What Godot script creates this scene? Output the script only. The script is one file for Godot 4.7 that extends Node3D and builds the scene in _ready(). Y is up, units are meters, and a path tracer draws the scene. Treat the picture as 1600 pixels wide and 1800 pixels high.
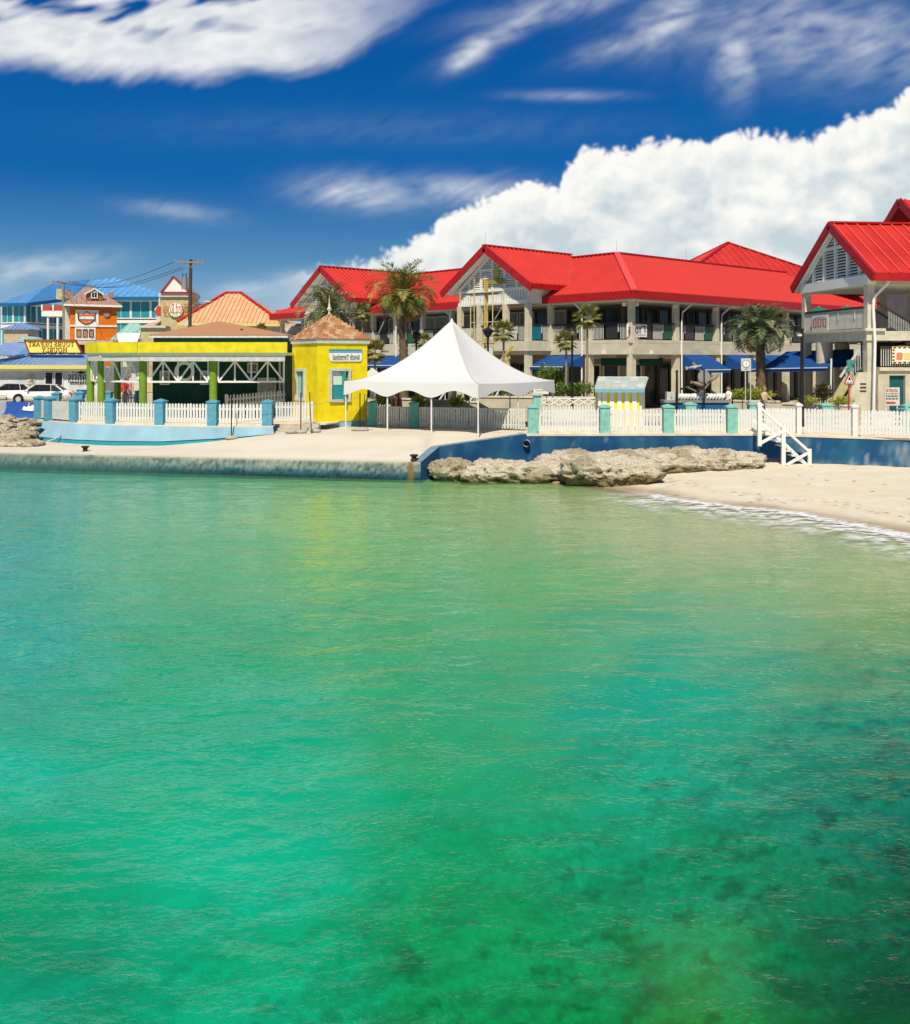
extends Node3D
# A harbour front in the tropics. Units are metres, y is up, the water lies at y = 0 and the camera looks along -z.

const F := 1700.0
const EYE := 4.65
const HZ := 632.0
const UP := Vector3.UP
var M := {}
var TX := {}
var boxes := {}
var cyls := {}
var used := {}
var rng := RandomNumberGenerator.new()
var FONT_SERIF: SystemFont
var FONT_SANS: SystemFont

# ---------------------------------------------------------------- places
func X(px: float, d: float) -> float: return (px - 800.0) / F * d
func at(px: float, py: float, d: float) -> Vector3: return Vector3(X(px, d), EYE - (py - HZ) / F * d, -d)
func gp(px: float, py: float, h: float) -> Vector3:
	var d := F * (EYE - h) / (py - HZ)
	return Vector3(X(px, d), h, -d)
func V(x: float, y: float, z: float) -> Vector3: return Vector3(x, y, z)

# ---------------------------------------------------------------- nodes
func numbered(nm: String) -> String:
	var n: int = used.get(nm, 0)
	used[nm] = n + 1
	return nm if n == 0 else "%s_%03d" % [nm, n]

func tag(o: Node3D, label: String, cat: String, group := "", kind := "") -> Node3D:
	if label: o.set_meta("label", label)
	if cat: o.set_meta("category", cat)
	if group: o.set_meta("group", group)
	if kind: o.set_meta("kind", kind)
	return o

func thing(nm: String, label: String, cat: String, pos := Vector3.ZERO, yaw := 0.0, group := "") -> Node3D:
	var o := Node3D.new()
	o.name = numbered(nm)
	add_child(o)
	o.position = pos
	o.rotation.y = yaw
	return tag(o, label, cat, group)

func put(parent: Node, nm: String, mesh: Mesh, mat: Material, xf := Transform3D()) -> MeshInstance3D:
	var o := MeshInstance3D.new()
	o.name = nm if parent != self else numbered(nm)
	o.mesh = mesh
	o.material_override = mat
	o.transform = xf
	parent.add_child(o, true)
	return o

func stuff(o: Node3D) -> Node3D:
	o.set_meta("kind", "stuff")
	return o

func struct(o: Node3D) -> Node3D:
	o.set_meta("kind", "structure")
	return o

# ---------------------------------------------------------------- shapes
func bm(s: Vector3) -> BoxMesh:
	var k := "%.3f_%.3f_%.3f" % [s.x, s.y, s.z]
	if not boxes.has(k):
		var b := BoxMesh.new()
		b.size = s
		boxes[k] = b
	return boxes[k]

func box(parent: Node, nm: String, c: Vector3, s: Vector3, mat: Material, b := Basis()) -> MeshInstance3D:
	return put(parent, nm, bm(s), mat, Transform3D(b, c))

# a box between two corners
func blk(parent: Node, nm: String, a: Vector3, b: Vector3, mat: Material) -> MeshInstance3D:
	return box(parent, nm, (a + b) / 2.0, (b - a).abs(), mat)

func aim(a: Vector3, b: Vector3, up := UP) -> Basis:
	var x := (b - a).normalized()
	if absf(x.dot(up)) > 0.99: up = Vector3.FORWARD
	var z := x.cross(up).normalized()
	return Basis(x, z.cross(x).normalized(), z)

# a straight bar from a to b: h along up, w across
func beam(parent: Node, nm: String, a: Vector3, b: Vector3, w: float, h: float, mat: Material, up := UP) -> MeshInstance3D:
	return put(parent, nm, bm(Vector3(snappedf(a.distance_to(b), 0.01), h, w)), mat, Transform3D(aim(a, b, up), (a + b) / 2.0))

func cyl(parent: Node, nm: String, a: Vector3, b: Vector3, r0: float, r1: float, mat: Material, sides := 12) -> MeshInstance3D:
	var L := snappedf(a.distance_to(b), 0.01)
	var k := "%.2f_%.3f_%.3f_%d" % [L, r0, r1, sides]
	if not cyls.has(k):
		var c := CylinderMesh.new()
		c.height = L; c.bottom_radius = r0; c.top_radius = r1; c.radial_segments = sides; c.rings = 1
		cyls[k] = c
	var y := (b - a).normalized()
	var ref := Vector3.RIGHT if absf(y.x) < 0.9 else Vector3.FORWARD
	var x := ref.cross(y).normalized()
	return put(parent, nm, cyls[k], mat, Transform3D(Basis(x, y, x.cross(y)), (a + b) / 2.0))

func ball(parent: Node, nm: String, c: Vector3, r: Vector3, mat: Material, seg := 14, b := Basis()) -> MeshInstance3D:
	var s := SphereMesh.new()
	s.radius = 1.0; s.height = 2.0; s.radial_segments = seg; s.rings = seg / 2
	var t := SurfaceTool.new()
	t.append_from(s, 0, Transform3D(Basis.from_scale(r), Vector3.ZERO))
	t.generate_normals()
	return put(parent, nm, t.commit(), mat, Transform3D(b, c))

func st() -> SurfaceTool:
	var s := SurfaceTool.new()
	s.begin(Mesh.PRIMITIVE_TRIANGLES)
	s.set_smooth_group(-1)
	return s

func tri(s: SurfaceTool, a: Vector3, b: Vector3, c: Vector3) -> void:
	s.add_vertex(a); s.add_vertex(b); s.add_vertex(c)

func quad(s: SurfaceTool, a: Vector3, b: Vector3, c: Vector3, d: Vector3) -> void:
	tri(s, a, b, c); tri(s, a, c, d)

func done(s: SurfaceTool) -> ArrayMesh:
	s.generate_normals()
	return s.commit()

func add_bar(s: SurfaceTool, a: Vector3, b: Vector3, w: float, h: float, up := UP) -> void:
	var q := aim(a, b, up)
	var y := q.y * h / 2.0
	var z := q.z * w / 2.0
	var c := [a - y - z, a + y - z, a + y + z, a - y + z, b - y - z, b + y - z, b + y + z, b - y + z]
	for f in [[0, 1, 2, 3], [7, 6, 5, 4], [0, 4, 5, 1], [3, 2, 6, 7], [1, 5, 6, 2], [0, 3, 7, 4]]:
		quad(s, c[f[0]], c[f[1]], c[f[2]], c[f[3]])

func plane_axes(p: Array) -> Array:
	var n := Vector3.ZERO
	for i in p.size(): n += (p[i] as Vector3).cross(p[(i + 1) % p.size()])
	n = n.normalized()
	var e: Vector3 = UP.cross(n)
	e = e.normalized() if e.length() > 0.01 else Vector3.RIGHT
	return [n, e, n.cross(e).normalized()]   # normal, level direction, direction up the slope

# a flat polygon with thickness t laid under it
func add_slab(s: SurfaceTool, p: Array, t: float) -> void:
	var ax := plane_axes(p)
	var n: Vector3 = ax[0]
	if n.y < -0.001: n = -n
	var flat := PackedVector2Array()
	for q in p: flat.append(Vector2((q - p[0]).dot(ax[1]), (q - p[0]).dot(ax[2])))
	var idx := Geometry2D.triangulate_polygon(flat)
	for i in range(0, idx.size(), 3):
		tri(s, p[idx[i]], p[idx[i + 1]], p[idx[i + 2]])
		tri(s, p[idx[i]] - n * t, p[idx[i + 2]] - n * t, p[idx[i + 1]] - n * t)
	for i in p.size():
		var a: Vector3 = p[i]
		var b: Vector3 = p[(i + 1) % p.size()]
		quad(s, a, b, b - n * t, a - n * t)

func slab(parent: Node, nm: String, p: Array, t: float, mat: Material) -> MeshInstance3D:
	var s := st()
	add_slab(s, p, t)
	return put(parent, nm, done(s), mat)

# where the line through c along dir runs inside the flat polygon p
func inside(p: Array, c: Vector3, dir: Vector3, cross: Vector3) -> Array:
	var hits := []
	for i in p.size():
		var a: Vector3 = p[i] - c
		var b: Vector3 = p[(i + 1) % p.size()] - c
		var da := a.dot(cross)
		var db := b.dot(cross)
		if (da < 0.0) != (db < 0.0):
			hits.append((a + (b - a) * (da / (da - db))).dot(dir))
	hits.sort()
	return hits

# a metal roof slope: the sheet, and its standing seams as children
func roof_slope(parent: Node, p: Array, mat: Material, seam: Material, gap: float, nm := "roof", w := 0.065, h := 0.075) -> MeshInstance3D:
	var o := slab(parent, nm, p, 0.12, mat)
	var ax := plane_axes(p)
	var n: Vector3 = ax[0] if ax[0].y > 0 else -ax[0]
	var lo := 1e9
	var hi := -1e9
	for q in p:
		lo = minf(lo, (q - p[0]).dot(ax[1])); hi = maxf(hi, (q - p[0]).dot(ax[1]))
	var k := lo + gap * 0.5
	while k < hi:
		var c: Vector3 = p[0] + ax[1] * k
		var g := inside(p, c, ax[2], ax[1])
		if g.size() >= 2 and g[1] - g[0] > 0.25:
			beam(o, "seam", c + ax[2] * g[0] + n * h * 0.5, c + ax[2] * g[1] + n * h * 0.5, w, h, seam, n)
		k += gap
	return o

# level slats that fill a flat upright polygon
func louvres(parent: Node, p: Array, gap: float, mat: Material, tilt: Vector3, depth := 0.1, thick := 0.035) -> void:
	var ax := plane_axes(p)
	var lo := 1e9
	var hi := -1e9
	for q in p:
		lo = minf(lo, (q - p[0]).dot(ax[2])); hi = maxf(hi, (q - p[0]).dot(ax[2]))
	var k := lo + gap * 0.6
	while k < hi - gap * 0.3:
		var c: Vector3 = p[0] + ax[2] * k
		var g := inside(p, c, ax[1], ax[2])
		if g.size() >= 2 and g[1] - g[0] > 0.12:
			beam(parent, "louvre_slat", c + ax[1] * g[0], c + ax[1] * g[1], depth, thick, mat, (UP + tilt * 0.9).normalized())
		k += gap

func tube(parent: Node, nm: String, pts: Array, r: float, mat: Material, sides := 8, r1 := -1.0) -> MeshInstance3D:
	var s := st()
	s.set_smooth_group(0)
	add_tube(s, pts, r, sides, r1)
	s.index()
	return put(parent, nm, done(s), mat)

func add_tube(s: SurfaceTool, pts: Array, r: float, sides := 8, r1 := -1.0) -> void:
	if r1 < 0: r1 = r
	var rings := []
	var ref := Vector3.UP
	for i in pts.size():
		var t: Vector3 = (pts[mini(i + 1, pts.size() - 1)] - pts[maxi(i - 1, 0)]).normalized()
		if absf(t.dot(ref)) > 0.95: ref = Vector3.RIGHT if absf(t.x) < 0.8 else Vector3.FORWARD
		var x := t.cross(ref).normalized()
		var y := x.cross(t)
		var rr := lerpf(r, r1, float(i) / maxi(pts.size() - 1, 1))
		var ring := []
		for k in sides: ring.append(pts[i] + (x * cos(TAU * k / sides) + y * sin(TAU * k / sides)) * rr)
		rings.append(ring)
	for i in rings.size() - 1:
		for k in sides:
			var l := (k + 1) % sides
			quad(s, rings[i][k], rings[i][l], rings[i + 1][l], rings[i + 1][k])

func lathe(parent: Node, nm: String, prof: Array, pos: Vector3, mat: Material, sides := 16) -> MeshInstance3D:
	var s := st()
	s.set_smooth_group(0)
	for i in prof.size() - 1:
		for k in sides:
			var a := TAU * k / sides
			var b := TAU * (k + 1) / sides
			var p: Vector2 = prof[i]
			var q: Vector2 = prof[i + 1]
			quad(s, V(p.x * cos(a), p.y, p.x * sin(a)), V(p.x * cos(b), p.y, p.x * sin(b)), V(q.x * cos(b), q.y, q.x * sin(b)), V(q.x * cos(a), q.y, q.x * sin(a)))
	s.index()
	return put(parent, nm, done(s), mat, Transform3D(Basis(), pos))

# a flat outline in the x-y plane, thickness t towards -z
func outline(parent: Node, nm: String, pts: Array, t: float, mat: Material, xf := Transform3D()) -> MeshInstance3D:
	var s := st()
	var flat := PackedVector2Array(pts)
	var idx := Geometry2D.triangulate_polygon(flat)
	for i in range(0, idx.size(), 3):
		var a := flat[idx[i]]; var b := flat[idx[i + 1]]; var c := flat[idx[i + 2]]
		tri(s, V(a.x, a.y, 0), V(b.x, b.y, 0), V(c.x, c.y, 0))
		tri(s, V(a.x, a.y, -t), V(c.x, c.y, -t), V(b.x, b.y, -t))
	for i in flat.size():
		var a := flat[i]; var b := flat[(i + 1) % flat.size()]
		quad(s, V(a.x, a.y, 0), V(b.x, b.y, 0), V(b.x, b.y, -t), V(a.x, a.y, -t))
	return put(parent, nm, done(s), mat, xf)

func ring_pts(r: float, n: int, a0 := 0.0, a1 := TAU, sy := 1.0) -> Array:
	var o := []
	for i in n: o.append(Vector2(cos(lerpf(a0, a1, float(i) / n)) * r, sin(lerpf(a0, a1, float(i) / n)) * r * sy))
	return o

# lettering as the photograph shows it: the picture is a mirror image, so one looks at the back of the letters
func letters(parent: Node, text: String, height: float, width: float, mat: Material, xf: Transform3D, serif := true, mirrored := true) -> void:
	var t := TextMesh.new()
	t.text = text
	t.font = FONT_SERIF if serif else FONT_SANS
	t.font_size = 48
	t.pixel_size = height / 34.0
	t.depth = 0.03
	t.curve_step = 2.0
	var s := SurfaceTool.new()
	var w := t.get_aabb().size.x
	s.append_from(t, 0, Transform3D(Basis.from_scale(V(width / maxf(w, 0.001), 1, 1)), Vector3.ZERO))
	put(parent, "lettering", s.commit(), mat, xf * Transform3D(Basis(UP, PI if mirrored else 0.0), Vector3.ZERO))

# ---------------------------------------------------------------- materials
func lin(r: float, g: float, b: float) -> Color: return Color(r, g, b).linear_to_srgb()

func grain(size: int, freq: float, lo: float, hi: float, oct := 4, sd := 1, gamma := 1.0, type := FastNoiseLite.TYPE_SIMPLEX_SMOOTH) -> ImageTexture:
	var n := FastNoiseLite.new()
	n.noise_type = type
	n.frequency = freq
	n.fractal_octaves = oct
	n.seed = sd
	var im := n.get_seamless_image(size, size)
	im.convert(Image.FORMAT_L8)
	var d := im.get_data()
	var lut := PackedByteArray()
	for i in 256: lut.append(int(clampf(lerpf(lo, hi, pow(i / 255.0, gamma)), 0, 1) * 255.0))
	for i in d.size(): d[i] = lut[d[i]]
	return ImageTexture.create_from_image(Image.create_from_data(size, size, false, Image.FORMAT_L8, d))

func mt(nm: String, r: float, g: float, b: float, rough := 0.8, tex := "", sc := 0.5, bump := "", bs := 0.0) -> StandardMaterial3D:
	var m := StandardMaterial3D.new()
	m.resource_name = nm
	m.albedo_color = lin(r, g, b)
	m.roughness = rough
	m.metallic_specular = 0.4
	if tex: m.albedo_texture = TX[tex]
	if bump:
		m.heightmap_enabled = true
		m.heightmap_texture = TX[bump]
		m.heightmap_scale = bs
	if tex or bump:
		m.uv1_triplanar = true
		m.uv1_world_triplanar = true
		m.uv1_scale = Vector3.ONE * sc
	M[nm] = m
	return m

func make_materials() -> void:
	TX.grime = grain(512, 0.012, 0.84, 1.0, 5, 3)
	TX.fade = grain(512, 0.008, 0.76, 1.0, 6, 44)
	TX.fine = grain(512, 0.06, 0.8, 1.0, 4, 5)
	TX.rough = grain(512, 0.02, 0.0, 1.0, 6, 9)
	TX.sand = grain(512, 0.05, 0.0, 1.0, 5, 11)
	TX.pits = grain(512, 0.03, 0.0, 1.0, 4, 21, 1.0, FastNoiseLite.TYPE_CELLULAR)
	mt("red", 0.71, 0.042, 0.026, 0.42, "fade", 0.1)
	mt("red_trim", 0.47, 0.012, 0.015, 0.45, "grime", 0.2)
	mt("red_seam", 0.74, 0.085, 0.065, 0.4)
	mt("cream", 0.72, 0.68, 0.52, 0.85, "grime", 0.21)
	mt("beige", 0.66, 0.6, 0.45, 0.85, "grime", 0.17)
	mt("white", 0.78, 0.79, 0.74, 0.7)
	mt("picket", 0.7, 0.71, 0.68, 0.7)
	mt("off_white", 0.66, 0.68, 0.62, 0.75, "grime", 0.4)
	mt("soffit", 0.66, 0.64, 0.55, 0.9)
	mt("glass_dark", 0.012, 0.014, 0.016, 0.12)
	mt("shutter_grey", 0.3, 0.31, 0.3, 0.6, "grime", 0.3)
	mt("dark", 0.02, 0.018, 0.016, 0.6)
	mt("brown_rail", 0.045, 0.025, 0.02, 0.6)
	mt("awning", 0.005, 0.085, 0.33, 0.75, "fine", 0.5)
	mt("yellow", 0.92, 0.75, 0.004, 0.8, "grime", 0.3, "sand", 1.0)
	mt("yellow_band", 0.88, 0.74, 0.012, 0.7, "grime", 0.25)
	mt("green_column", 0.2, 0.36, 0.03, 0.7, "grime", 0.4)
	mt("green_wall", 0.005, 0.065, 0.045, 0.8, "grime", 0.3)
	mt("base_blue", 0.3, 0.52, 0.64, 0.85, "grime", 0.12)
	mt("base_teal", 0.02, 0.3, 0.38, 0.8, "grime", 0.3)
	mt("post_teal", 0.12, 0.4, 0.55, 0.8, "grime", 0.5)
	mt("post_aqua", 0.27, 0.62, 0.52, 0.8, "grime", 0.5)
	mt("aqua_shade", 0.12, 0.42, 0.36, 0.8, "grime", 0.5)  # darker copy of the aqua post colour, the tent's shade mixed in
	mt("shingle", 0.54, 0.27, 0.12, 0.9, "fine", 0.8)
	mt("shingle_pale", 0.64, 0.42, 0.25, 0.9, "fine", 0.8)
	mt("shingle_rust", 0.46, 0.19, 0.07, 0.9, "fine", 0.8)
	mt("tile_brown", 0.56, 0.28, 0.14, 0.85, "fine", 0.5)
	mt("terrace", 0.8, 0.72, 0.57, 0.9, "grime", 0.2)
	mt("step", 0.6, 0.55, 0.45, 0.9, "grime", 0.5)
	mt("canvas", 0.69, 0.7, 0.69, 0.6)
	M.canvas.backlight_enabled = true
	M.canvas.backlight = Color(0.25, 0.25, 0.24)
	mt("pole_white", 0.75, 0.76, 0.74, 0.4)
	mt("steel", 0.4, 0.4, 0.38, 0.45)
	M.steel.metallic = 0.6
	mt("iron", 0.05, 0.022, 0.014, 0.8, "fine", 2.0)
	mt("black", 0.015, 0.016, 0.018, 0.5)
	mt("scaffold", 0.62, 0.47, 0.1, 0.5)
	mt("tyre", 0.015, 0.015, 0.015, 0.9)
	mt("car_white", 0.82, 0.82, 0.8, 0.2)
	M.car_white.clearcoat_enabled = true
	mt("rim", 0.45, 0.45, 0.46, 0.35)
	mt("lamp_glass", 0.7, 0.68, 0.6, 0.3)
	mt("tail_red", 0.5, 0.02, 0.02, 0.3)
	mt("blue_roof", 0.16, 0.46, 0.82, 0.4, "grime", 0.1)
	mt("blue_roof_pale", 0.24, 0.37, 0.64, 0.45, "grime", 0.15)
	mt("blue_seam", 0.16, 0.36, 0.68, 0.4)
	mt("blue_dark", 0.01, 0.12, 0.3, 0.5)
	mt("teal_glass", 0.03, 0.27, 0.33, 0.12)
	mt("teal_glass_deep", 0.015, 0.16, 0.24, 0.12)
	mt("orange", 0.78, 0.2, 0.008, 0.8, "grime", 0.2)
	mt("orange_logo", 0.7, 0.22, 0.08, 0.7)
	mt("pink_roof", 0.42, 0.27, 0.22, 0.8, "grime", 0.3)
	mt("peach_roof", 0.82, 0.5, 0.27, 0.5, "grime", 0.12)
	mt("peach_seam", 0.68, 0.38, 0.17, 0.5)
	mt("tower_cream", 0.6, 0.53, 0.3, 0.85, "grime", 0.3)
	mt("sign_yellow", 0.92, 0.8, 0.17, 0.6)
	mt("trim_yellow", 0.66, 0.6, 0.22, 0.7)
	mt("letter_red", 0.3, 0.06, 0.01, 0.6)
	mt("letter_dark", 0.03, 0.05, 0.05, 0.6)
	mt("letter_orange", 0.5, 0.12, 0.02, 0.6)
	mt("mint", 0.4, 0.7, 0.62, 0.6, "grime", 0.2)
	mt("tarp_blue", 0.01, 0.09, 0.42, 0.45, "grime", 0.3)
	mt("tarp_mid", 0.02, 0.15, 0.5, 0.45)
	mt("wood_pole", 0.1, 0.075, 0.05, 0.9, "fine", 1.5)
	mt("wood_pale", 0.33, 0.29, 0.22, 0.9, "fine", 1.5)
	mt("stripe_yellow", 0.85, 0.76, 0.04, 0.7)
	mt("shed_roof", 0.5, 0.6, 0.54, 0.8, "fine", 0.8)
	mt("shed_blue", 0.16, 0.42, 0.55, 0.7)
	mt("door_teal", 0.006, 0.1, 0.1, 0.6)
	mt("sign_red", 0.35, 0.05, 0.03, 0.6)
	mt("sign_green", 0.05, 0.3, 0.25, 0.6)
	mt("bronze", 0.25, 0.22, 0.15, 0.45)
	mt("bronze_pale", 0.42, 0.4, 0.33, 0.5)
	mt("clay", 0.55, 0.5, 0.4, 0.9)
	mt("red_paint", 0.5, 0.06, 0.03, 0.6)
	mt("skin", 0.35, 0.19, 0.12, 0.7)
	mt("asphalt", 0.24, 0.23, 0.21, 0.95, "grime", 0.1)
	mt("ground", 0.6, 0.54, 0.43, 0.95, "grime", 0.1)
	mt("concrete", 0.5, 0.47, 0.38, 0.9, "grime", 0.3)
	mt("umbrella_green", 0.01, 0.16, 0.09, 0.8)
	for k in [["vc", 0.85, "grime", 0.25, "rough", 0.8], ["vc_rock", 0.95, "rough_tone", 0.9, "rough", 4.0], ["vc_sand", 0.95, "fine", 0.9, "sand", 1.2], ["vc_plain", 0.8, "", 1.0, "", 0.0], ["leaf", 0.55, "", 1.0, "", 0.0]]:
		if k[2] == "rough_tone": TX.rough_tone = grain(512, 0.03, 0.6, 1.0, 6, 33)
		var m := mt(k[0], 1, 1, 1, k[1], k[2], k[3], k[4], k[5])
		m.vertex_color_use_as_albedo = true
	M.leaf.backlight_enabled = true
	M.leaf.backlight = Color(0.35, 0.42, 0.12)

# ---------------------------------------------------------------- the sky: air and clouds for every direction
var n_cloud := FastNoiseLite.new()
var n_puff := FastNoiseLite.new()
var n_wisp := FastNoiseLite.new()
var n_warp := FastNoiseLite.new()

func sm(a: float, b: float, x: float) -> float: return smoothstep(a, b, x)

func along(tab: Array, x: float) -> float:
	for i in tab.size() - 1:
		if x < tab[i + 1].x:
			var t := clampf((x - tab[i].x) / (tab[i + 1].x - tab[i].x), 0, 1)
			return lerpf(tab[i].y, tab[i + 1].y, t)
	return tab[-1].y

func blob(p: float, q: float, cx: float, cy: float, rx: float, ry: float, slant := 0.0) -> float:
	var y := (q - cy - (p - cx) * slant) / ry
	var x := (p - cx) / rx
	return exp(-(x * x + y * y))

var bank := [Vector2(-2500, 560), Vector2(300, 540), Vector2(480, 492), Vector2(560, 474), Vector2(640, 460), Vector2(700, 436), Vector2(765, 398), Vector2(800, 372), Vector2(860, 342), Vector2(900, 328), Vector2(925, 314), Vector2(985, 322), Vector2(992, 296), Vector2(1010, 274), Vector2(1060, 256), Vector2(1110, 260), Vector2(1170, 244), Vector2(1250, 246), Vector2(1325, 230), Vector2(1400, 240), Vector2(1450, 240), Vector2(1490, 204), Vector2(1540, 194), Vector2(1570, 180), Vector2(1600, 160), Vector2(1800, 90), Vector2(2100, 130), Vector2(2600, 300), Vector2(3400, 420), Vector2(5000, 540)]
var veil := [Vector2(-3000, 100), Vector2(-600, 160), Vector2(0, 118), Vector2(100, 126), Vector2(200, 138), Vector2(330, 144), Vector2(420, 132), Vector2(520, 128), Vector2(600, 112), Vector2(680, 60), Vector2(780, 0), Vector2(900, -90), Vector2(2000, -400)]
var air := [Vector2(0.0, 0.0)]

func sky_at(d: Vector3) -> Color:
	var el := asin(clampf(d.y, -1, 1))
	var e := maxf(rad_to_deg(el), 0.0)
	# clear air: pale by the horizon, deep blue from ten degrees up
	var a := Color(0.3, 0.44, 0.58)
	a = a.lerp(Color(0.1, 0.27, 0.46), sm(0.0, 6.5, e))
	a = a.lerp(Color(0.006, 0.115, 0.36), sm(3.5, 11.0, e))
	a = a.lerp(Color(0.001, 0.078, 0.3), sm(10.0, 20.0, e))
	a = a.lerp(Color(0.003, 0.06, 0.24), sm(24.0, 60.0, e))
	# a place on the picture plane in front, a bent continuation of it behind
	var az := atan2(d.x, -d.z)
	var fr := absf(az) < 1.2
	var p := 800.0 + F * tan(clampf(az, -1.2, 1.2)) + (0.0 if fr else (absf(az) - 1.2) * signf(az) * 2600.0)
	var q := HZ - F * tan(minf(el, 1.35)) / (cos(clampf(az, -1.2, 1.2)))
	# streaked high cloud, drawn out along slanting lines that wander
	var wx := 26.0 * n_warp.get_noise_2d(p * 0.003, q * 0.004)
	var s := (p * 0.94 - q * 0.34 + wx) * 0.01
	var t := (q * 0.94 + p * 0.34 + wx) * 0.01
	var w := n_wisp.get_noise_2d(s * 0.8, t * 3.4)
	var w2 := n_wisp.get_noise_2d(s * 2.6 + 40.0, t * 8.0)
	var soft := n_cloud.get_noise_2d(p * 0.012 + 5.0, q * 0.02)
	var cirrus := 0.0
	cirrus = maxf(cirrus, 0.85 * blob(p, q, 832, 88, 40, 22, -0.55))
	cirrus = maxf(cirrus, 0.5 * blob(p, q, 900, 48, 90, 20, -0.5))
	cirrus = maxf(cirrus, 0.4 * blob(p, q, 1000, 5, 150, 24, -0.2))
	cirrus = maxf(cirrus, 0.62 * blob(p, q, 1175, 35, 60, 45, -0.4))
	cirrus = maxf(cirrus, 0.35 * blob(p, q, 1110, 75, 90, 22, -0.3))
	cirrus = maxf(cirrus, 0.55 * blob(p, q, 1292, 100, 38, 62, 0.0))
	cirrus = maxf(cirrus, 0.42 * blob(p, q, 1450, 60, 260, 75, 0.1))
	cirrus = maxf(cirrus, 0.28 * blob(p, q, 1000, 168, 90, 9, 0.0))
	cirrus = maxf(cirrus, 0.05 * blob(p, q, 700, 225, 400, 30, 0.0))
	cirrus = maxf(cirrus, 0.6 * blob(p, q, 640, 338, 100, 28, 0.05))
	cirrus = maxf(cirrus, 0.5 * blob(p, q, 800, 335, 130, 26, 0.0))
	cirrus = maxf(cirrus, 0.3 * blob(p, q, 310, 372, 80, 14, 0.1))
	cirrus = maxf(cirrus, 0.5 * blob(p, q, 70, 470, 110, 20, -0.12))
	cirrus = maxf(cirrus, 0.3 * blob(p, q, 10, 480, 40, 30, 0.0))
	cirrus = maxf(cirrus, 0.45 * blob(p, q, 425, 512, 46, 16, -0.1))
	cirrus = maxf(cirrus, 0.6 * blob(p, q, 590, 482, 90, 13, -0.08))
	# the same sort of thin cloud where the camera does not look
	var out := maxf(sm(0.5, 0.75, absf(az)), sm(21.0, 30.0, e))
	cirrus = maxf(cirrus, out * 0.45 * sm(0.3, 0.75, n_cloud.get_noise_3d(d.x * 3.5 + 9.0, d.y * 8.0, d.z * 3.5)))
	var c := clampf(cirrus * (0.78 + 0.55 * w + 0.2 * w2 + 0.35 * soft), 0.0, 1.0)
	# the wide sheet at the upper left, soft below and torn above
	var vb := along(veil, p) + 7.0 * n_warp.get_noise_2d(p * 0.009, 3.0) + 9.0 * w + 4.0 * w2
	var up := vb - q
	var v := sm(-16.0, 34.0, up) * sm(520.0, 120.0, up)
	var hole := sm(-0.15, 0.75, n_warp.get_noise_2d(p * 0.005 + 3.0, q * 0.015) + 0.6 * w) * sm(35.0, 120.0, up)
	v *= clampf(1.0 - 1.15 * hole, 0, 1) * (1.0 - sm(470.0, 800.0, p) * 0.85) * (0.92 + (0.12 * w + 0.04 * w2) * sm(10.0, 60.0, up) + 0.15 * soft)
	c = maxf(c, clampf(v * 0.96, 0, 1) * (1.0 if fr else 0.0))
	var col := a.lerp(Color(0.78, 0.8, 0.8), clampf(c, 0, 1))
	# heaped cloud on the right
	var h1 := puff(p * 0.011, q * 0.011)
	var h2 := puff(p * 0.034 + 7.0, q * 0.034)
	var h3 := n_cloud.get_noise_2d(p * 0.11, q * 0.11)
	var edge := q - along(bank, p) - 8.0 * h1 - 5.5 * h2 - 4.0 * h3
	var body := sm(-6.0, 9.0, edge) * (1.0 if fr or absf(p) < 5000.0 else 0.0)
	body *= sm(400.0, 640.0, p) * (0.6 + 0.4 * sm(540.0, 780.0, p))
	# lit from the upper left: compare each heap with its neighbour towards the sun
	var r1 := h1 - puff((p - 14.0) * 0.011, (q - 22.0) * 0.011)
	var r2 := h2 - puff((p - 6.0) * 0.034 + 7.0, (q - 9.0) * 0.034)
	var deep := sm(0.0, 110.0, edge)
	var broad := n_cloud.get_noise_2d(p * 0.0055 + 31.0, q * 0.009)
	var shade := clampf(deep * (0.55 + 1.15 * broad + 0.25 * n_cloud.get_noise_2d(p * 0.016, q * 0.022)) + (0.16 * r1 + 0.06 * r2) * sm(0.0, 30.0, edge) * sm(200.0, 60.0, edge), 0, 1)
	var cu := Color(0.87, 0.865, 0.82).lerp(Color(0.5, 0.58, 0.63), shade)
	cu = cu.lerp(Color(0.62, 0.69, 0.72), 0.3 * sm(430.0, 560.0, q))
	return col.lerp(cu, body)

func puff(x: float, y: float) -> float:
	return 1.0 - 2.4 * absf(n_puff.get_noise_2d(x * 1.3, y * 1.3))

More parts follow.
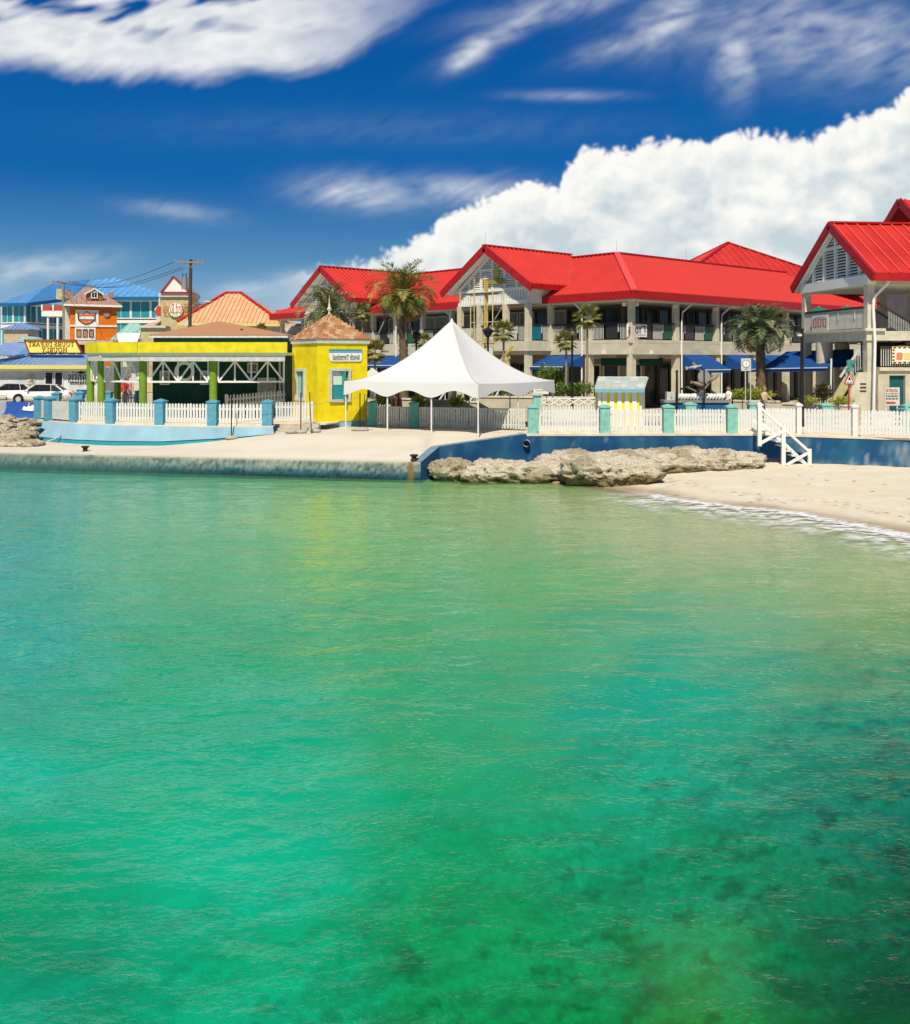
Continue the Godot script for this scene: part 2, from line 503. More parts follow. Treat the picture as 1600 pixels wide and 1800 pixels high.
func make_sky() -> PanoramaSkyMaterial:
	for n in [n_cloud, n_puff, n_wisp]:
		n.noise_type = FastNoiseLite.TYPE_SIMPLEX_SMOOTH
		n.frequency = 0.5
	n_cloud.seed = 4; n_cloud.fractal_octaves = 4
	n_puff.seed = 12; n_puff.fractal_octaves = 1
	n_puff.frequency = 1.0
	n_wisp.frequency = 1.0
	n_warp.noise_type = FastNoiseLite.TYPE_SIMPLEX_SMOOTH
	n_warp.seed = 61; n_warp.frequency = 1.0; n_warp.fractal_octaves = 1
	n_cloud.frequency = 1.0
	n_wisp.seed = 31; n_wisp.fractal_octaves = 3
	var W := 4096
	var H := 2048
	var small := Image.create(W / 8, H / 8, false, Image.FORMAT_RGBF)
	for y in H / 8:
		for x in W / 8:
			small.set_pixel(x, y, sky_at(pano_dir((x + 0.5) / (W / 8), (y + 0.5) / (H / 8))))
	small.resize(W, H, Image.INTERPOLATE_BILINEAR)
	# the part in front of the camera again, every pixel
	for y in range(int(H * 0.5 * (1.0 - 26.0 / 90.0)), H / 2 + 2):
		for x in range(int(W * (0.5 - 33.0 / 360.0)), int(W * (0.5 + 33.0 / 360.0))):
			small.set_pixel((x + W / 2) % W, y, sky_at(pano_dir((x + 0.5) / W + 0.5, (y + 0.5) / H)))
	var m := PanoramaSkyMaterial.new()
	m.panorama = ImageTexture.create_from_image(small)
	return m

# the first column of a panorama is -z
func pano_dir(u: float, v: float) -> Vector3:
	var az := wrapf(u, -0.5, 0.5) * TAU
	var el := (0.5 - v) * PI
	return Vector3(sin(az) * cos(el), sin(el), -cos(az) * cos(el))

func make_view() -> void:
	var cam := Camera3D.new()
	cam.name = "camera"
	cam.position = Vector3(0, EYE, 0)
	cam.projection = Camera3D.PROJECTION_FRUSTUM
	cam.near = 0.2
	cam.far = 3000.0
	cam.size = 0.2 * 1800.0 / F
	cam.frustum_offset = Vector2(0, -0.2 * (900.0 - HZ) / F)
	add_child(cam)
	var e := Environment.new()
	e.background_mode = Environment.BG_SKY
	e.sky = Sky.new()
	e.sky.sky_material = make_sky()
	e.tonemap_mode = Environment.TONE_MAPPER_LINEAR
	e.tonemap_exposure = 1.15
	e.background_energy_multiplier = 0.98
	e.sdfgi_enabled = true
	e.ssao_enabled = true
	e.ssil_enabled = true
	var we := WorldEnvironment.new()
	we.name = "world_environment"
	we.environment = e
	add_child(we)
	var sun := DirectionalLight3D.new()
	sun.name = "sun"
	sun.light_energy = 1.4
	sun.light_color = Color(1.0, 0.95, 0.86)
	sun.light_angular_distance = 0.5
	sun.shadow_enabled = true
	add_child(sun)
	sun.look_at_from_position(Vector3.ZERO, -SUN, Vector3.FORWARD)

const SUN := Vector3(-0.12, 1.3, 1.0)

# ---------------------------------------------------------------- land and water
var shore := [Vector2(-70, 46), Vector2(-19.5, 42.5), Vector2(-1.2, 38.2), Vector2(1.0, 37.6), Vector2(4.6, 36.2), Vector2(6.0, 34.2), Vector2(7.3, 31.8), Vector2(8.8, 30.1), Vector2(10.2, 29.2), Vector2(11.0, 27.2), Vector2(11.8, 25.2), Vector2(13.4, 20.0), Vector2(16.0, 12.0), Vector2(24.0, -4.0), Vector2(60.0, -60.0)]   # x, distance ahead
var n_a := FastNoiseLite.new()
var n_b := FastNoiseLite.new()
var n_c := FastNoiseLite.new()

# metres from the waterline, positive on the land side
func inland(x: float, d: float) -> float:
	var p := Vector2(x, d)
	var best := 1e9
	var side := 1.0
	for i in shore.size() - 1:
		var a: Vector2 = shore[i]
		var b: Vector2 = shore[i + 1]
		var c := Geometry2D.get_closest_point_to_segment(p, a, b)
		var k := c.distance_squared_to(p)
		if k < best - 1e-6:
			best = k
			side = 1.0 if (b - a).cross(p - a) > 0.0 else -1.0
	return sqrt(best) * side

func land_h(x: float, d: float) -> float:
	var s := inland(x, d) + 0.25 * n_a.get_noise_2d(x * 3.0, d * 3.0)
	if s > 0.0:
		return 0.3 * (1.0 - exp(-s * 0.16)) + 0.03 * s / (1.0 + s * 0.1) + 0.03 * n_b.get_noise_2d(x * 4.0, d * 4.0) + 0.02 * n_c.get_noise_2d(x * 4.0, d * 4.0)
	s = -s
	return -0.09 * s - 0.45 * sm(6.0, 14.0, s) - 0.05 * maxf(0.0, s - 10.0) * sm(60.0, 10.0, s) + 0.12 * sm(3.0, 9.0, s) * n_b.get_noise_2d(x * 1.3, d * 1.3) - 1.5 * sm(30.0, 200.0, s)

func grid_mesh(xs: PackedFloat32Array, ds: PackedFloat32Array, hf: Callable, cf: Callable, fan := false) -> ArrayMesh:
	var v := PackedVector3Array()
	var c := PackedColorArray()
	var uv := PackedVector2Array()
	var nx := xs.size()
	for d in ds:
		for k in nx:
			var x: float = xs[k] * (maxf(absf(d), 3.0) if fan else 1.0)
			var y: float = hf.call(x, d)
			v.append(V(x, y, -d))
			c.append(cf.call(x, d, y))
			uv.append(Vector2(x, d))
	var idx := PackedInt32Array()
	for j in ds.size() - 1:
		for k in nx - 1:
			var a := j * nx + k
			idx.append_array([a, a + nx, a + 1, a + 1, a + nx, a + nx + 1])
	var nrm := PackedVector3Array()
	nrm.resize(v.size())
	for i in range(0, idx.size(), 3):
		var q := (v[idx[i + 2]] - v[idx[i]]).cross(v[idx[i + 1]] - v[idx[i]])
		for j in 3: nrm[idx[i + j]] += q
	for i in nrm.size(): nrm[i] = nrm[i].normalized() * (1.0 if nrm[i].y >= 0 else -1.0)
	var arr := []
	arr.resize(Mesh.ARRAY_MAX)
	arr[Mesh.ARRAY_VERTEX] = v
	arr[Mesh.ARRAY_NORMAL] = nrm
	arr[Mesh.ARRAY_COLOR] = c
	arr[Mesh.ARRAY_TEX_UV] = uv
	arr[Mesh.ARRAY_INDEX] = idx
	var m := ArrayMesh.new()
	m.add_surface_from_arrays(Mesh.PRIMITIVE_TRIANGLES, arr)
	return m

func steps(a: float, b: float, n: int, bend := 1.0) -> PackedFloat32Array:
	var o := PackedFloat32Array()
	for i in n + 1: o.append(lerpf(a, b, pow(float(i) / n, bend)))
	return o

# close together ahead, wide apart to the sides
func fan_steps(n: int) -> PackedFloat32Array:
	var o := steps(-3.0, -0.66, 36)
	o.append_array(steps(-0.63, 0.63, n))
	o.append_array(steps(0.66, 3.0, 36))
	return o

func bed_color(x: float, d: float, y: float) -> Color:
	var s := inland(x, d)
	var n := n_b.get_noise_2d(x * 2.0, d * 2.0)
	if s > -0.4:
		var dry := Color(0.92, 0.85, 0.67).lerp(Color(0.88, 0.78, 0.57), clampf(0.5 + n, 0, 1))
		dry = dry.lerp(Color(0.86, 0.77, 0.62), sm(0.25, 0.6, n_a.get_noise_2d(x * 6.0 + 30.0, d * 12.0)) * sm(1.0, 4.0, s))
		var wrack := sm(0.5, 0.1, absf(s - 2.1 - 1.2 * n_a.get_noise_2d(x * 2.0, d * 2.0))) * sm(0.1, 0.35, n_c.get_noise_2d(x * 7.0, d * 9.0))
		dry = dry.lerp(Color(0.45, 0.3, 0.14), 0.7 * wrack)
		dry = dry.lerp(Color(0.3, 0.2, 0.1), sm(0.56, 0.62, n_c.get_noise_2d(x * 3.3 + 70.0, d * 3.3)))
		return Color(0.46, 0.35, 0.22).lerp(dry, sm(0.1, 1.5, s + 0.5 * n))
	# under water: sand by the shore, then rocks and seagrass, the green of water-filtered light painted in
	var c := tint(x, d, 1.25)
	var weed := 0.55 * n_c.get_noise_2d(x * 0.8, d * 0.9) + 0.6 * n_c.get_noise_2d(x * 2.1 + 50.0, d * 3.2) + 0.55 * n_c.get_noise_2d(x * 6.0, d * 9.0)
	var near := sm(16.0, 8.5, d - x * 0.55 + 2.0 * n)
	c = c.lerp(c * Color(0.5, 0.55, 0.5), sm(-0.25, 0.3, weed) * sm(5.0, 11.0, -s) * (0.25 + 0.75 * near))
	var rock := n_c.get_noise_2d(x * 2.6 + 90.0, d * 3.4) + 0.35 * n_c.get_noise_2d(x * 11.0, d * 14.0)
	c = c.lerp(Color(0.0, 0.02, 0.012), 0.8 * sm(0.14, 0.52, rock) * near)
	var speck := n_c.get_noise_2d(x * 17.0, d * 24.0)
	c *= 1.0 + 0.5 * speck * near
	c.a = 1.0
	# one pale sandy patch close by
	var e := Vector2((x - 1.85) / 0.8, (d - 7.1) / 0.5).length() + 0.5 * n_b.get_noise_2d(x * 9.0, d * 9.0) + 0.25 * n_c.get_noise_2d(x * 9.0, d * 12.0)
	return c.lerp(Color(0.32, 0.42, 0.06), 0.9 * sm(1.15, 0.8, e))

# how the water and its bottom look from place to place: sandy by the beach, turquoise and green farther out, the kiosk's yellow reflection painted in
var TONES := [
	[30, 860, 90, 165, 150], [300, 880, 100, 170, 130], [600, 880, 128, 175, 105], [850, 880, 150, 178, 120], [1050, 880, 176, 180, 132], [1300, 930, 192, 184, 140], [1560, 1000, 172, 180, 130],
	[30, 1000, 75, 168, 150], [330, 1000, 40, 160, 95], [620, 1000, 95, 172, 105], [950, 1000, 110, 175, 110], [1300, 1020, 148, 178, 122], [1560, 1080, 130, 165, 110],
	[30, 1100, 0, 170, 140], [450, 1100, 15, 165, 120], [800, 1100, 85, 165, 110], [1150, 1110, 40, 165, 135], [1560, 1170, 70, 150, 112],
	[30, 1230, 0, 155, 115], [400, 1230, 0, 178, 150], [760, 1230, 10, 165, 118], [1180, 1230, 0, 174, 142], [1560, 1260, 15, 135, 115],
	[30, 1370, 0, 192, 156], [460, 1380, 0, 190, 154], [820, 1380, 0, 166, 105], [1200, 1360, 0, 158, 118], [1560, 1370, 0, 120, 88],
	[30, 1500, 0, 165, 105], [380, 1500, 0, 190, 140], [850, 1500, 0, 158, 84], [1200, 1500, 0, 140, 80], [1560, 1500, 0, 98, 62],
	[30, 1640, 0, 140, 95], [450, 1640, 0, 152, 86], [900, 1640, 0, 148, 75], [1250, 1600, 0, 128, 68], [1560, 1640, 0, 92, 60],
	[30, 1780, 0, 112, 82], [450, 1780, 0, 135, 78], [880, 1780, 0, 130, 70], [1220, 1725, 96, 148, 58], [1060, 1760, 40, 140, 60], [1400, 1740, 30, 120, 60], [1570, 1780, 0, 90, 58]]
var tones := []
func tint(x: float, d: float, k: float) -> Color:
	if tones.is_empty():
		for t in TONES:
			var g := gp(t[0], t[1], 0.0)
			var c := Color8(t[2], t[3], t[4]).srgb_to_linear()
			tones.append([g.x / -g.z, log(-g.z), Color(maxf(c.r * 0.86 - 0.035, 0.0), maxf(c.g * 1.06 - 0.03, 0.0), maxf(c.b * 1.08 - 0.038, 0.0)) * 1.14])
	var e := maxf(d, 3.0)
	var u := x / e + 0.05 * n_a.get_noise_2d(x * 2.2, d * 2.2) + 0.03 * n_b.get_noise_2d(x * 3.0, d * 3.0)
	var v := log(e) + 0.09 * n_b.get_noise_2d(x * 1.8 + 20.0, d * 1.8) + 0.05 * n_a.get_noise_2d(x * 4.0, d * 4.0 + 9.0)
	var sum := Color(0, 0, 0)
	var ws := 0.0
	for t in tones:
		var du: float = u - t[0]
		var dv: float = (v - t[1]) * 0.9
		var w := 1.0 / pow(du * du + dv * dv + 0.003, 1.8)
		sum += t[2] * w
		ws += w
	var r := sum * (k / ws)
	return Color(r.r, r.g, r.b)

func wave_h(x: float, d: float) -> float:
	var s := -inland(x, d) if d > 18.0 else 20.0
	var calm := sm(-0.5, 5.0, s)
	var h := 0.028 * n_a.get_noise_2d(x * 1.4 + d * 0.5, d * 3.4 - x * 0.4) + 0.013 * n_b.get_noise_2d(x * 3.6, d * 9.0) + 0.003 * n_c.get_noise_2d(x * 7.0 + 8.0, d * 16.0)
	var swell := 0.03 * sin(s * 1.7 + 1.2 * n_a.get_noise_2d(x, d)) * sm(8.0, 1.0, s)
	return h * (0.3 + 0.7 * calm) * 1.25 + swell * sm(5.0, 7.0, x + 1.0) * sm(18.0, 24.0, d)

func water_color(x: float, d: float, y: float) -> Color:
	var s := -inland(x, d)
	var c := tint(x, d, 1.0)
	# clearer over the last metres of sand
	return c.lerp(Color(0.46, 0.42, 0.27), 0.6 * sm(2.5, 0.0, s) * sm(3.0, 6.0, x))

func make_land() -> void:
	for k in [[n_a, 2, 0.16, 3], [n_b, 8, 0.2, 4], [n_c, 15, 0.5, 4]]:
		k[0].noise_type = FastNoiseLite.TYPE_SIMPLEX_SMOOTH
		k[0].seed = k[1]; k[0].frequency = k[2]; k[0].fractal_octaves = k[3]
	# the sea bed and beach in one sheet: fine where the camera looks, coarse beyond
	var ds := PackedFloat32Array()
	var b := 4.2
	while b < 46.0:
		ds.append(b)
		b += 0.02 + b * 0.0045
	struct(put(self, "beach", grid_mesh(fan_steps(400), ds, land_h, bed_color, true), M.vc_sand))
	struct(put(self, "sea_bed", grid_mesh(steps(-300.0, 300.0, 60), steps(-260.0, 46.0, 60), func(x, d): return minf(land_h(x, d), -0.3) - 0.5, bed_color), M.vc_sand))
	# water: a clear, slightly turbid sheet that mirrors the sky
	var wm := StandardMaterial3D.new()
	wm.resource_name = "water"
	wm.transparency = BaseMaterial3D.TRANSPARENCY_ALPHA
	wm.albedo_color = Color(1, 1, 1, 0.34)
	wm.vertex_color_use_as_albedo = true
	wm.roughness = 0.05
	wm.metallic_specular = 0.45
	wm.heightmap_enabled = true
	TX.ripple = ripple_tex()
	wm.heightmap_texture = TX.ripple
	wm.heightmap_scale = 2.2
	wm.uv1_scale = Vector3(0.21, 0.36, 1)
	var wd := PackedFloat32Array()
	var d := 4.6
	while d < 47.0:
		wd.append(d)
		d += 0.035 + d * 0.0034
	struct(put(self, "water", grid_mesh(fan_steps(420), wd, wave_h, water_color, true), wm))
	struct(put(self, "sea", grid_mesh(steps(-280.0, 280.0, 70), steps(-240.0, 4.7, 60), func(_x, _d): return -0.03, func(_x, _d, _y): return Color(0.0, 0.3, 0.15)), wm))
	make_foam()
	# the street and the town's ground
	slab(self, "ground", [V(-400, 1.44, -49), V(-17, 1.44, -49), V(-14.5, 1.44, -46), V(-5, 1.44, -46), V(3, 1.44, -42), V(12.8, 1.44, -41), V(18, 1.44, -38.6), V(40, 1.44, -34), V(400, 1.44, -20), V(900, 1.44, -1500), V(-900, 1.44, -1500)], 0.5, M.ground).set_meta("kind", "structure")
	slab(self, "road", [V(-60, 1.46, -70), V(-6, 1.46, -54.5), V(6, 1.46, -50.5), V(16, 1.46, -47.2), V(18, 1.46, -43.6), V(4, 1.46, -46.4), V(-7, 1.46, -50.0), V(-60, 1.46, -62)], 0.015, M.asphalt).set_meta("kind", "structure")

# wavelets: long low swells, and short steep crests that come in patches
func ripple_tex() -> ImageTexture:
	var N := 1024
	var L := []
	for k in [[0.007, 2, 77], [0.016, 2, 78], [0.034, 3, 79], [0.004, 2, 80]]:
		var n := FastNoiseLite.new()
		n.noise_type = FastNoiseLite.TYPE_SIMPLEX_SMOOTH
		n.frequency = k[0]
		n.fractal_octaves = k[1]
		n.fractal_gain = 0.45
		n.seed = k[2]
		var im := n.get_seamless_image(N, N)
		im.convert(Image.FORMAT_L8)
		L.append(im.get_data())
	var out := PackedFloat32Array()
	out.resize(N * N)
	for i in N * N:
		var fine: float = L[2][i] / 255.0
		var patch := smoothstep(0.35, 0.7, L[3][i] / 255.0)
		out[i] = 0.5 * L[0][i] / 255.0 + 0.2 * L[1][i] / 255.0 + 0.38 * fine * fine * fine * (0.35 + patch)
	return ImageTexture.create_from_image(Image.create_from_data(N, N, false, Image.FORMAT_RF, out.to_byte_array()))

# broken lace of foam along the waterline
func make_foam() -> void:
	var m := StandardMaterial3D.new()
	m.resource_name = "foam"
	m.transparency = BaseMaterial3D.TRANSPARENCY_ALPHA
	m.vertex_color_use_as_albedo = true
	m.roughness = 0.7
	var pts := PackedVector2Array()
	for i in range(5, 12):
		for k in 60: pts.append((shore[i] as Vector2).lerp(shore[i + 1], k / 60.0))
	var v := PackedVector3Array()
	var c := PackedColorArray()
	var rows := 46
	for i in pts.size():
		var t := (pts[mini(i + 2, pts.size() - 1)] - pts[maxi(i - 2, 0)]).normalized()
		var nrm := Vector2(t.y, -t.x)
		var fade := sm(0.0, 40.0, i) * sm(pts.size() - 1.0, pts.size() - 60.0, i)
		for k in rows:
			var o := lerpf(-0.45, 3.3, float(k) / (rows - 1))
			var q := pts[i] + (-nrm if inland(pts[i].x + nrm.x * 0.3, pts[i].y + nrm.y * 0.3) > 0 else nrm) * o
			var lace := 1.0 - absf(n_c.get_noise_2d(q.x * 1.6, q.y * 3.0)) * 3.4
			var fine := n_c.get_noise_2d(q.x * 7.0, q.y * 11.0)
			var patch := n_a.get_noise_2d(q.x * 3.0 + 5.0, q.y * 3.0)
			var front := exp(-pow((o + 0.05 - 0.25 * patch) / 0.22, 2.0))
			var wash := sm(3.2, 0.2, o) * sm(-0.5, 0.0, o) * clampf(lace + fine * 0.9, 0, 1) * sm(-0.25, 0.25, patch + 0.3)
			v.append(V(q.x, maxf(wave_h(q.x, q.y), land_h(q.x, q.y)) + 0.022, -q.y))
			c.append(Color(0.86, 0.88, 0.86, clampf(front * (0.7 + fine) + wash * 1.05, 0, 0.95) * fade))
	var idx := PackedInt32Array()
	for i in pts.size() - 1:
		for k in rows - 1:
			var a := i * rows + k
			var w := [a, a + 1, a + rows, a + 1, a + rows + 1, a + rows]
			if (v[a + 1] - v[a]).cross(v[a + rows] - v[a]).y > 0: w.reverse()
			idx.append_array(w)
	var arr := []
	arr.resize(Mesh.ARRAY_MAX)
	arr[Mesh.ARRAY_VERTEX] = v
	arr[Mesh.ARRAY_COLOR] = c
	arr[Mesh.ARRAY_INDEX] = idx
	var nn := PackedVector3Array()
	nn.resize(v.size())
	nn.fill(UP)
	arr[Mesh.ARRAY_NORMAL] = nn
	var am := ArrayMesh.new()
	am.add_surface_from_arrays(Mesh.PRIMITIVE_TRIANGLES, arr)
	tag(put(self, "foam", am, m), "white lace of foam where small waves run onto the sand", "foam", "", "stuff")

# ---------------------------------------------------------------- dock, walls, terrace, rocks
const DE := [Vector2(-60, 50.6), Vector2(-19.3, 41.0), Vector2(-1.32, 37.15), Vector2(-0.95, 38.55), Vector2(2.75, 40.5), Vector2(9.0, 43.0)]
func dock_edge(x: float) -> float:
	return along(DE, x)
func dock_h(x: float, d: float) -> float:
	var back := along([Vector2(-16, 0.82), Vector2(-12.8, 0.9), Vector2(-10.5, 1.05), Vector2(-8, 1.35), Vector2(-5, 1.42)], x)
	var edge := lerpf(0.7, 1.42, clampf((x + 1.3) / 3.6, 0, 1))
	return lerpf(edge, maxf(back, edge), clampf((d - dock_edge(x)) / 3.2, 0, 1))

# an upright wall along a path in plan (x, distance), subdivided so that stains can follow its surface
func stained_wall(parent: Node, nm: String, path: Array, h0: Callable, h1: Callable, cf: Callable, mat: Material, cell := 0.12, rows := 10) -> MeshInstance3D:
	var s := st()
	s.set_smooth_group(0)
	var run := 0.0
	for i in path.size() - 1:
		var a: Vector2 = path[i]
		var b: Vector2 = path[i + 1]
		var n := int(ceil(a.distance_to(b) / cell))
		for k in n:
			var p := a.lerp(b, float(k) / n)
			var q := a.lerp(b, float(k + 1) / n)
			for j in rows:
				var f0 := float(j) / rows
				var f1 := float(j + 1) / rows
				var c := []
				for e in [[p, f0], [q, f0], [q, f1], [p, f1]]:
					var y := lerpf(h0.call(e[0].x, e[0].y), h1.call(e[0].x, e[0].y), e[1])
					c.append([V(e[0].x, y, -e[0].y), cf.call(e[0].x, e[0].y, y, e[1])])
				for e in [0, 1, 2, 0, 2, 3]:
					s.set_color(c[e][1])
					s.add_vertex(c[e][0])
		run += a.distance_to(b)
	s.index()
	return put(parent, nm, done(s), mat)

func dock_stain(x: float, d: float, y: float, _f: float) -> Color:
	var n := n_b.get_noise_2d(x * 3.0, y * 9.0)
	var m := n_c.get_noise_2d(x * 2.0, y * 5.0 + 3.0)
	var k := n_c.get_noise_2d(x * 9.0, y * 16.0)
	var c := Color(0.4, 0.44, 0.38).lerp(Color(0.16, 0.24, 0.24), sm(-0.2, 0.4, n))
	c = c.lerp(Color(0.03, 0.14, 0.22), sm(0.48, 0.16, y + 0.16 * n))
	c = c.lerp(Color(0.012, 0.06, 0.07), sm(0.24, 0.08, y + 0.08 * m))
	c = c.lerp(c * 0.45, sm(0.05, 0.4, k)).lerp(Color(0.5, 0.52, 0.45), 0.5 * sm(-0.15, -0.5, k) * sm(0.15, 0.4, y))
	c = c.lerp(Color(0.1, 0.2, 0.16), 0.45 * sm(-8.0, -16.0, x))
	c = c.lerp(Color(0.62, 0.58, 0.45), sm(0.6, 0.68, y + 0.05 * n))
	c = c.lerp(Color(0.3, 0.16, 0.03), 0.85 * sm(0.17, 0.05, absf(x + 1.72 + 0.08 * n)) * sm(0.0, 0.4, y + 0.2))
	return c.lerp(Color(0.05, 0.05, 0.04), 0.6 * sm(0.5, 0.62, m))

func sea_wall_stain(x: float, _d: float, y: float, _f: float) -> Color:
	var n := n_b.get_noise_2d(x * 4.0, y * 1.2)
	var m := n_c.get_noise_2d(x * 7.0, y * 1.3)
	var c := Color(0.008, 0.09, 0.22).lerp(Color(0.03, 0.14, 0.27), sm(-0.1, 0.4, n))
	c = c.lerp(Color(0.35, 0.43, 0.46), 0.7 * sm(0.12, 0.75, m + 0.7 * n) * sm(12.5, 14.0, x) * sm(1.5, 1.1, y))
	c = c.lerp(Color(0.4, 0.42, 0.38), sm(0.5, 0.2, y + 0.2 * n) * sm(9.0, 11.0, x))
	return c.lerp(Color(0.3, 0.4, 0.46), 0.5 * sm(0.45, 0.6, m))

func make_dock() -> void:
	var t := thing("dock", "low concrete dock with stained weedy face and pale sloping deck", "dock", V(-9, 0, -40))
	var off := Transform3D(Basis(), V(9, 0, 40))
	var deckm := func(x: float, d: float, _y: float) -> Color:
		var n := n_b.get_noise_2d(x * 1.5, d * 3.0)
		var c := Color(0.85, 0.79, 0.65).lerp(Color(0.8, 0.73, 0.58), sm(-0.1, 0.5, n))
		return c.lerp(Color(0.55, 0.5, 0.4), 0.6 * sm(0.28, 0.0, d - dock_edge(x)))
	# deck: rows measured back from the edge
	var s := st()
	s.set_smooth_group(0)
	var cols := steps(-60.0, 3.6, 320)
	for i in cols.size() - 1:
		for k in 40:
			var q := []
			for e in [[cols[i], k], [cols[i + 1], k], [cols[i + 1], k + 1], [cols[i], k + 1]]:
				var dd: float = dock_edge(e[0]) + float(e[1]) / 40.0 * 11.0
				q.append([V(e[0], dock_h(e[0], dd) + 0.03 * sm(0.0, 1.0, float(e[1])), -dd), deckm.call(e[0], dd, 0.0)])
			for e in [0, 1, 2, 0, 2, 3]:
				s.set_color(q[e][1])
				s.add_vertex(q[e][0])
	s.index()
	put(t, "deck", done(s), M.vc_sand, off)
	stained_wall(t, "dock_face", [Vector2(-60, 50.6), Vector2(-19.3, 41.0), Vector2(-1.32, 37.15)], func(_x, _d): return -1.2, func(_x, _d): return 0.7, dock_stain, M.vc, 0.06, 18).transform = off
	stained_wall(t, "dock_end", [Vector2(-1.32, 37.15), Vector2(-0.85, 38.3)], func(_x, _d): return -1.2, func(_x, _d): return 0.7, dock_stain, M.vc).transform = off
	# blue parapet at the end of the dock, with its slanting head
	var w := thing("dock_parapet", "dark blue parapet wall with slanting front end beside the dock", "wall", V(-0.6, 0, -38.4))
	var po := Transform3D(Basis(), V(0.6, 0, 38.4))
	var top := func(x: float, _d: float) -> float: return lerpf(1.2, 1.56, clampf((x + 0.62) / 3.6, 0, 1))
	stained_wall(w, "wall_face", [Vector2(-0.62, 38.35), Vector2(2.98, 40.2)], func(_x, _d): return -0.6, top, sea_wall_stain, M.vc).transform = po
	var pale := mt("parapet_top", 0.2, 0.3, 0.38, 0.7, "grime", 0.5)
	slab(w, "coping", [V(-0.62, 1.2, -38.35), V(2.98, 1.56, -40.2), V(2.8, 1.56, -40.5), V(-0.95, 1.2, -38.5)], 0.05, pale).transform = po
	var hd := st()
	var a := V(-1.3, 0.72, -37.12); var b := V(-0.62, 1.2, -38.35); var c := V(-0.95, 1.2, -38.5); var e := V(-1.62, 0.72, -37.3)
	quad(hd, a, b, c, e)
	put(w, "slanting_head", done(hd), pale, po)
	var sd := st()
	var g := V(-1.3, -0.6, -37.12); var h := V(-0.62, -0.6, -38.35)
	quad(sd, a, g, h, b)
	put(w, "slanting_side", done(sd), mt("parapet_side", 0.01, 0.09, 0.21, 0.8, "grime", 0.5), po)
	# the long blue sea wall
	var sw := thing("sea_wall", "long dark blue sea wall behind the rocks and sand, whitened by salt", "wall", V(12, 0, -40))
	var so := Transform3D(Basis(), V(-12, 0, 40))
	var pth := [Vector2(2.98, 40.2), Vector2(12.8, 40.4), Vector2(18.0, 38.0), Vector2(40, 33)]
	stained_wall(sw, "wall_face", pth, func(_x, _d): return -0.3, func(_x, _d): return 1.5, sea_wall_stain, M.vc, 0.14).transform = so
	slab(sw, "coping", [V(2.98, 1.56, -40.17), V(12.8, 1.56, -40.37), V(18, 1.56, -37.97), V(40, 1.56, -32.97), V(40, 1.56, -34), V(18, 1.56, -39), V(12.8, 1.56, -41.4), V(2.7, 1.56, -41.2)], 0.09, M.terrace).transform = so
	var pipe := tube(sw, "drain_pipe", [V(3.0, 1.18, -40.25), V(2.95, 1.18, -39.95)], 0.14, M.clay, 12)
	pipe.transform = so
	# promenade paving behind the wall
	slab(self, "promenade", [V(2.6, 1.5, -41.15), V(12.8, 1.5, -41.3), V(18, 1.5, -38.9), V(40, 1.5, -33.9), V(40, 1.5, -42), V(18, 1.5, -45.5), V(4, 1.5, -46)], 0.3, M.terrace).set_meta("kind", "structure")
	# two mooring bollards on the edge of the dock
	for k in [[150, 41.0, "rusty iron bollard on the dock edge before the pale blue terrace base"], [728, 37.35, "rusty iron bollard on the dock corner beside the blue parapet"]]:
		var x := X(k[0], k[1])
		var bo := thing("bollard", k[2], "bollard", V(x, dock_h(x, k[1]), -k[1]), 0.0, "mooring bollards on the dock edge")
		lathe(bo, "shaft", [Vector2(0.15, 0), Vector2(0.1, 0.05), Vector2(0.09, 0.14), Vector2(0.13, 0.18)], Vector3.ZERO, M.iron)
		lathe(bo, "head", [Vector2(0.13, 0.18), Vector2(0.16, 0.2), Vector2(0.16, 0.25), Vector2(0.0, 0.27)], Vector3.ZERO, M.iron)

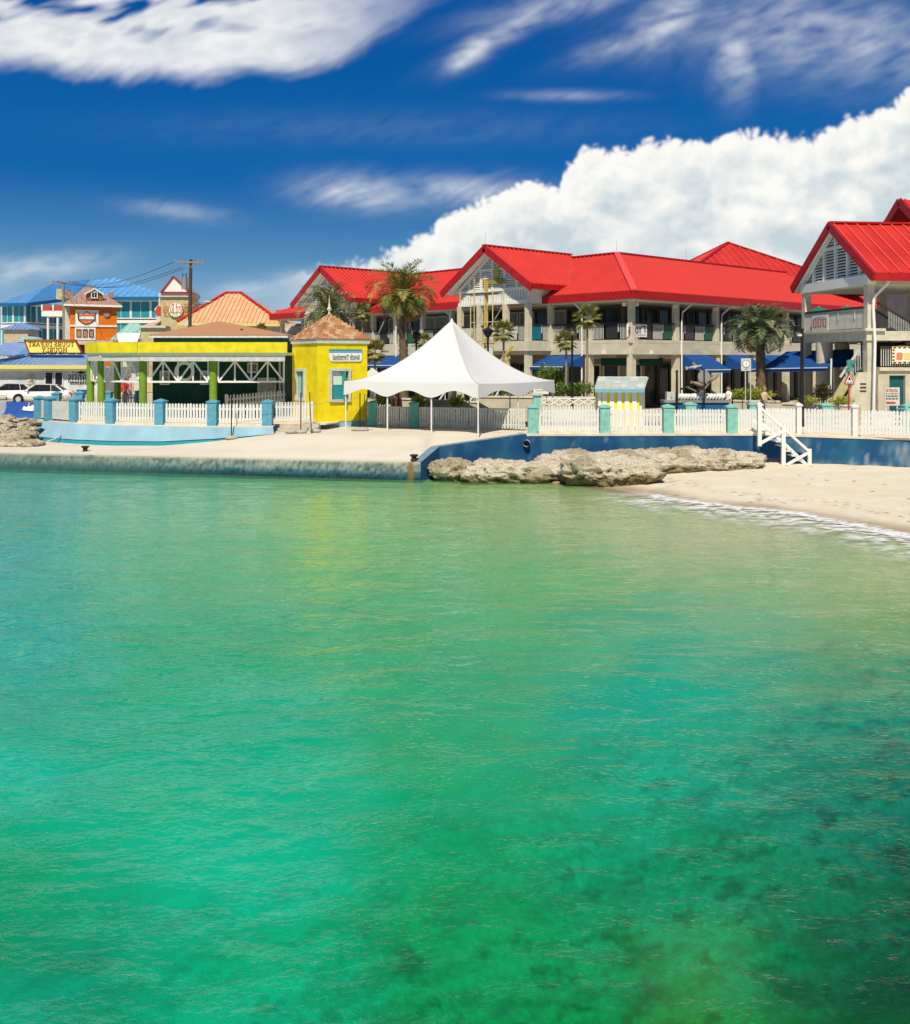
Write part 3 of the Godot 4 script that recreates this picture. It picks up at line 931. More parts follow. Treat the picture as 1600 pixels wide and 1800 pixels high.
# pitted limestone: a flattened body broken up by ridged noise and eaten by holes
func rock_mesh(r: Vector3, sd: int, n := 40, rough := 0.17, flat := 3.2) -> ArrayMesh:
	var f := FastNoiseLite.new()
	f.noise_type = FastNoiseLite.TYPE_SIMPLEX_SMOOTH
	f.seed = sd; f.frequency = 0.55; f.fractal_octaves = 3
	var rg := FastNoiseLite.new()
	rg.noise_type = FastNoiseLite.TYPE_SIMPLEX
	rg.seed = sd + 5; rg.frequency = 1.5; rg.fractal_octaves = 5; rg.fractal_type = FastNoiseLite.FRACTAL_RIDGED
	var g := FastNoiseLite.new()
	g.noise_type = FastNoiseLite.TYPE_CELLULAR
	g.seed = sd + 1; g.frequency = 2.2; g.fractal_octaves = 3
	var v := []
	var col := []
	for j in n + 1:
		var la := PI * (float(j) / n - 0.5)
		for i in n * 2 + 1:
			var lo := TAU * i / (n * 2)
			var q := V(cos(la) * cos(lo), sin(la), cos(la) * sin(lo))
			var k := pow(pow(absf(q.x), flat) + pow(absf(q.y), flat) + pow(absf(q.z), flat), -1.0 / flat)
			var p := q * k * r
			var big := f.get_noise_3d(p.x + sd, p.y * 1.4, p.z)
			var ridge := rg.get_noise_3d(p.x, p.y * 1.7, p.z)
			var pit := g.get_noise_3d(p.x * 1.3, p.y * 1.6, p.z * 1.3)
			var hole := sm(-0.55, -0.95, pit)
			p += V(q.x * 1.4, q.y, q.z * 1.4) * (big * rough * 2.0 + ridge * rough * 0.85 - hole * rough * 0.8)
			if p.y < 0.0:
				var cut := 1.0 - 0.26 * clampf(-p.y / r.y, 0, 1)
				p = V(p.x * cut, p.y, p.z * cut)
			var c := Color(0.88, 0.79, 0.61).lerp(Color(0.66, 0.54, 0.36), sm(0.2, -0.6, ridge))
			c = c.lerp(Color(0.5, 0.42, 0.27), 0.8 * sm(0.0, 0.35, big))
			c = c.lerp(Color(0.13, 0.105, 0.06), 0.85 * maxf(hole, sm(-0.35, -0.8, ridge)))  # holes and creases darkened in the colour, like shaded recesses
			c = c.lerp(Color(0.2, 0.165, 0.055), sm(0.4, -0.1, p.y / r.y + 0.3 * ridge) * 0.88)  # underside shade painted in, together with the dark waterline band
			v.append(p)
			col.append(c)
	var s := st()
	s.set_smooth_group(0)
	for j in n:
		for i in n * 2:
			var a := j * (n * 2 + 1) + i
			for e in [a, a + 1, a + n * 2 + 2, a, a + n * 2 + 2, a + n * 2 + 1]:
				s.set_color(col[e])
				s.add_vertex(v[e])
	s.index()
	return done(s)

func make_rocks() -> void:
	var L := [
		[V(5.75, 0.38, -36.1), V(1.85, 0.58, 0.95), 3, -0.05, "big rounded limestone boulder at the water, foremost of the rock shelf"],
		[V(2.35, 0.18, -37.6), V(2.2, 0.5, 1.1), 14, 0.12, "long low limestone rock between the blue parapet and the big boulder"],
		[V(10.15, 0.4, -38.7), V(2.15, 0.58, 0.85), 25, 0.05, "grey limestone rock lying on the sand left of the white stairs"],
		[V(-0.1, 0.15, -37.7), V(0.75, 0.5, 0.6), 36, 0.3, "small dark wet rock tucked against the end of the blue parapet"],
		[V(6.4, 0.4, -38.6), V(3.2, 0.52, 1.4), 47, 0.0, "flat pitted limestone shelf along the foot of the blue sea wall"],
	]
	for k in L:
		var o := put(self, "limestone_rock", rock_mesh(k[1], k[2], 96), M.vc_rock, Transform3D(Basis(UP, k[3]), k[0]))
		tag(o, k[4], "rock", "limestone rocks below the sea wall")
	# rubble at the far left, every stone on its own
	rng.seed = 91
	var protos := []
	for i in 5: protos.append(rock_mesh(V(0.5, 0.26, 0.42), 60 + i, 20, 0.2, 2.6))
	for i in 130:
		var f := rng.randf()
		var px := rng.randf_range(-60, 64)
		var py := lerpf(737, 787, f)
		var d := lerpf(46.5, 42.8, f) - px * 0.002
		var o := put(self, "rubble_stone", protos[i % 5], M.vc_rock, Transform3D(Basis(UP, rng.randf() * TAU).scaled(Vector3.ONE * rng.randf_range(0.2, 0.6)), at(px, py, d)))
		tag(o, "pale limestone rubble stone heaped on the bank left of the pale blue terrace base", "stone", "rubble stones on the bank")
	slab(self, "bank", [at(-400, 737, 48.6), at(64, 737, 47.6), at(66, 790, 42.6), at(-400, 790, 44.2)], 0.6, M.ground).set_meta("kind", "structure")

# ---------------------------------------------------------------- fences
var picket_mesh := {}
func picket(h: float, w := 0.075) -> ArrayMesh:
	var k := "%.2f_%.3f" % [h, w]
	if not picket_mesh.has(k):
		var s := st()
		var a := w / 2.0
		var t := 0.011
		var p := [V(-a, 0, t), V(a, 0, t), V(a, h - 0.06, t), V(0, h, t), V(-a, h - 0.06, t)]
		var q := []
		for e in p: q.append(e - V(0, 0, 2 * t))
		for f in [p, q]:
			tri(s, f[0], f[1], f[2]); tri(s, f[0], f[2], f[4]); tri(s, f[4], f[2], f[3])
		for i in 5: quad(s, p[i], p[(i + 1) % 5], q[(i + 1) % 5], q[i])
		picket_mesh[k] = done(s)
	return picket_mesh[k]

func gate_post(parent: Node, p: Vector3, w: float, h: float, mat: Material, yaw := 0.0, cap := true) -> Node3D:
	var o := box(parent, "post", p + V(0, h / 2, 0), V(w, h, w), mat, Basis(UP, yaw))
	if cap:
		box(o, "cap", V(0, h / 2 + 0.03, 0), V(w + 0.08, 0.06, w + 0.08), mat)
		var c := CylinderMesh.new()
		c.bottom_radius = (w + 0.06) * 0.7; c.top_radius = 0.0; c.height = 0.1; c.radial_segments = 4; c.rings = 1
		put(o, "cap_top", c, mat, Transform3D(Basis(UP, PI / 4), V(0, h / 2 + 0.11, 0)))
	return o

# pickets on two rails between a and b (ground points); toe: a kerb board under them
func picket_run(parent: Node, a: Vector3, b: Vector3, h: float, gap: float, mat: Material, w := 0.075, lift := 0.12, toe := true) -> void:
	var n := maxi(1, int(round(a.distance_to(b) / gap)))
	var q := aim(V(a.x, 0, a.z), V(b.x, 0, b.z))
	var m := picket(h - lift, w)
	for i in n: put(parent, "picket", m, mat, Transform3D(q * Basis(V(0, 0, 1), rng.randf_range(-0.016, 0.016)), a.lerp(b, (i + 0.5) / n) + V(0, lift + rng.randf_range(-0.012, 0.012), 0) + q.z * 0.045))
	beam(parent, "rail", a + V(0, lift + 0.16, 0), b + V(0, lift + 0.16, 0), 0.05, 0.09, mat)
	beam(parent, "rail", a + V(0, h - 0.25, 0), b + V(0, h - 0.25, 0), 0.05, 0.09, mat)
	if toe: beam(parent, "toe_board", a + V(0, 0.05, 0), b + V(0, 0.05, 0), 0.2, 0.1, M.terrace)

func fence_line(pts: Array, labels_h: Array) -> void: pass

func make_fences() -> void:
	rng.seed = 12
	# the terrace of the open hall on the left
	var P := [gp(70, 737, 1.72), gp(88, 739, 1.72), gp(133, 742, 1.72), gp(197, 744.5, 1.72), gp(283, 746.5, 1.72), gp(375, 748, 1.72), gp(471, 748, 1.72)]
	var t := thing("picket_fence", "white picket fence with pale blue posts along the curved terrace edge", "fence", P[4])
	for i in P.size():
		var p: Vector3 = P[i] - P[4]
		var nb: Vector3 = P[mini(i + 1, P.size() - 1)] - P[maxi(i - 1, 0)]
		gate_post(t, p, 0.42, 1.02, M.post_teal, atan2(-nb.z, nb.x))
		if i > 0:
			var a: Vector3 = P[i - 1] - P[4]
			var dir := (p - a).normalized() * 0.24
			if i <= 2:
				beam(t, "solid_panel", a + dir + V(0, 0.52, 0), p - dir + V(0, 0.52, 0), 0.06, 0.86, M.off_white)
			else:
				picket_run(t, a + dir, p - dir, 0.98, 0.15, M.picket, 0.102)
	# posts on the far side of the same terrace
	var B := [gp(100, 724, 1.72), gp(141, 722.5, 1.72), gp(190, 721, 1.72), gp(246, 720, 1.72)]
	var t2 := thing("picket_fence", "far picket fence with pale blue posts, seen through the green columns", "fence", B[0])
	for i in B.size():
		gate_post(t2, B[i] - B[0], 0.42, 1.0, M.post_teal)
		if i > 0: picket_run(t2, B[i - 1] - B[0] + V(0.25, 0, 0), B[i] - B[0] - V(0.25, 0, 0), 0.95, 0.16, M.picket)
	# beside the yellow kiosk, above the steps
	var a3 := V(X(484, 44.25), 1.72, -44.25)
	var b3 := V(X(549, 44.6), 1.72, -44.6)
	var t3 := thing("picket_fence", "short white picket fence above the steps beside the yellow kiosk", "fence", a3)
	picket_run(t3, Vector3.ZERO, b3 - a3, 1.0, 0.13, M.picket, 0.09)
	gate_post(t3, b3 - a3, 0.09, 1.0, M.picket, 0, false)
	# the sloping rail inside the hall
	var a4 := at(398, 722, 49.0)
	var b4 := at(502, 712, 49.5)
	var t4 := thing("picket_fence", "white picket rail climbing the ramp inside the open hall", "fence", a4)
	picket_run(t4, Vector3.ZERO, b4 - a4, 0.8, 0.16, M.picket, 0.085)
	gate_post(t4, Vector3.ZERO, 0.12, 0.84, M.picket, 0, false)

	# promenade: aqua posts, then white ones
	var w := 1.56
	var R := [V(X(937, 40.5), w, -40.5), V(X(1063, 40.6), w, -40.6), V(X(1174, 40.7), w, -40.7), V(X(1286, 40.7), w, -40.7), V(X(1335, 40.7), w, -40.7), V(X(1404, 40.2), w, -40.2), V(X(1502, 39.0), w, -39.0), V(X(1612, 37.9), w, -37.9)]
	var f := thing("picket_fence", "long white picket fence with aqua capped posts on the blue sea wall", "fence", R[2])
	for i in R.size():
		var p: Vector3 = R[i] - R[2]
		if i < 4: gate_post(f, p, 0.42, 1.07, M.post_aqua)
		else: gate_post(f, p, 0.2, 1.16, M.picket)
		if i > 0:
			var a: Vector3 = R[i - 1] - R[2]
			var dir := (p - a).normalized()
			picket_run(f, a + dir * 0.24, p - dir * (0.24 if i < 4 else 0.12), 1.02 if i < 5 else 1.08, 0.125 if i != 2 else 0.15, M.picket, 0.1 if i != 2 else 0.092, 0.1)
	# the far fence of the promenade, its posts just showing over the near one
	var Q := []
	for k in [[1213, 46.2], [1325, 46.2], [1452, 45.4], [1598, 44.6]]: Q.append(V(X(k[0], k[1]), 1.5, -k[1]))
	var g := thing("picket_fence", "second picket fence across the promenade, only its aqua caps showing", "fence", Q[0])
	for i in Q.size():
		gate_post(g, Q[i] - Q[0], 0.5, 0.98, M.post_aqua)
		if i > 0: picket_run(g, Q[i - 1] - Q[0] + V(0.3, 0, 0), Q[i] - Q[0] - V(0.3, 0, 0), 0.78, 0.14, M.picket)
	# crossed lattice fence behind the first panel
	var l0 := at(948, 741, 44.5)
	var l1 := at(1052, 740, 44.5)
	var l := thing("lattice_fence", "white fence topped by a row of crossed braces behind the promenade pickets", "fence", l0)
	picket_run(l, Vector3.ZERO, l1 - l0, 0.72, 0.13, M.picket)
	for i in 6:
		var a := (l1 - l0) * (i / 6.0) + V(0, 0.74, 0)
		var b := (l1 - l0) * ((i + 1) / 6.0) + V(0, 0.74, 0)
		beam(l, "brace", a, b + V(0, 0.28, 0), 0.04, 0.05, M.picket)
		beam(l, "brace", a + V(0, 0.28, 0), b, 0.04, 0.05, M.picket)
	beam(l, "rail", V(0, 1.05, 0), l1 - l0 + V(0, 1.05, 0), 0.05, 0.06, M.picket)

	# grey-white gate panels in the shade behind the tent
	var G := [gp(655, 750, 1.45), gp(728, 752.5, 1.45), gp(925, 757, 1.45)]
	var h := thing("gate_fence", "grey white slatted gates with shade toned aqua posts in the shade behind the tent", "fence", G[1])
	gate_post(h, G[0] - G[1], 0.42, 1.1, M.aqua_shade)
	gate_post(h, Vector3.ZERO, 0.42, 1.12, M.aqua_shade)
	for i in 2:
		var a: Vector3 = G[i] - G[1]
		var b: Vector3 = G[i + 1] - G[1]
		var n := 3 if i == 0 else 6
		for k in n:
			var p := a.lerp(b, (k + (0.14 if k == 0 else 0.02)) / n)
			var q := a.lerp(b, (k + 0.98) / n)
			picket_run(h, p, q, 0.98, 0.118, M.off_white, 0.09, 0.08, false)
			beam(h, "gate_frame", p + V(0, 0.95, 0), q + V(0, 0.95, 0), 0.06, 0.08, M.off_white)
			beam(h, "gate_frame", p + V(0, 0.1, 0), p + V(0, 0.98, 0), 0.05, 0.05, M.off_white)
	# temporary crowd-control poles standing in concrete feet on the deck
	var feet := [[407, 788.5, 709, "mesh fence pole in a concrete foot, leftmost of those on the deck"], [529, 781, 709, "mesh fence pole in a concrete foot, middle one on the deck"], [633, 767, 700, "mesh fence pole in a concrete foot before the yellow kiosk"]]
	for k in feet:
		var d := 42.2 if k[0] == 407 else 42.5 if k[0] == 529 else 43.3
		var base := at(k[0], k[1], d)
		base.y = dock_h(base.x, d) + 0.03
		var o := thing("barrier_pole", k[3], "barrier", base, 0.0, "mesh fence poles standing on the deck")
		ball(o, "concrete_foot", V(0, 0.07, 0), V(0.42 if k[0] > 600 else 0.28, 0.1, 0.2), M.concrete)
		if k[0] == 529: ball(o, "concrete_foot", V(0.62, 0.09, -0.2), V(0.26, 0.09, 0.18), M.concrete)
		if k[0] == 529: ball(o, "concrete_foot", V(-0.42, 0.08, 0.15), V(0.26, 0.1, 0.18), M.concrete)
		var hh: float = (k[1] - k[2]) * d / F
		cyl(o, "pole", V(0, 0.0, 0), V(0, hh, 0), 0.025, 0.025, M.iron)
		if k[0] == 529: cyl(o, "pole", V(0.5, 0.0, 0.2), V(0.38, hh, 0), 0.022, 0.022, M.wood_pole)
		if k[0] == 633: for e in [0.2, 0.32]: cyl(o, "pole", V(e, 0.0, 0), V(e, hh - 0.05, 0), 0.018, 0.018, M.wood_pole)
	# the wires between them
	var wl := thing("barrier_wire", "thin pale cable slung between the mesh fence poles on the deck", "cable", at(529, 710, 42.5))
	var o3 := at(529, 710, 42.5)
	for k in [[[407, 709, 42.2], [529, 710, 42.5], 0], [[545, 712, 42.5], [633, 700, 43.3], 1]]:
		cyl(wl, "wire", at(k[0][0], k[0][1], k[0][2]) - o3, at(k[1][0], k[1][1], k[1][2]) - o3, 0.009, 0.009, M.wood_pale, 5)

# ---------------------------------------------------------------- white stairs to the beach
func make_stairs() -> void:
	var d := 39.4
	var o := at(1335, 820, d)
	var t := thing("beach_stairs", "white wooden stairs with crossed side braces going down to the sand", "stairs", o)
	var L := func(px: float, py: float, dd := 0.0) -> Vector3: return at(px, py, d) - o + V(0, 0, -dd)
	beam(t, "post", L.call(1335, 784), L.call(1335, 712), 0.15, 0.15, M.white)
	beam(t, "post", L.call(1377, 824), L.call(1377, 749), 0.15, 0.15, M.white)
	beam(t, "post", L.call(1423, 827), L.call(1423, 789), 0.13, 0.13, M.white)
	beam(t, "handrail", L.call(1336, 716), L.call(1377, 752), 0.12, 0.09, M.white)
	beam(t, "handrail", L.call(1377, 753), L.call(1423, 794), 0.12, 0.09, M.white)
	beam(t, "brace", L.call(1335, 780, -0.02), L.call(1377, 757, -0.02), 0.06, 0.12, M.white)
	beam(t, "brace", L.call(1379, 819, -0.02), L.call(1422, 795, -0.02), 0.06, 0.11, M.white)
	for z in [0.03, 0.93]:
		beam(t, "stringer", L.call(1336, 741, z), L.call(1379, 780, z), 0.06, 0.13, M.white)
		beam(t, "stringer", L.call(1379, 780, z), L.call(1421, 820, z), 0.06, 0.13, M.white)
	for i in range(1, 9):
		var a: Vector3 = L.call(1342 + i * 9.2, 752 + i * 8.4, 0.0)
		blk(t, "tread", a + V(-0.12, 0, 0.0), a + V(0.14, 0.045, -0.95), M.white)
	beam(t, "foot_plank", L.call(1379, 818, 0.0), L.call(1424, 823, 0.0), 0.9, 0.06, M.wood_pale)

# ---------------------------------------------------------------- the white peaked tent
func make_tent() -> void:
	var c := V(-0.15, 1.42, -46.0)
	var t := thing("peaked_tent", "white high peaked marquee tent with scalloped valance on thin poles", "tent", c)
	var r := 5.12
	var ph := deg_to_rad(13.0)
	var C := []
	for k in 4:
		var a := ph + k * PI / 2.0
		C.append(V(sin(a) * r, 2.2, cos(a) * r))
	var s := st()
	s.set_smooth_group(0)
	var peak := 5.12
	var n := 18
	for k in 4:
		var A: Vector3 = C[k]
		var B: Vector3 = C[(k + 1) % 4]
		for i in n:
			for j in n:
				var q := []
				for e in [[i, j], [i + 1, j], [i + 1, j + 1], [i, j + 1]]:
					var f := float(e[0]) / n          # 0 at the peak, 1 at the eave
					var u := float(e[1]) / n
					var edge := A.lerp(B, u)
					var y := lerpf(peak, 2.2, 1.0 - pow(1.0 - f, 1.75)) - 0.04 * sin(PI * u) * f
					# between the ridges the cloth hangs a little
					q.append(V(edge.x * f, y - 0.16 * sin(PI * u) * sin(PI * f), edge.z * f))
				if i == 0: tri(s, q[0], q[1], q[2])
				else: quad(s, q[0], q[1], q[2], q[3])
	s.index()
	put(t, "canopy", done(s), M.canvas)
	# scalloped valance, one cloth for each side
	for k in 4:
		var A: Vector3 = C[k]
		var B: Vector3 = C[(k + 1) % 4]
		var v := st()
		v.set_smooth_group(0)
		var bays := 3 if k == 3 or k == 1 else 2
		var out := (A + B).normalized()
		for i in 72:
			var q := []
			for e in [[i, 0], [i + 1, 0], [i + 1, 1], [i, 1]]:
				var u: float = e[0] / 72.0
				var drop := 0.3 + 0.3 * pow(absf(cos(PI * u * bays)), 2.2) * (1.0 if absf(u * bays - round(u * bays)) < 0.5 else 1.0)
				q.append(A.lerp(B, u) + V(0, -0.04 * sin(PI * u) - drop * e[1], 0) + V(out.x, 0, out.z) * 0.05 * e[1])
			quad(v, q[0], q[1], q[2], q[3])
		v.index()
		put(t, "valance", done(v), M.canvas)
		for b in bays:
			var p := A.lerp(B, float(b) / bays) * 0.985
			var wp := p + c
			var gy := (dock_h(wp.x, -wp.z) if -wp.z < 45.2 else 1.44) - c.y
			cyl(t, "pole", V(p.x, gy, p.z), V(p.x, 2.15, p.z), 0.035, 0.035, M.pole_white, 8)
			blk(t, "pole_foot", V(p.x - 0.12, gy, p.z - 0.12), V(p.x + 0.12, gy + 0.02, p.z + 0.12), M.iron)
	for k in 4:
		var rp := []
		for i in range(1, n + 1):
			var f := float(i) / n
			rp.append(V(C[k].x * f, lerpf(peak, 2.2, 1.0 - pow(1.0 - f, 1.75)) + 0.01, C[k].z * f))
		tube(t, "ridge_seam", rp, 0.018, M.off_white, 5)
	cyl(t, "peak_cap", V(0, peak - 0.12, 0), V(0, peak + 0.06, 0), 0.1, 0.03, M.canvas, 10)

# ---------------------------------------------------------------- yellow kiosk
func window_unit(parent: Node, c: Vector3, w: float, h: float, fr: Material, gl: Material, b := Basis(), t := 0.1, nm := "window", bars := 0) -> void:
	var o := put(parent, nm, frame_mesh(w, h, t), fr, Transform3D(b, c))
	box(o, "pane", V(0, 0, -0.03), V(w - 2 * t, h - 2 * t, 0.02), gl)
	for i in bars: box(o, "bar", V(-w / 2 + t + (w - 2 * t) * (i + 1.0) / (bars + 1), 0, 0.0), V(0.05, h - 2 * t, 0.05), fr)

var frames := {}
func frame_mesh(w: float, h: float, t: float, dep := 0.12) -> ArrayMesh:
	var k := "%.2f_%.2f_%.2f_%.2f" % [w, h, t, dep]
	if not frames.has(k):
		var s := SurfaceTool.new()
		for e in [[V(0, h / 2 - t / 2, 0), V(w, t, dep)], [V(0, -h / 2 + t / 2, 0), V(w, t, dep)], [V(-w / 2 + t / 2, 0, 0), V(t, h - 2 * t, dep)], [V(w / 2 - t / 2, 0, 0), V(t, h - 2 * t, dep)]]:
			s.append_from(bm(e[1]), 0, Transform3D(Basis(), e[0]))
		frames[k] = s.commit()
	return frames[k]

# rows of shingles on a roof slope given by two eave corners and two upper corners
func shingles(parent: Node, a: Vector3, b: Vector3, c: Vector3, d: Vector3, rows: int, w: float, mats: Array) -> void:
	var n := (b - a).cross(d - a).normalized()
	if n.y < 0: n = -n
	for j in rows:
		var f := float(j) / rows
		var g := float(j + 1.08) / rows
		var p := a.lerp(d, f)
		var q := b.lerp(c, f)
		var L := p.distance_to(q)
		if L < 0.12: continue
		var m := maxi(1, int(round(L / w)))
		for i in m:
			var u := float(i) / m
			var v := float(i + 1) / m
			var pa := p.lerp(q, u)
			var pb := p.lerp(q, v)
			var mid := (a.lerp(d, minf(g, 1.0))).lerp(b.lerp(c, minf(g, 1.0)), (u + v) / 2)
			var x := (pb - pa)
			var up := mid - (pa + pb) / 2
			up = up - x.normalized() * up.dot(x.normalized())
			if up.length() < 0.02: continue
			var q2 := Basis(x.normalized(), n, x.normalized().cross(n))
			put(parent, "shingle", bm(V(snappedf(L / m - 0.012, 0.01), 0.03, snappedf(up.length(), 0.02))), mats[rng.randi() % mats.size()], Transform3D(q2.rotated(x.normalized(), 0.0), (pa + pb) / 2 + up / 2 + n * (0.02 + 0.006 * (i % 2))))

func make_kiosk() -> void:
	var o := gp(558, 753, 1.42)
	var e1 := V(0.845, 0, -0.535)
	var yaw := atan2(0.535, 0.845)
	var t := thing("ticket_kiosk", "bright yellow square kiosk with brown shingled pyramid roof and spire", "kiosk", o, yaw)
	var w := 2.62
	var dp := 3.0
	var h := 4.14
	var hf := 0.3
	# walls with window openings, 0.2 thick
	var wy0 := 1.3
	var wy1 := 2.72
	var wall_front := st()
	wall_open(wall_front, V(0, hf, 0), V(w, hf, 0), h - hf, [[0.72, wy0 - hf, 1.58, wy1 - hf]], V(0, 0, -0.2))
	put(t, "front_wall", done(wall_front), M.yellow)
	var wall_left := st()
	wall_open(wall_left, V(0, hf, -dp), V(0, hf, -0.203), h - hf, [[0.6, wy0 - hf, 1.6, wy1 - hf]], V(0.2, 0, 0))
	put(t, "side_wall", done(wall_left), M.yellow)
	blk(t, "side_wall", V(w - 0.2, hf, -0.2), V(w, h, -dp), M.yellow)
	blk(t, "back_wall", V(0.2, hf, -dp), V(w - 0.2, h, -dp + 0.2), M.yellow)
	blk(t, "plinth", V(0.02, -0.3, -0.02), V(w - 0.02, hf, -dp + 0.02), M.base_blue)
	blk(t, "floor", V(0.2, hf, -0.2), V(w - 0.2, hf + 0.05, -dp + 0.2), M.terrace)
	# cream cornice boards
	for e in [[V(-0.08, h - 0.14, 0.08), V(w + 0.08, h, 0.003)], [V(-0.08, h - 0.14, 0.003), V(-0.003, h, -dp)], [V(w + 0.003, h - 0.14, 0.003), V(w + 0.08, h, -dp)]]: blk(t, "cornice", e[0], e[1], M.off_white)
	blk(t, "eave_board", V(-0.1, h, 0.1), V(w + 0.1, h + 0.05, -dp - 0.1), M.off_white)
	# roof of shingles
	rng.seed = 5
	var A := V(-0.12, h + 0.05, 0.12); var B := V(w + 0.12, h + 0.05, 0.12); var C := V(w + 0.12, h + 0.05, -dp - 0.12); var D := V(-0.12, h + 0.05, -dp - 0.12)
	var ap := V(w / 2, h + 1.3, -dp / 2)
	var s := st()
	for e in [[A, B], [B, C], [C, D], [D, A]]: tri(s, e[0], e[1], ap)
	var rf := put(t, "roof", done(s), M.shingle)
	var mats := [M.shingle, M.shingle, M.shingle_pale, M.shingle_rust]
	shingles(rf, A, B, ap, ap, 11, 0.3, mats)
	shingles(rf, D, A, ap, ap, 11, 0.3, mats)
	lathe(t, "spire", [Vector2(0.1, 0), Vector2(0.06, 0.1), Vector2(0.05, 0.2), Vector2(0.12, 0.28), Vector2(0.12, 0.34), Vector2(0.05, 0.42), Vector2(0.06, 0.5), Vector2(0.03, 0.6), Vector2(0.0, 1.0)], ap + V(0, -0.05, 0), M.off_white, 10)
	# windows: cream surrounds, glazed, with a sash standing open on the front one
	var fo := put(t, "window", frame_mesh(1.12, 1.6, 0.13, 0.2), M.off_white, Transform3D(Basis(), V(1.15, 2.01, 0.0)))
	box(fo, "pane", V(-0.12, 0.0, -0.07), V(0.6, 1.3, 0.02), M.teal_glass)
	box(fo, "sash", V(0.16, 0.0, 0.14), V(0.05, 1.36, 0.34), M.sign_green)
	box(fo, "blind", V(-0.1, 0.33, -0.05), V(0.5, 0.62, 0.015), mt("blind", 0.6, 0.75, 0.68, 0.6))
	var fl := put(t, "window", frame_mesh(1.12, 1.56, 0.13, 0.2), M.off_white, Transform3D(Basis(UP, -PI / 2), V(0.0, 2.01, -1.9)))
	box(fl, "pane", V(0.0, 0.0, -0.06), V(0.86, 1.3, 0.02), M.teal_glass)
	box(fl, "bar", V(0.05, 0.0, -0.03), V(0.06, 1.3, 0.05), M.sign_green)
	box(fl, "bar", V(-0.2, 0.0, -0.03), V(0.06, 1.3, 0.05), M.off_white)
	# the name board, its corners rounded below
	var sg := thing("name_board", "white name board with blue bar on the yellow kiosk front", "sign", o + Basis(UP, yaw) * V(1.46, 3.42, 0.012), yaw)
	var pts := [Vector2(-0.86, 0.14), Vector2(-0.86, -0.1)]
	for i in 6: pts.append(Vector2(-0.72 - 0.14 * cos(PI / 2 * i / 5.0), -0.1 - 0.18 * sin(PI / 2 * i / 5.0)))
	for i in 6: pts.append(Vector2(0.72 + 0.14 * sin(PI / 2 * i / 5.0), -0.1 - 0.18 * cos(PI / 2 * i / 5.0)))
	pts.append(Vector2(0.86, 0.14))
	outline(sg, "board", pts, 0.04, M.white, Transform3D(Basis(), V(0, 0, 0.045)))
	blk(sg, "bar", V(-0.86, 0.145, 0.0), V(0.86, 0.225, 0.06), M.blue_seam)
	blk(sg, "bar", V(-0.86, 0.23, 0.0), V(0.86, 0.3, 0.07), M.sign_green)
	letters(sg, "South Terminal", 0.22, 1.42, M.shutter_grey, Transform3D(Basis(), V(0, -0.075, 0.065)))

# a wall face from a to b (its foot), height h, with openings [x0, y0, x1, y1], and depth vector t
func wall_open(s: SurfaceTool, a: Vector3, b: Vector3, h: float, holes: Array, t: Vector3) -> void:
	var L := a.distance_to(b)
	var x := (b - a) / L
	var xs := [0.0, L]
	var ys := [0.0, h]
	for k in holes:
		xs.append_array([k[0], k[2]]); ys.append_array([k[1], k[3]])
	xs.sort(); ys.sort()
	for i in xs.size() - 1:
		for j in ys.size() - 1:
			var mx: float = (xs[i] + xs[i + 1]) / 2
			var my: float = (ys[j] + ys[j + 1]) / 2
			var open := false
			for k in holes: open = open or (mx > k[0] and mx < k[2] and my > k[1] and my < k[3])
			if open or xs[i + 1] - xs[i] < 0.001 or ys[j + 1] - ys[j] < 0.001: continue
			var p: Vector3 = a + x * xs[i] + UP * ys[j]
			var q: Vector3 = a + x * xs[i + 1] + UP * ys[j]
			var r: Vector3 = a + x * xs[i + 1] + UP * ys[j + 1]
			var u: Vector3 = a + x * xs[i] + UP * ys[j + 1]
			quad(s, p, q, r, u)
			quad(s, p + t, u + t, r + t, q + t)
	for k in [[0.0, 0.0, L, h]] + holes:
		var p: Vector3 = a + x * k[0] + UP * k[1]
		var q: Vector3 = a + x * k[2] + UP * k[1]
		var r: Vector3 = a + x * k[2] + UP * k[3]
		var u: Vector3 = a + x * k[0] + UP * k[3]
		for e in [[p, q], [q, r], [r, u], [u, p]]: quad(s, e[0], e[1], e[1] + t, e[0] + t)

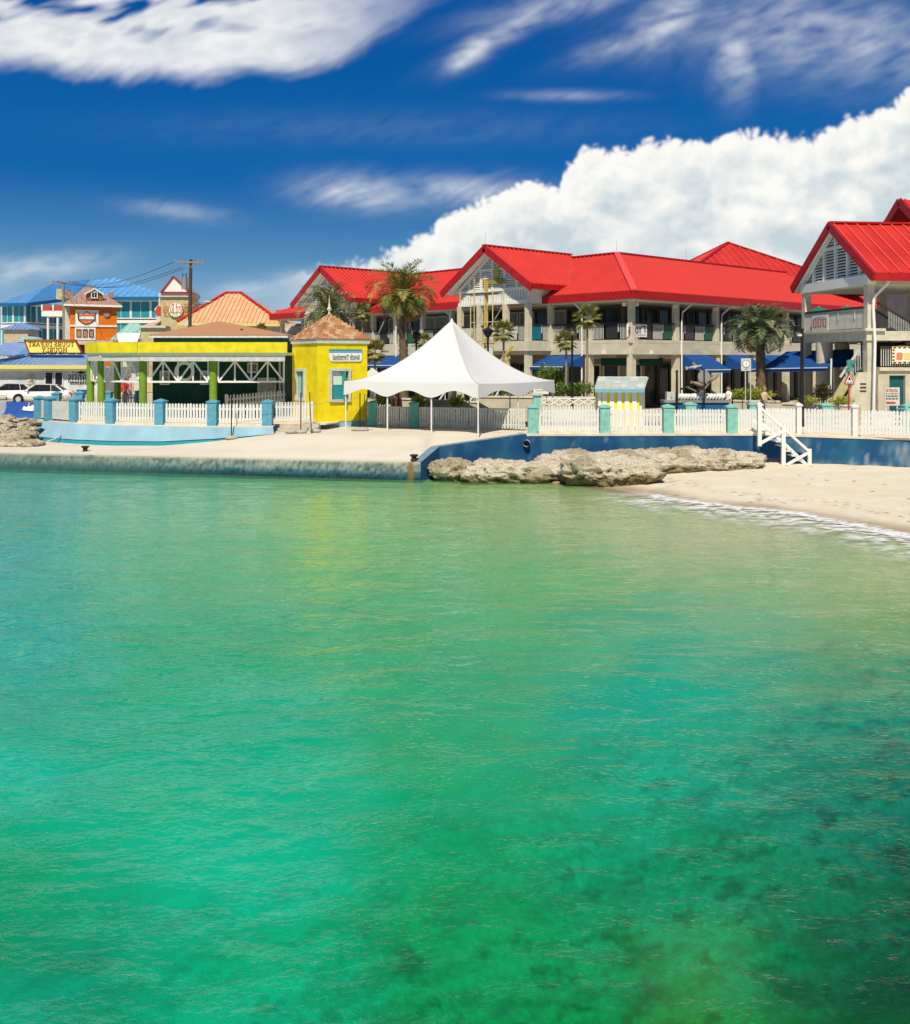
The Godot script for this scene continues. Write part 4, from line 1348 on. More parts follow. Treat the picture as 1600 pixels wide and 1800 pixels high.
# ---------------------------------------------------------------- the open hall on its terrace
func make_hall() -> void:
	# terrace: paved top, flared pale blue base
	var T := [gp(62, 737, 1.72), gp(66, 738, 1.72), gp(100, 741, 1.72), gp(133, 743.5, 1.72), gp(197, 745.8, 1.72), gp(283, 747.8, 1.72), gp(375, 749.2, 1.72), gp(480, 749, 1.72)]
	var Bt := [gp(52, 772, 0.82), gp(54, 774, 0.82), gp(90, 778.5, 0.82), gp(130, 781, 0.82), gp(197, 783.5, 0.84), gp(283, 784, 0.88), gp(375, 777, 1.04), gp(483, 766, 1.33)]
	var o: Vector3 = T[5]
	var tr := thing("hall_terrace", "curved raised terrace with flared pale blue painted base", "terrace", o)
	var top := []
	for p in T: top.append(p - o)
	top.append_array([V(-8.15, 1.72, -44.05) - o, V(-5.9, 1.72, -44.3) - o, V(-5.5, 1.72, -45.5) - o, V(-5.5, 1.72, -56) - o, V(-21, 1.72, -58) - o])
	slab(tr, "paving", top, 0.06, M.terrace)
	var s := st()
	s.set_smooth_group(0)
	var s2 := st()
	for i in T.size() - 1:
		for k in 10:
			var c := []
			for e in [i + k / 10.0, i + (k + 1) / 10.0]:
				var u: Vector3 = cat(T, e) - o - V(0, 0.04, 0)
				var l: Vector3 = cat(Bt, e) - o
				c.append([u, u.lerp(l, 0.75) + V(0, -0.02, 0), l])
			quad(s, c[0][1], c[1][1], c[1][0], c[0][0])
			var dn := V(0, 0, -0.08)
			quad(s2, c[0][2], c[1][2], c[1][1] + dn, c[0][1] + dn)
			quad(s2, c[0][1] + dn, c[1][1] + dn, c[1][1], c[0][1])
	s.index()
	put(tr, "flared_base", done(s), M.base_blue)
	put(tr, "foot_band", done(s2), M.base_teal)
	tube(tr, "drain_pipe", [at(113, 740, 46.0) - o, at(113.5, 775, 44.9) - o, at(113.5, 782, 44.3) - o], 0.035, M.off_white, 6)
	tube(tr, "hose", [gp(70, 775, 0.9) - o + V(0, 0, 0.2), gp(84, 777, 0.9) - o + V(0, 0.02, 0.25), gp(100, 774.5, 0.95) - o + V(0, 0.1, 0.2), gp(113, 770, 1.0) - o + V(0, 0.2, 0.15)], 0.03, M.off_white, 6)
	var sp := V(X(519, 43.4), 1.3, -43.4)
	var stp := thing("terrace_steps", "three worn concrete steps beside the yellow kiosk", "steps", sp)
	for i in 3: blk(stp, "step", V(-0.98, -0.2 if i == 0 else 0.14 * i - 0.02, 0.1 - 0.3 * i), V(0.98, 0.14 * (i + 1), -1.3), M.step)

	# the hall
	var q := V(-13.3, 1.72, -49.0)
	var t := thing("open_hall", "open waiting hall with yellow fascia, green columns and white trusses", "building", q)
	var fp := [Vector2(-7.95, 45.85), Vector2(-11.5, 45.75), Vector2(-15.0, 45.8), Vector2(-17.2, 46.8), Vector2(-18.3, 48.1), Vector2(-19.1, 50.1), Vector2(-19.6, 52.6), Vector2(-19.6, 57.5), Vector2(-8.0, 57.5)]
	var roof := []
	for p in fp: roof.append(V(p.x, 4.98, -p.y) - q)
	slab(t, "flat_roof", roof, 0.12, M.white)
	for i in fp.size() - 2:
		var a := V(fp[i].x, 0, -fp[i].y) - q
		var b := V(fp[i + 1].x, 0, -fp[i + 1].y) - q
		beam(t, "yellow_fascia", V(a.x, 3.5, a.z), V(b.x, 3.5, b.z), 0.16, 0.5, M.yellow_band)
		var inn := (V(q.x, 0, q.z) * -1.0)
		var ca := V(a.x * 0.975, 3.05, a.z - 0.14 if i < 3 else a.z)
		var cb := V(b.x * 0.975, 3.05, b.z - 0.14 if i < 3 else b.z)
		beam(t, "white_beam", ca, cb, 0.14, 0.38, M.off_white)
	var cols := [Vector2(-11.6, 46.4), Vector2(-15.0, 46.5), Vector2(-17.55, 48.0), Vector2(-18.85, 50.0), Vector2(-19.2, 55.0), Vector2(-8.05, 46.9)]
	for i in 5:
		var p := V(cols[i].x, 0, -cols[i].y) - q
		var c := cyl(t, "column", V(p.x, 0, p.z), V(p.x, 2.9, p.z), 0.19, 0.18, M.green_column, 16)
		if i < 3: ball(c, "round_lamp", V(0.02, 0.55, 0.2), V(0.11, 0.11, 0.06), M.white)
	# trusses under the beam
	var tp := [5, 0, 1, 2, 3]
	for i in 4:
		var a2: Vector2 = cols[tp[i]]
		var b2: Vector2 = cols[tp[i + 1]]
		var a := V(a2.x, 0, -a2.y) - q
		var b := V(b2.x, 0, -b2.y) - q
		var dir := (b - a).normalized()
		a += dir * 0.24
		b -= dir * 0.24
		var hi := 2.86
		var lo := 1.86
		beam(t, "truss_rail", V(a.x, lo, a.z), V(b.x, lo, b.z), 0.06, 0.09, M.white)
		beam(t, "truss_rail", V(a.x, hi, a.z), V(b.x, hi, b.z), 0.06, 0.07, M.white)
		for k in 5:
			var p := a.lerp(b, k / 4.0)
			beam(t, "truss_upright", V(p.x, lo, p.z), V(p.x, hi, p.z), 0.06, 0.07, M.white)
			if k < 4:
				var p2 := a.lerp(b, (k + 1) / 4.0)
				var down := k % 2 == 1
				beam(t, "truss_diagonal", V(p.x, hi if down else lo, p.z), V(p2.x, lo if down else hi, p2.z), 0.05, 0.08, M.white)
	# dark green block within
	var w0 := V(-15.95, 0, -51) - q
	var w1 := V(-9.3, 0, -57) - q
	blk(t, "green_wall", V(w0.x, 0, w0.z), V(w1.x, 3.14, w1.z), M.green_wall)
	var zf := w0.z + 0.004
	var rg := st()
	for i in 40:
		var u := TAU * i / 40
		var v := TAU * (i + 1) / 40
		var f := func(r: float, an: float, z: float) -> Vector3: return V(cos(an) * r, sin(an) * r, z)
		quad(rg, f.call(0.36, u, 0.06), f.call(0.53, u, 0.06), f.call(0.53, v, 0.06), f.call(0.36, v, 0.06))
		quad(rg, f.call(0.53, u, 0), f.call(0.53, v, 0), f.call(0.53, v, 0.06), f.call(0.53, u, 0.06))
		quad(rg, f.call(0.36, u, 0), f.call(0.36, v, 0), f.call(0.36, v, 0.06), f.call(0.36, u, 0.06))
	put(t, "wall_ring", done(rg), mt("ring_white", 0.86, 0.87, 0.85, 0.6), Transform3D(Basis(), at(325, 653, 51.0) - q + V(0, 0, 0.02)))
	# doors on the right of the green wall
	blk(t, "door_frame", at(453, 664, 51) - q + V(0, 0, 0.0), at(486, 727, 51) - q + V(0, 0, 0.05), M.off_white)
	blk(t, "door", at(457, 667, 51) - q + V(0, 0, 0.05), at(482, 727, 51) - q + V(0, 0, 0.09), mt("door_grey", 0.5, 0.5, 0.4, 0.7, "grime", 0.5))
	var vg := put(t, "vent_frame", frame_mesh(0.56, 0.54, 0.07), M.off_white, Transform3D(Basis(), at(445, 646.5, 51) - q + V(0, 0, 0.06)))
	for i in 4: box(vg, "louvre_slat", V(0, -0.17 + 0.11 * i, 0), V(0.42, 0.03, 0.06), M.off_white)
	# white window posts at the right end
	for px in [492, 499]: beam(t, "jamb", at(px, 625, 50.6) - q, at(px, 727, 50.6) - q, 0.1, 0.1, M.off_white)
	# upper storey: green band, white eave, brown hipped roof
	var c0 := at(270, 610, 51.2) - q
	var c1 := at(498, 610, 51.2) - q
	var ctop := at(270, 594, 51.5).y - q.y
	blk(t, "clerestory", V(c0.x, 3.2, c0.z), V(c1.x, ctop, c0.z - 4.8), M.green_wall)
	var ey := at(262, 590, 51).y - q.y
	var e0 := at(262, 588, 51) - q
	var e1 := at(506, 588, 51) - q
	blk(t, "eave", V(e0.x, ctop, e0.z), V(e1.x, ey + 0.04, e0.z - 6.0), M.off_white)
	var rt := at(385, 564.5, 54).y - q.y
	var A := V(e0.x - 0.03, ey + 0.045, e0.z + 0.03); var B := V(e1.x + 0.03, ey + 0.045, e1.z + 0.03)
	var C := V(e1.x + 0.03, ey + 0.045, e1.z - 6.03); var D := V(e0.x - 0.03, ey + 0.045, e0.z - 6.03)
	var mid := V(at(386, 0, 54).x - q.x, rt, e0.z - 3.0)
	for e in [[A, B], [B, C], [C, D], [D, A]]: slab(t, "hipped_roof", [e[0], e[1], mid], 0.03, M.tile_brown)
	cyl(t, "roof_vent", at(425, 582, 52) - q, at(425, 578, 52) - q, 0.07, 0.07, M.black)
	# prints on the wall: things of their own
	for k in [[290, 664, 16, 24, "framed print on the green wall left of the white ring", Color(0.4, 0.38, 0.42), Color(0.12, 0.1, 0.14)], [361, 664, 16, 24, "framed blue print on the green wall right of the white ring", Color(0.3, 0.42, 0.55), Color(0.03, 0.1, 0.25)]]:
		var pc := at(k[0], k[1], 51.0) + V(0, 0, 0.03)
		var pr := thing("framed_print", k[4], "picture", pc, 0.0, "prints on the green wall")
		put(pr, "frame", frame_mesh(0.52, 0.74, 0.06, 0.05), M.picket)
		box(pr, "print", V(0, 0, -0.005), V(0.42, 0.64, 0.02), print_mat(k[5], k[6], int(k[0])))

func cat(P: Array, e: float) -> Vector3:
	var i := clampi(int(floor(e)), 0, P.size() - 1)
	return (P[i] as Vector3).lerp(P[mini(i + 1, P.size() - 1)], e - i)

# a little blurred picture: two tones in patches
func print_mat(a: Color, b: Color, sd: int) -> StandardMaterial3D:
	var n := FastNoiseLite.new()
	n.seed = sd
	n.frequency = 0.09
	var im := Image.create(48, 48, false, Image.FORMAT_RGB8)
	for y in 48:
		for x in 48: im.set_pixel(x, y, a.lerp(b, sm(-0.2, 0.25, n.get_noise_2d(x, y * 1.3))).linear_to_srgb())
	var m := StandardMaterial3D.new()
	m.resource_name = "print"
	m.albedo_texture = ImageTexture.create_from_image(im)
	m.uv1_triplanar = true
	m.uv1_scale = Vector3.ONE * 1.1
	m.roughness = 0.5
	return m

# ---------------------------------------------------------------- the red roofed arcade
# local axes: x along the right-hand front, -z along the left-hand front, the corner column at the origin
func railing(t: Node, a: Vector3, b: Vector3, panels: Array, h := 1.05) -> void:
	var L := a.distance_to(b)
	var dir := (b - a) / L
	beam(t, "handrail", a + V(0, h, 0), b + V(0, h, 0), 0.1, 0.1, M.brown_rail)
	var s := st()
	var k := 0.06
	while k < L:
		var f := fmod(k, 2.2)
		if panels.is_empty() or f < 0.75 or f > 1.9: add_bar(s, a + dir * k + V(0, 0.06, 0), a + dir * k + V(0, h - 0.06, 0), 0.035, 0.035)
		k += 0.115
	stuff(put(t, "balusters", done(s), M.off_white))
	var p := 0.85
	while p < L - 0.6:
		if panels.is_empty():
			beam(t, "railing_post", a + dir * p + V(0, 0.5, 0), a + dir * p + V(0, h, 0), 0.07, 0.07, M.off_white)
			p += 1.6
			continue
		var m: Material = panels[rng.randi() % panels.size()]
		beam(t, "railing_panel", a + dir * p + V(0, 0.52, 0), a + dir * minf(p + 0.95, L) + V(0, 0.52, 0), 0.03, 0.86, m)
		beam(t, "railing_post", a + dir * (p - 0.05) + V(0, 0.5, 0), a + dir * (p - 0.05) + V(0, h, 0), 0.07, 0.07, M.off_white)
		p += 2.2
	for e in [0.02, L - 0.02]: pass

func gable_wing(t: Node3D, zc: float) -> void:
	var hw := 3.3
	var fx := -2.17
	var top := 7.95
	# columns, floor, ceiling
	for z in [zc + hw, zc + 1.25, zc - 1.3, zc - hw]:
		blk(t, "column", V(fx - 0.19, 0, z - 0.19), V(fx + 0.19, 3.85, z + 0.19), M.cream)
		blk(t, "column", V(fx - 0.17, 4.38, z - 0.17), V(fx + 0.17, 6.85, z + 0.17), M.cream)
	blk(t, "balcony_floor", V(fx - 0.35, 3.72, zc - hw - 0.35), V(-0.003, 4.38, zc + hw + 0.35), M.cream)
	railing(t, V(fx, 4.38, zc + hw - 0.2), V(fx, 4.38, zc - hw + 0.2), [M.off_white, M.teal_glass_deep, M.off_white])
	railing(t, V(-0.1, 4.38, zc + hw), V(fx + 0.2, 4.38, zc + hw), [M.teal_glass_deep])
	blk(t, "soffit", V(fx, 6.86, zc - hw), V(0.0, 6.96, zc + hw), M.soffit)
	# frieze with small square balusters
	for e in [[V(fx - 0.12, 6.84, zc - hw - 0.1), V(fx + 0.08, 7.1, zc + hw + 0.1)], [V(fx - 0.12, 7.75, zc - hw - 0.1), V(fx + 0.08, top, zc + hw + 0.1)], [V(fx - 0.03, 7.1, zc - hw - 0.1), V(fx + 0.03, 7.75, zc + hw + 0.1)]]: blk(t, "frieze_board", e[0], e[1], M.white)
	blk(t, "frieze_board", V(fx + 0.083, 6.85, zc + hw - 0.06), V(0.4, top, zc + hw + 0.1), M.white)
	blk(t, "frieze_board", V(fx + 0.083, 6.85, zc - hw - 0.1), V(0.4, top, zc - hw + 0.06), M.white)
	for k in 26:
		var z := zc - hw + 0.15 + k * (2 * hw - 0.3) / 25.0
		box(t, "frieze_baluster", V(fx - 0.05, 7.42, z), V(0.06, 0.62, 0.1 if k % 8 == 0 else 0.05), M.off_white)
	# gable of slats between white uprights
	var sl := 0.655
	var apex := 8.05 + sl * 4.2
	var yr := func(dz: float) -> float: return apex - 0.42 - sl * absf(dz)
	slab(t, "gable_backing", [V(fx + 0.16, top, zc + hw), V(fx + 0.16, yr.call(0.0), zc), V(fx + 0.16, top, zc - hw)], 0.05, M.soffit)
	louvres(t, [V(fx, top, zc + hw - 0.2), V(fx, yr.call(0.0), zc), V(fx, top, zc - hw + 0.2)], 0.16, M.white, V(-1, 0, 0), 0.13, 0.04)
	for dz in [0.0, 1.15, -1.15, 2.3, -2.3]:
		blk(t, "gable_upright", V(fx - 0.1, top, zc + dz - 0.07), V(fx + 0.05, yr.call(dz), zc + dz + 0.07), M.white)
	blk(t, "gable_tie", V(fx - 0.12, 9.2, zc - 1.6), V(fx + 0.04, 9.34, zc + 1.6), M.white)
	for sgn in [-1.0, 1.0]:
		beam(t, "rafter", V(fx - 0.06, top - 0.1, zc + sgn * (hw + 0.15)), V(fx - 0.06, apex - 0.5, zc), 0.16, 0.2, M.white)
		beam(t, "bargeboard", V(-3.02, 7.72, zc + sgn * 4.42), V(-3.02, apex - 0.16, zc - sgn * 0.05), 0.1, 0.46, M.red_trim)
		slab(t, "roof_soffit", [V(-2.95, 7.72, zc + sgn * 4.2), V(-2.95, apex - 0.36, zc), V(0.4, apex - 0.36, zc), V(0.4, 7.72, zc + sgn * 4.2)], 0.03, M.white)
		var P := [V(-3.05, 8.05, zc + sgn * 4.25), V(-3.05, apex, zc), V(5.75, apex, zc), V(2.2, 8.05, zc + sgn * 4.25)]
		roof_slope(t, P, M.red, M.red_seam, 0.42)
		beam(t, "eave_fascia", V(-3.05, 7.86, zc + sgn * 4.28), V(1.6, 7.86, zc + sgn * 4.28), 0.08, 0.34, M.red_trim)
	beam(t, "ridge_cap", V(-3.06, apex + 0.05, zc), V(5.8, apex + 0.05, zc), 0.3, 0.1, M.red_trim)
	slab(t, "roof", [V(5.75, apex, zc), V(6.6, 10.1, zc + 1.2), V(6.6, 10.1, zc - 1.2)], 0.05, M.red)

func make_arcade() -> void:
	var yaw := atan2(0.667, 0.745)
	var t := thing("shopping_arcade", "long two storey arcade with bright red metal roofs, cream columns and two slatted gables", "building", V(10.87, 1.5, -59.6), yaw)
	rng.seed = 17
	var ey := 7.3
	var ry := 10.56
	var hip := 5.7
	var xr := 40.0
	var zl := -41.0
	# roofs
	roof_slope(t, [V(-0.9, ey, 0.9), V(hip, ry, -hip), V(xr, ry, -hip), V(xr, ey, 0.9)], M.red, M.red_seam, 0.4)
	roof_slope(t, [V(-0.9, ey, 0.9), V(hip, ry, -hip), V(hip, ry, zl + 6.6), V(-0.9, ey, zl)], M.red, M.red_seam, 0.4)
	roof_slope(t, [V(xr, ey, -12.3), V(xr, ry, -hip), V(hip, ry, -hip), V(12.3, ey, -12.3)], M.red, M.red_seam, 0.8)
	roof_slope(t, [V(12.3, ey, zl), V(hip, ry, zl + 6.6), V(hip, ry, -hip), V(12.3, ey, -12.3)], M.red, M.red_seam, 0.8)
	roof_slope(t, [V(-0.9, ey, zl), V(hip, ry, zl + 6.6), V(12.3, ey, zl)], M.red, M.red_seam, 0.6)
	for e in [[V(-0.95, ey + 0.05, 0.95), V(hip, ry + 0.07, -hip)], [V(hip, ry + 0.06, -hip), V(xr, ry + 0.06, -hip)], [V(hip, ry + 0.06, -hip), V(hip, ry + 0.06, zl + 6.6)]]:
		beam(t, "ridge_cap", e[0], e[1], 0.42, 0.1, M.red_trim if e[0].x > 0 else M.red_seam)
	# fascias, gutters, soffits
	for e in [[V(-0.98, ey - 0.22, 0.94), V(xr, ey - 0.22, 0.94)], [V(-0.94, ey - 0.22, 0.9), V(-0.94, ey - 0.22, zl)], [V(-0.9, ey - 0.22, zl - 0.03), V(12.3, ey - 0.22, zl - 0.03)]]: beam(t, "eave_fascia", e[0], e[1], 0.08, 0.5, M.red_trim)
	slab(t, "soffit", [V(-0.85, 6.83, 0.85), V(xr, 6.83, 0.85), V(xr, 6.83, -2.6), V(2.6, 6.83, -2.6), V(2.6, 6.83, zl + 1), V(-0.85, 6.83, zl + 0.1)], 0.06, M.soffit)
	# gallery floor with its beam
	slab(t, "gallery_floor", [V(-0.3, 4.38, 0.3), V(xr, 4.38, 0.3), V(xr, 4.38, -2.6), V(2.6, 4.38, -2.6), V(2.6, 4.38, zl), V(-0.3, 4.38, zl)], 0.2, M.cream)
	beam(t, "floor_beam", V(-0.2, 3.82, 0.16), V(xr, 3.82, 0.16), 0.3, 0.7, M.cream)
	beam(t, "floor_beam", V(-0.16, 3.82, 0.003), V(-0.16, 3.82, zl), 0.3, 0.7, M.cream)
	# back walls
	var dim := mt("gallery_shaded_brown", 0.16, 0.13, 0.1, 0.8, "grime", 0.3)  # wall colour darkened to carry the shade inside the gallery
	blk(t, "wall", V(2.6, 0, -2.6), V(xr, 4.2, -2.9), mt("shop_shaded_taupe", 0.36, 0.31, 0.23, 0.85, "grime", 0.3))  # shop wall colour likewise darkened for the shade under the gallery
	blk(t, "wall", V(2.6, 0, -2.903), V(2.9, 4.2, zl), M.shop_shaded_taupe)
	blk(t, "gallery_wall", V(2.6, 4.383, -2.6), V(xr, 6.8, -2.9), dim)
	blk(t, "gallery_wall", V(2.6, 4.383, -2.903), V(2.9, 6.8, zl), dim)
	blk(t, "wall", V(xr - 0.3, 0, -2.9), V(xr, 6.8, -12), M.beige)
	blk(t, "wall", V(2.9, 0, zl + 0.3), V(12, 6.8, zl), M.beige)
	blk(t, "wall", V(12, 0, -12.3), V(12.3, 6.8, zl), M.beige)
	blk(t, "wall", V(12.3, 0, -12), V(xr, 6.8, -12.3), M.beige)
	# columns
	var pos := [V(0, 0, 0)]
	for x in [4.6, 9.2, 13.8, 18.4, 23.0, 27.6, 32.2, 36.8]: pos.append(V(x, 0, 0))
	for z in [-3.35, -6.7, -13.3, -16.65, -20.0, -23.3, -26.3, -32.9, -36.6, -40.3]: pos.append(V(0, 0, z))
	for p in pos:
		blk(t, "column", p + V(-0.2, 0, -0.2), p + V(0.2, 3.47, 0.2), M.cream)
		blk(t, "column", p + V(-0.17, 4.384, -0.17), p + V(0.17, 6.78, 0.17), M.cream)
		blk(t, "column_beam", p + (V(-0.16, 3.2, -2.6) if p.x > 0.5 else V(0.0, 3.2, -0.14)), p + (V(0.16, 3.62, 0.0) if p.x > 0.5 else V(2.6, 3.62, 0.14)), M.beige)
	blk(t, "column", V(-0.19, 3.47, -0.19), V(0.19, 4.5, 0.36), M.cream)
	# glazing: upstairs dark, downstairs dark shop fronts
	var fr := mt("frame_dark", 0.06, 0.05, 0.04, 0.6)
	for k in 8:
		var x0 := 4.6 * k + (2.7 if k == 0 else 0.2)
		var w := 4.6 * (k + 1) - 0.2 - x0
		for j in 3 if k > 0 else 2:
			var ww := w / (3 if k > 0 else 2)
			var cx := x0 + ww * (j + 0.5)
			window_unit(t, V(cx, 5.55, -2.56), ww - 0.1, 2.2, fr, M.glass_dark, Basis(), 0.09)
			window_unit(t, V(cx, 1.5, -2.56), ww - 0.08, 2.9, M.cream if k == 0 else fr, M.glass_dark, Basis(), 0.12)
	var Lz := -2.9
	var n := 0
	while Lz > zl + 1:
		var grey := (Lz < -7 and n % 3 != 1)
		window_unit(t, V(2.56, 5.5, Lz - 0.75), 1.42, 2.2, M.off_white if grey else fr, M.shutter_grey if grey else M.glass_dark, Basis(UP, -PI / 2), 0.09)
		window_unit(t, V(2.56, 1.5, Lz - 0.75), 1.42, 2.7, M.cream if Lz > -6.7 else fr, M.glass_dark, Basis(UP, -PI / 2), 0.12)
		Lz -= 1.55
		n += 1
	# green sign board over the corner shop
	beam(t, "shop_fascia", V(2.0, 3.0, -0.9), V(4.4, 3.0, -0.9), 0.1, 0.5, M.green_wall)
	beam(t, "shop_fascia", V(0.9, 3.0, -0.6), V(0.9, 3.0, -3.1), 0.1, 0.5, M.green_wall)
	# white spot lamps under the eaves and the gallery
	for p in [V(-0.3, 6.55, -0.3), V(0.35, 6.55, 0.1), V(1.6, 3.6, 0.33), V(-0.36, 3.6, -1.9), V(4.3, 6.55, 0.2), V(8.9, 6.55, 0.2)]: box(t, "spot_lamp", p, V(0.2, 0.22, 0.2), M.white)
	# railings
	var gl := [mt("panel_green", 0.02, 0.1, 0.05, 0.3), mt("panel_plum", 0.07, 0.045, 0.06, 0.3), mt("panel_dark", 0.03, 0.03, 0.035, 0.3)]
	for k in 8: railing(t, V(4.6 * k + 0.2, 4.38, 0), V(4.6 * k + 4.4, 4.38, 0), gl)
	for e in [[-0.2, -3.15], [-3.55, -6.5], [-13.5, -16.45], [-16.85, -19.8], [-20.2, -23.1], [-23.5, -26.1], [-33.1, -36.4], [-36.8, -40.1]]: railing(t, V(0, 4.38, e[0]), V(0, 4.38, e[1]), gl)
	gable_wing(t, -10.0)
	gable_wing(t, -29.6)
	# emblem and board on the first gable
	var em := V(-2.32, 9.0, -9.55)
	outline(t, "emblem", [Vector2(-0.26, 0.3), Vector2(0.26, 0.34), Vector2(0.24, -0.1), Vector2(0.0, -0.42), Vector2(-0.2, -0.1)], 0.08, mt("emblem", 0.45, 0.42, 0.05, 0.6), Transform3D(Basis(UP, -PI / 2), em))
	box(t, "olive_board", V(-2.33, 8.4, -9.75), V(0.06, 0.32, 2.1), mt("olive", 0.28, 0.26, 0.06, 0.7))
	# downpipes
	for p in [V(4.72, 0, 0.3), V(9.3, 0, 0.3)]:
		tube(t, "downpipe", [p + V(0.65, 6.95, 0.55), p + V(0.55, 6.75, 0.5), p + V(0.12, 6.2, 0.06), p + V(0.06, 5.6, 0.05), p + V(0.06, 0, 0.05)], 0.055, M.white, 7)
	for z in [-3.7, -16.3, -22.9]:
		tube(t, "downpipe", [V(-0.85, 6.95, z - 0.3), V(-0.8, 6.75, z - 0.25), V(-0.4, 6.3, z), V(-0.35, 5.8, z), V(-0.35, 0, z)], 0.055, M.white, 7)
	# blue awnings: sloped cloth, side cheeks, hanging valance, white front tube
	for e in [[4.9, 7.8, 0.35, 1.7], [9.9, 12.6, 0.35, 1.7], [14.4, 17.2, 0.35, 1.7]]: awning(t, V(e[0], 3.45, 0.32), V(e[1], 3.45, 0.32), V(0, -0.95, e[3]))
	awning(t, V(-0.32, 3.4, -3.6), V(-0.32, 3.4, -6.6), V(-1.9, -0.7, 0))
	awning(t, V(-0.32, 3.4, -14.5), V(-0.32, 3.4, -19.4), V(-1.8, -0.7, 0))
	awning(t, V(-0.32, 3.4, -20.4), V(-0.32, 3.4, -25.4), V(-1.8, -0.7, 0))
	# lightning rods on the ridges
	for p in [V(hip, ry, -hip), V(-2.9, 10.8, -10), V(-2.9, 10.8, -29.6), V(14, ry, -hip)]: cyl(t, "lightning_rod", p, p + V(0, 0.9, 0), 0.012, 0.008, M.wood_pale, 5)

func awning(t: Node, a: Vector3, b: Vector3, out: Vector3) -> void:
	var o := slab(t, "awning", [a, b, b + out, a + out], 0.03, M.awning)
	var dn := V(0, -0.2, 0)
	var s := st()
	quad(s, a + out, b + out, b + out + dn, a + out + dn)
	for e in [a, b]: tri(s, e, e + out, e + V(0, out.y, 0))
	put(o, "valance", done(s), M.awning)
	beam(o, "front_tube", a + out * 1.01, b + out * 1.01, 0.05, 0.05, M.white)

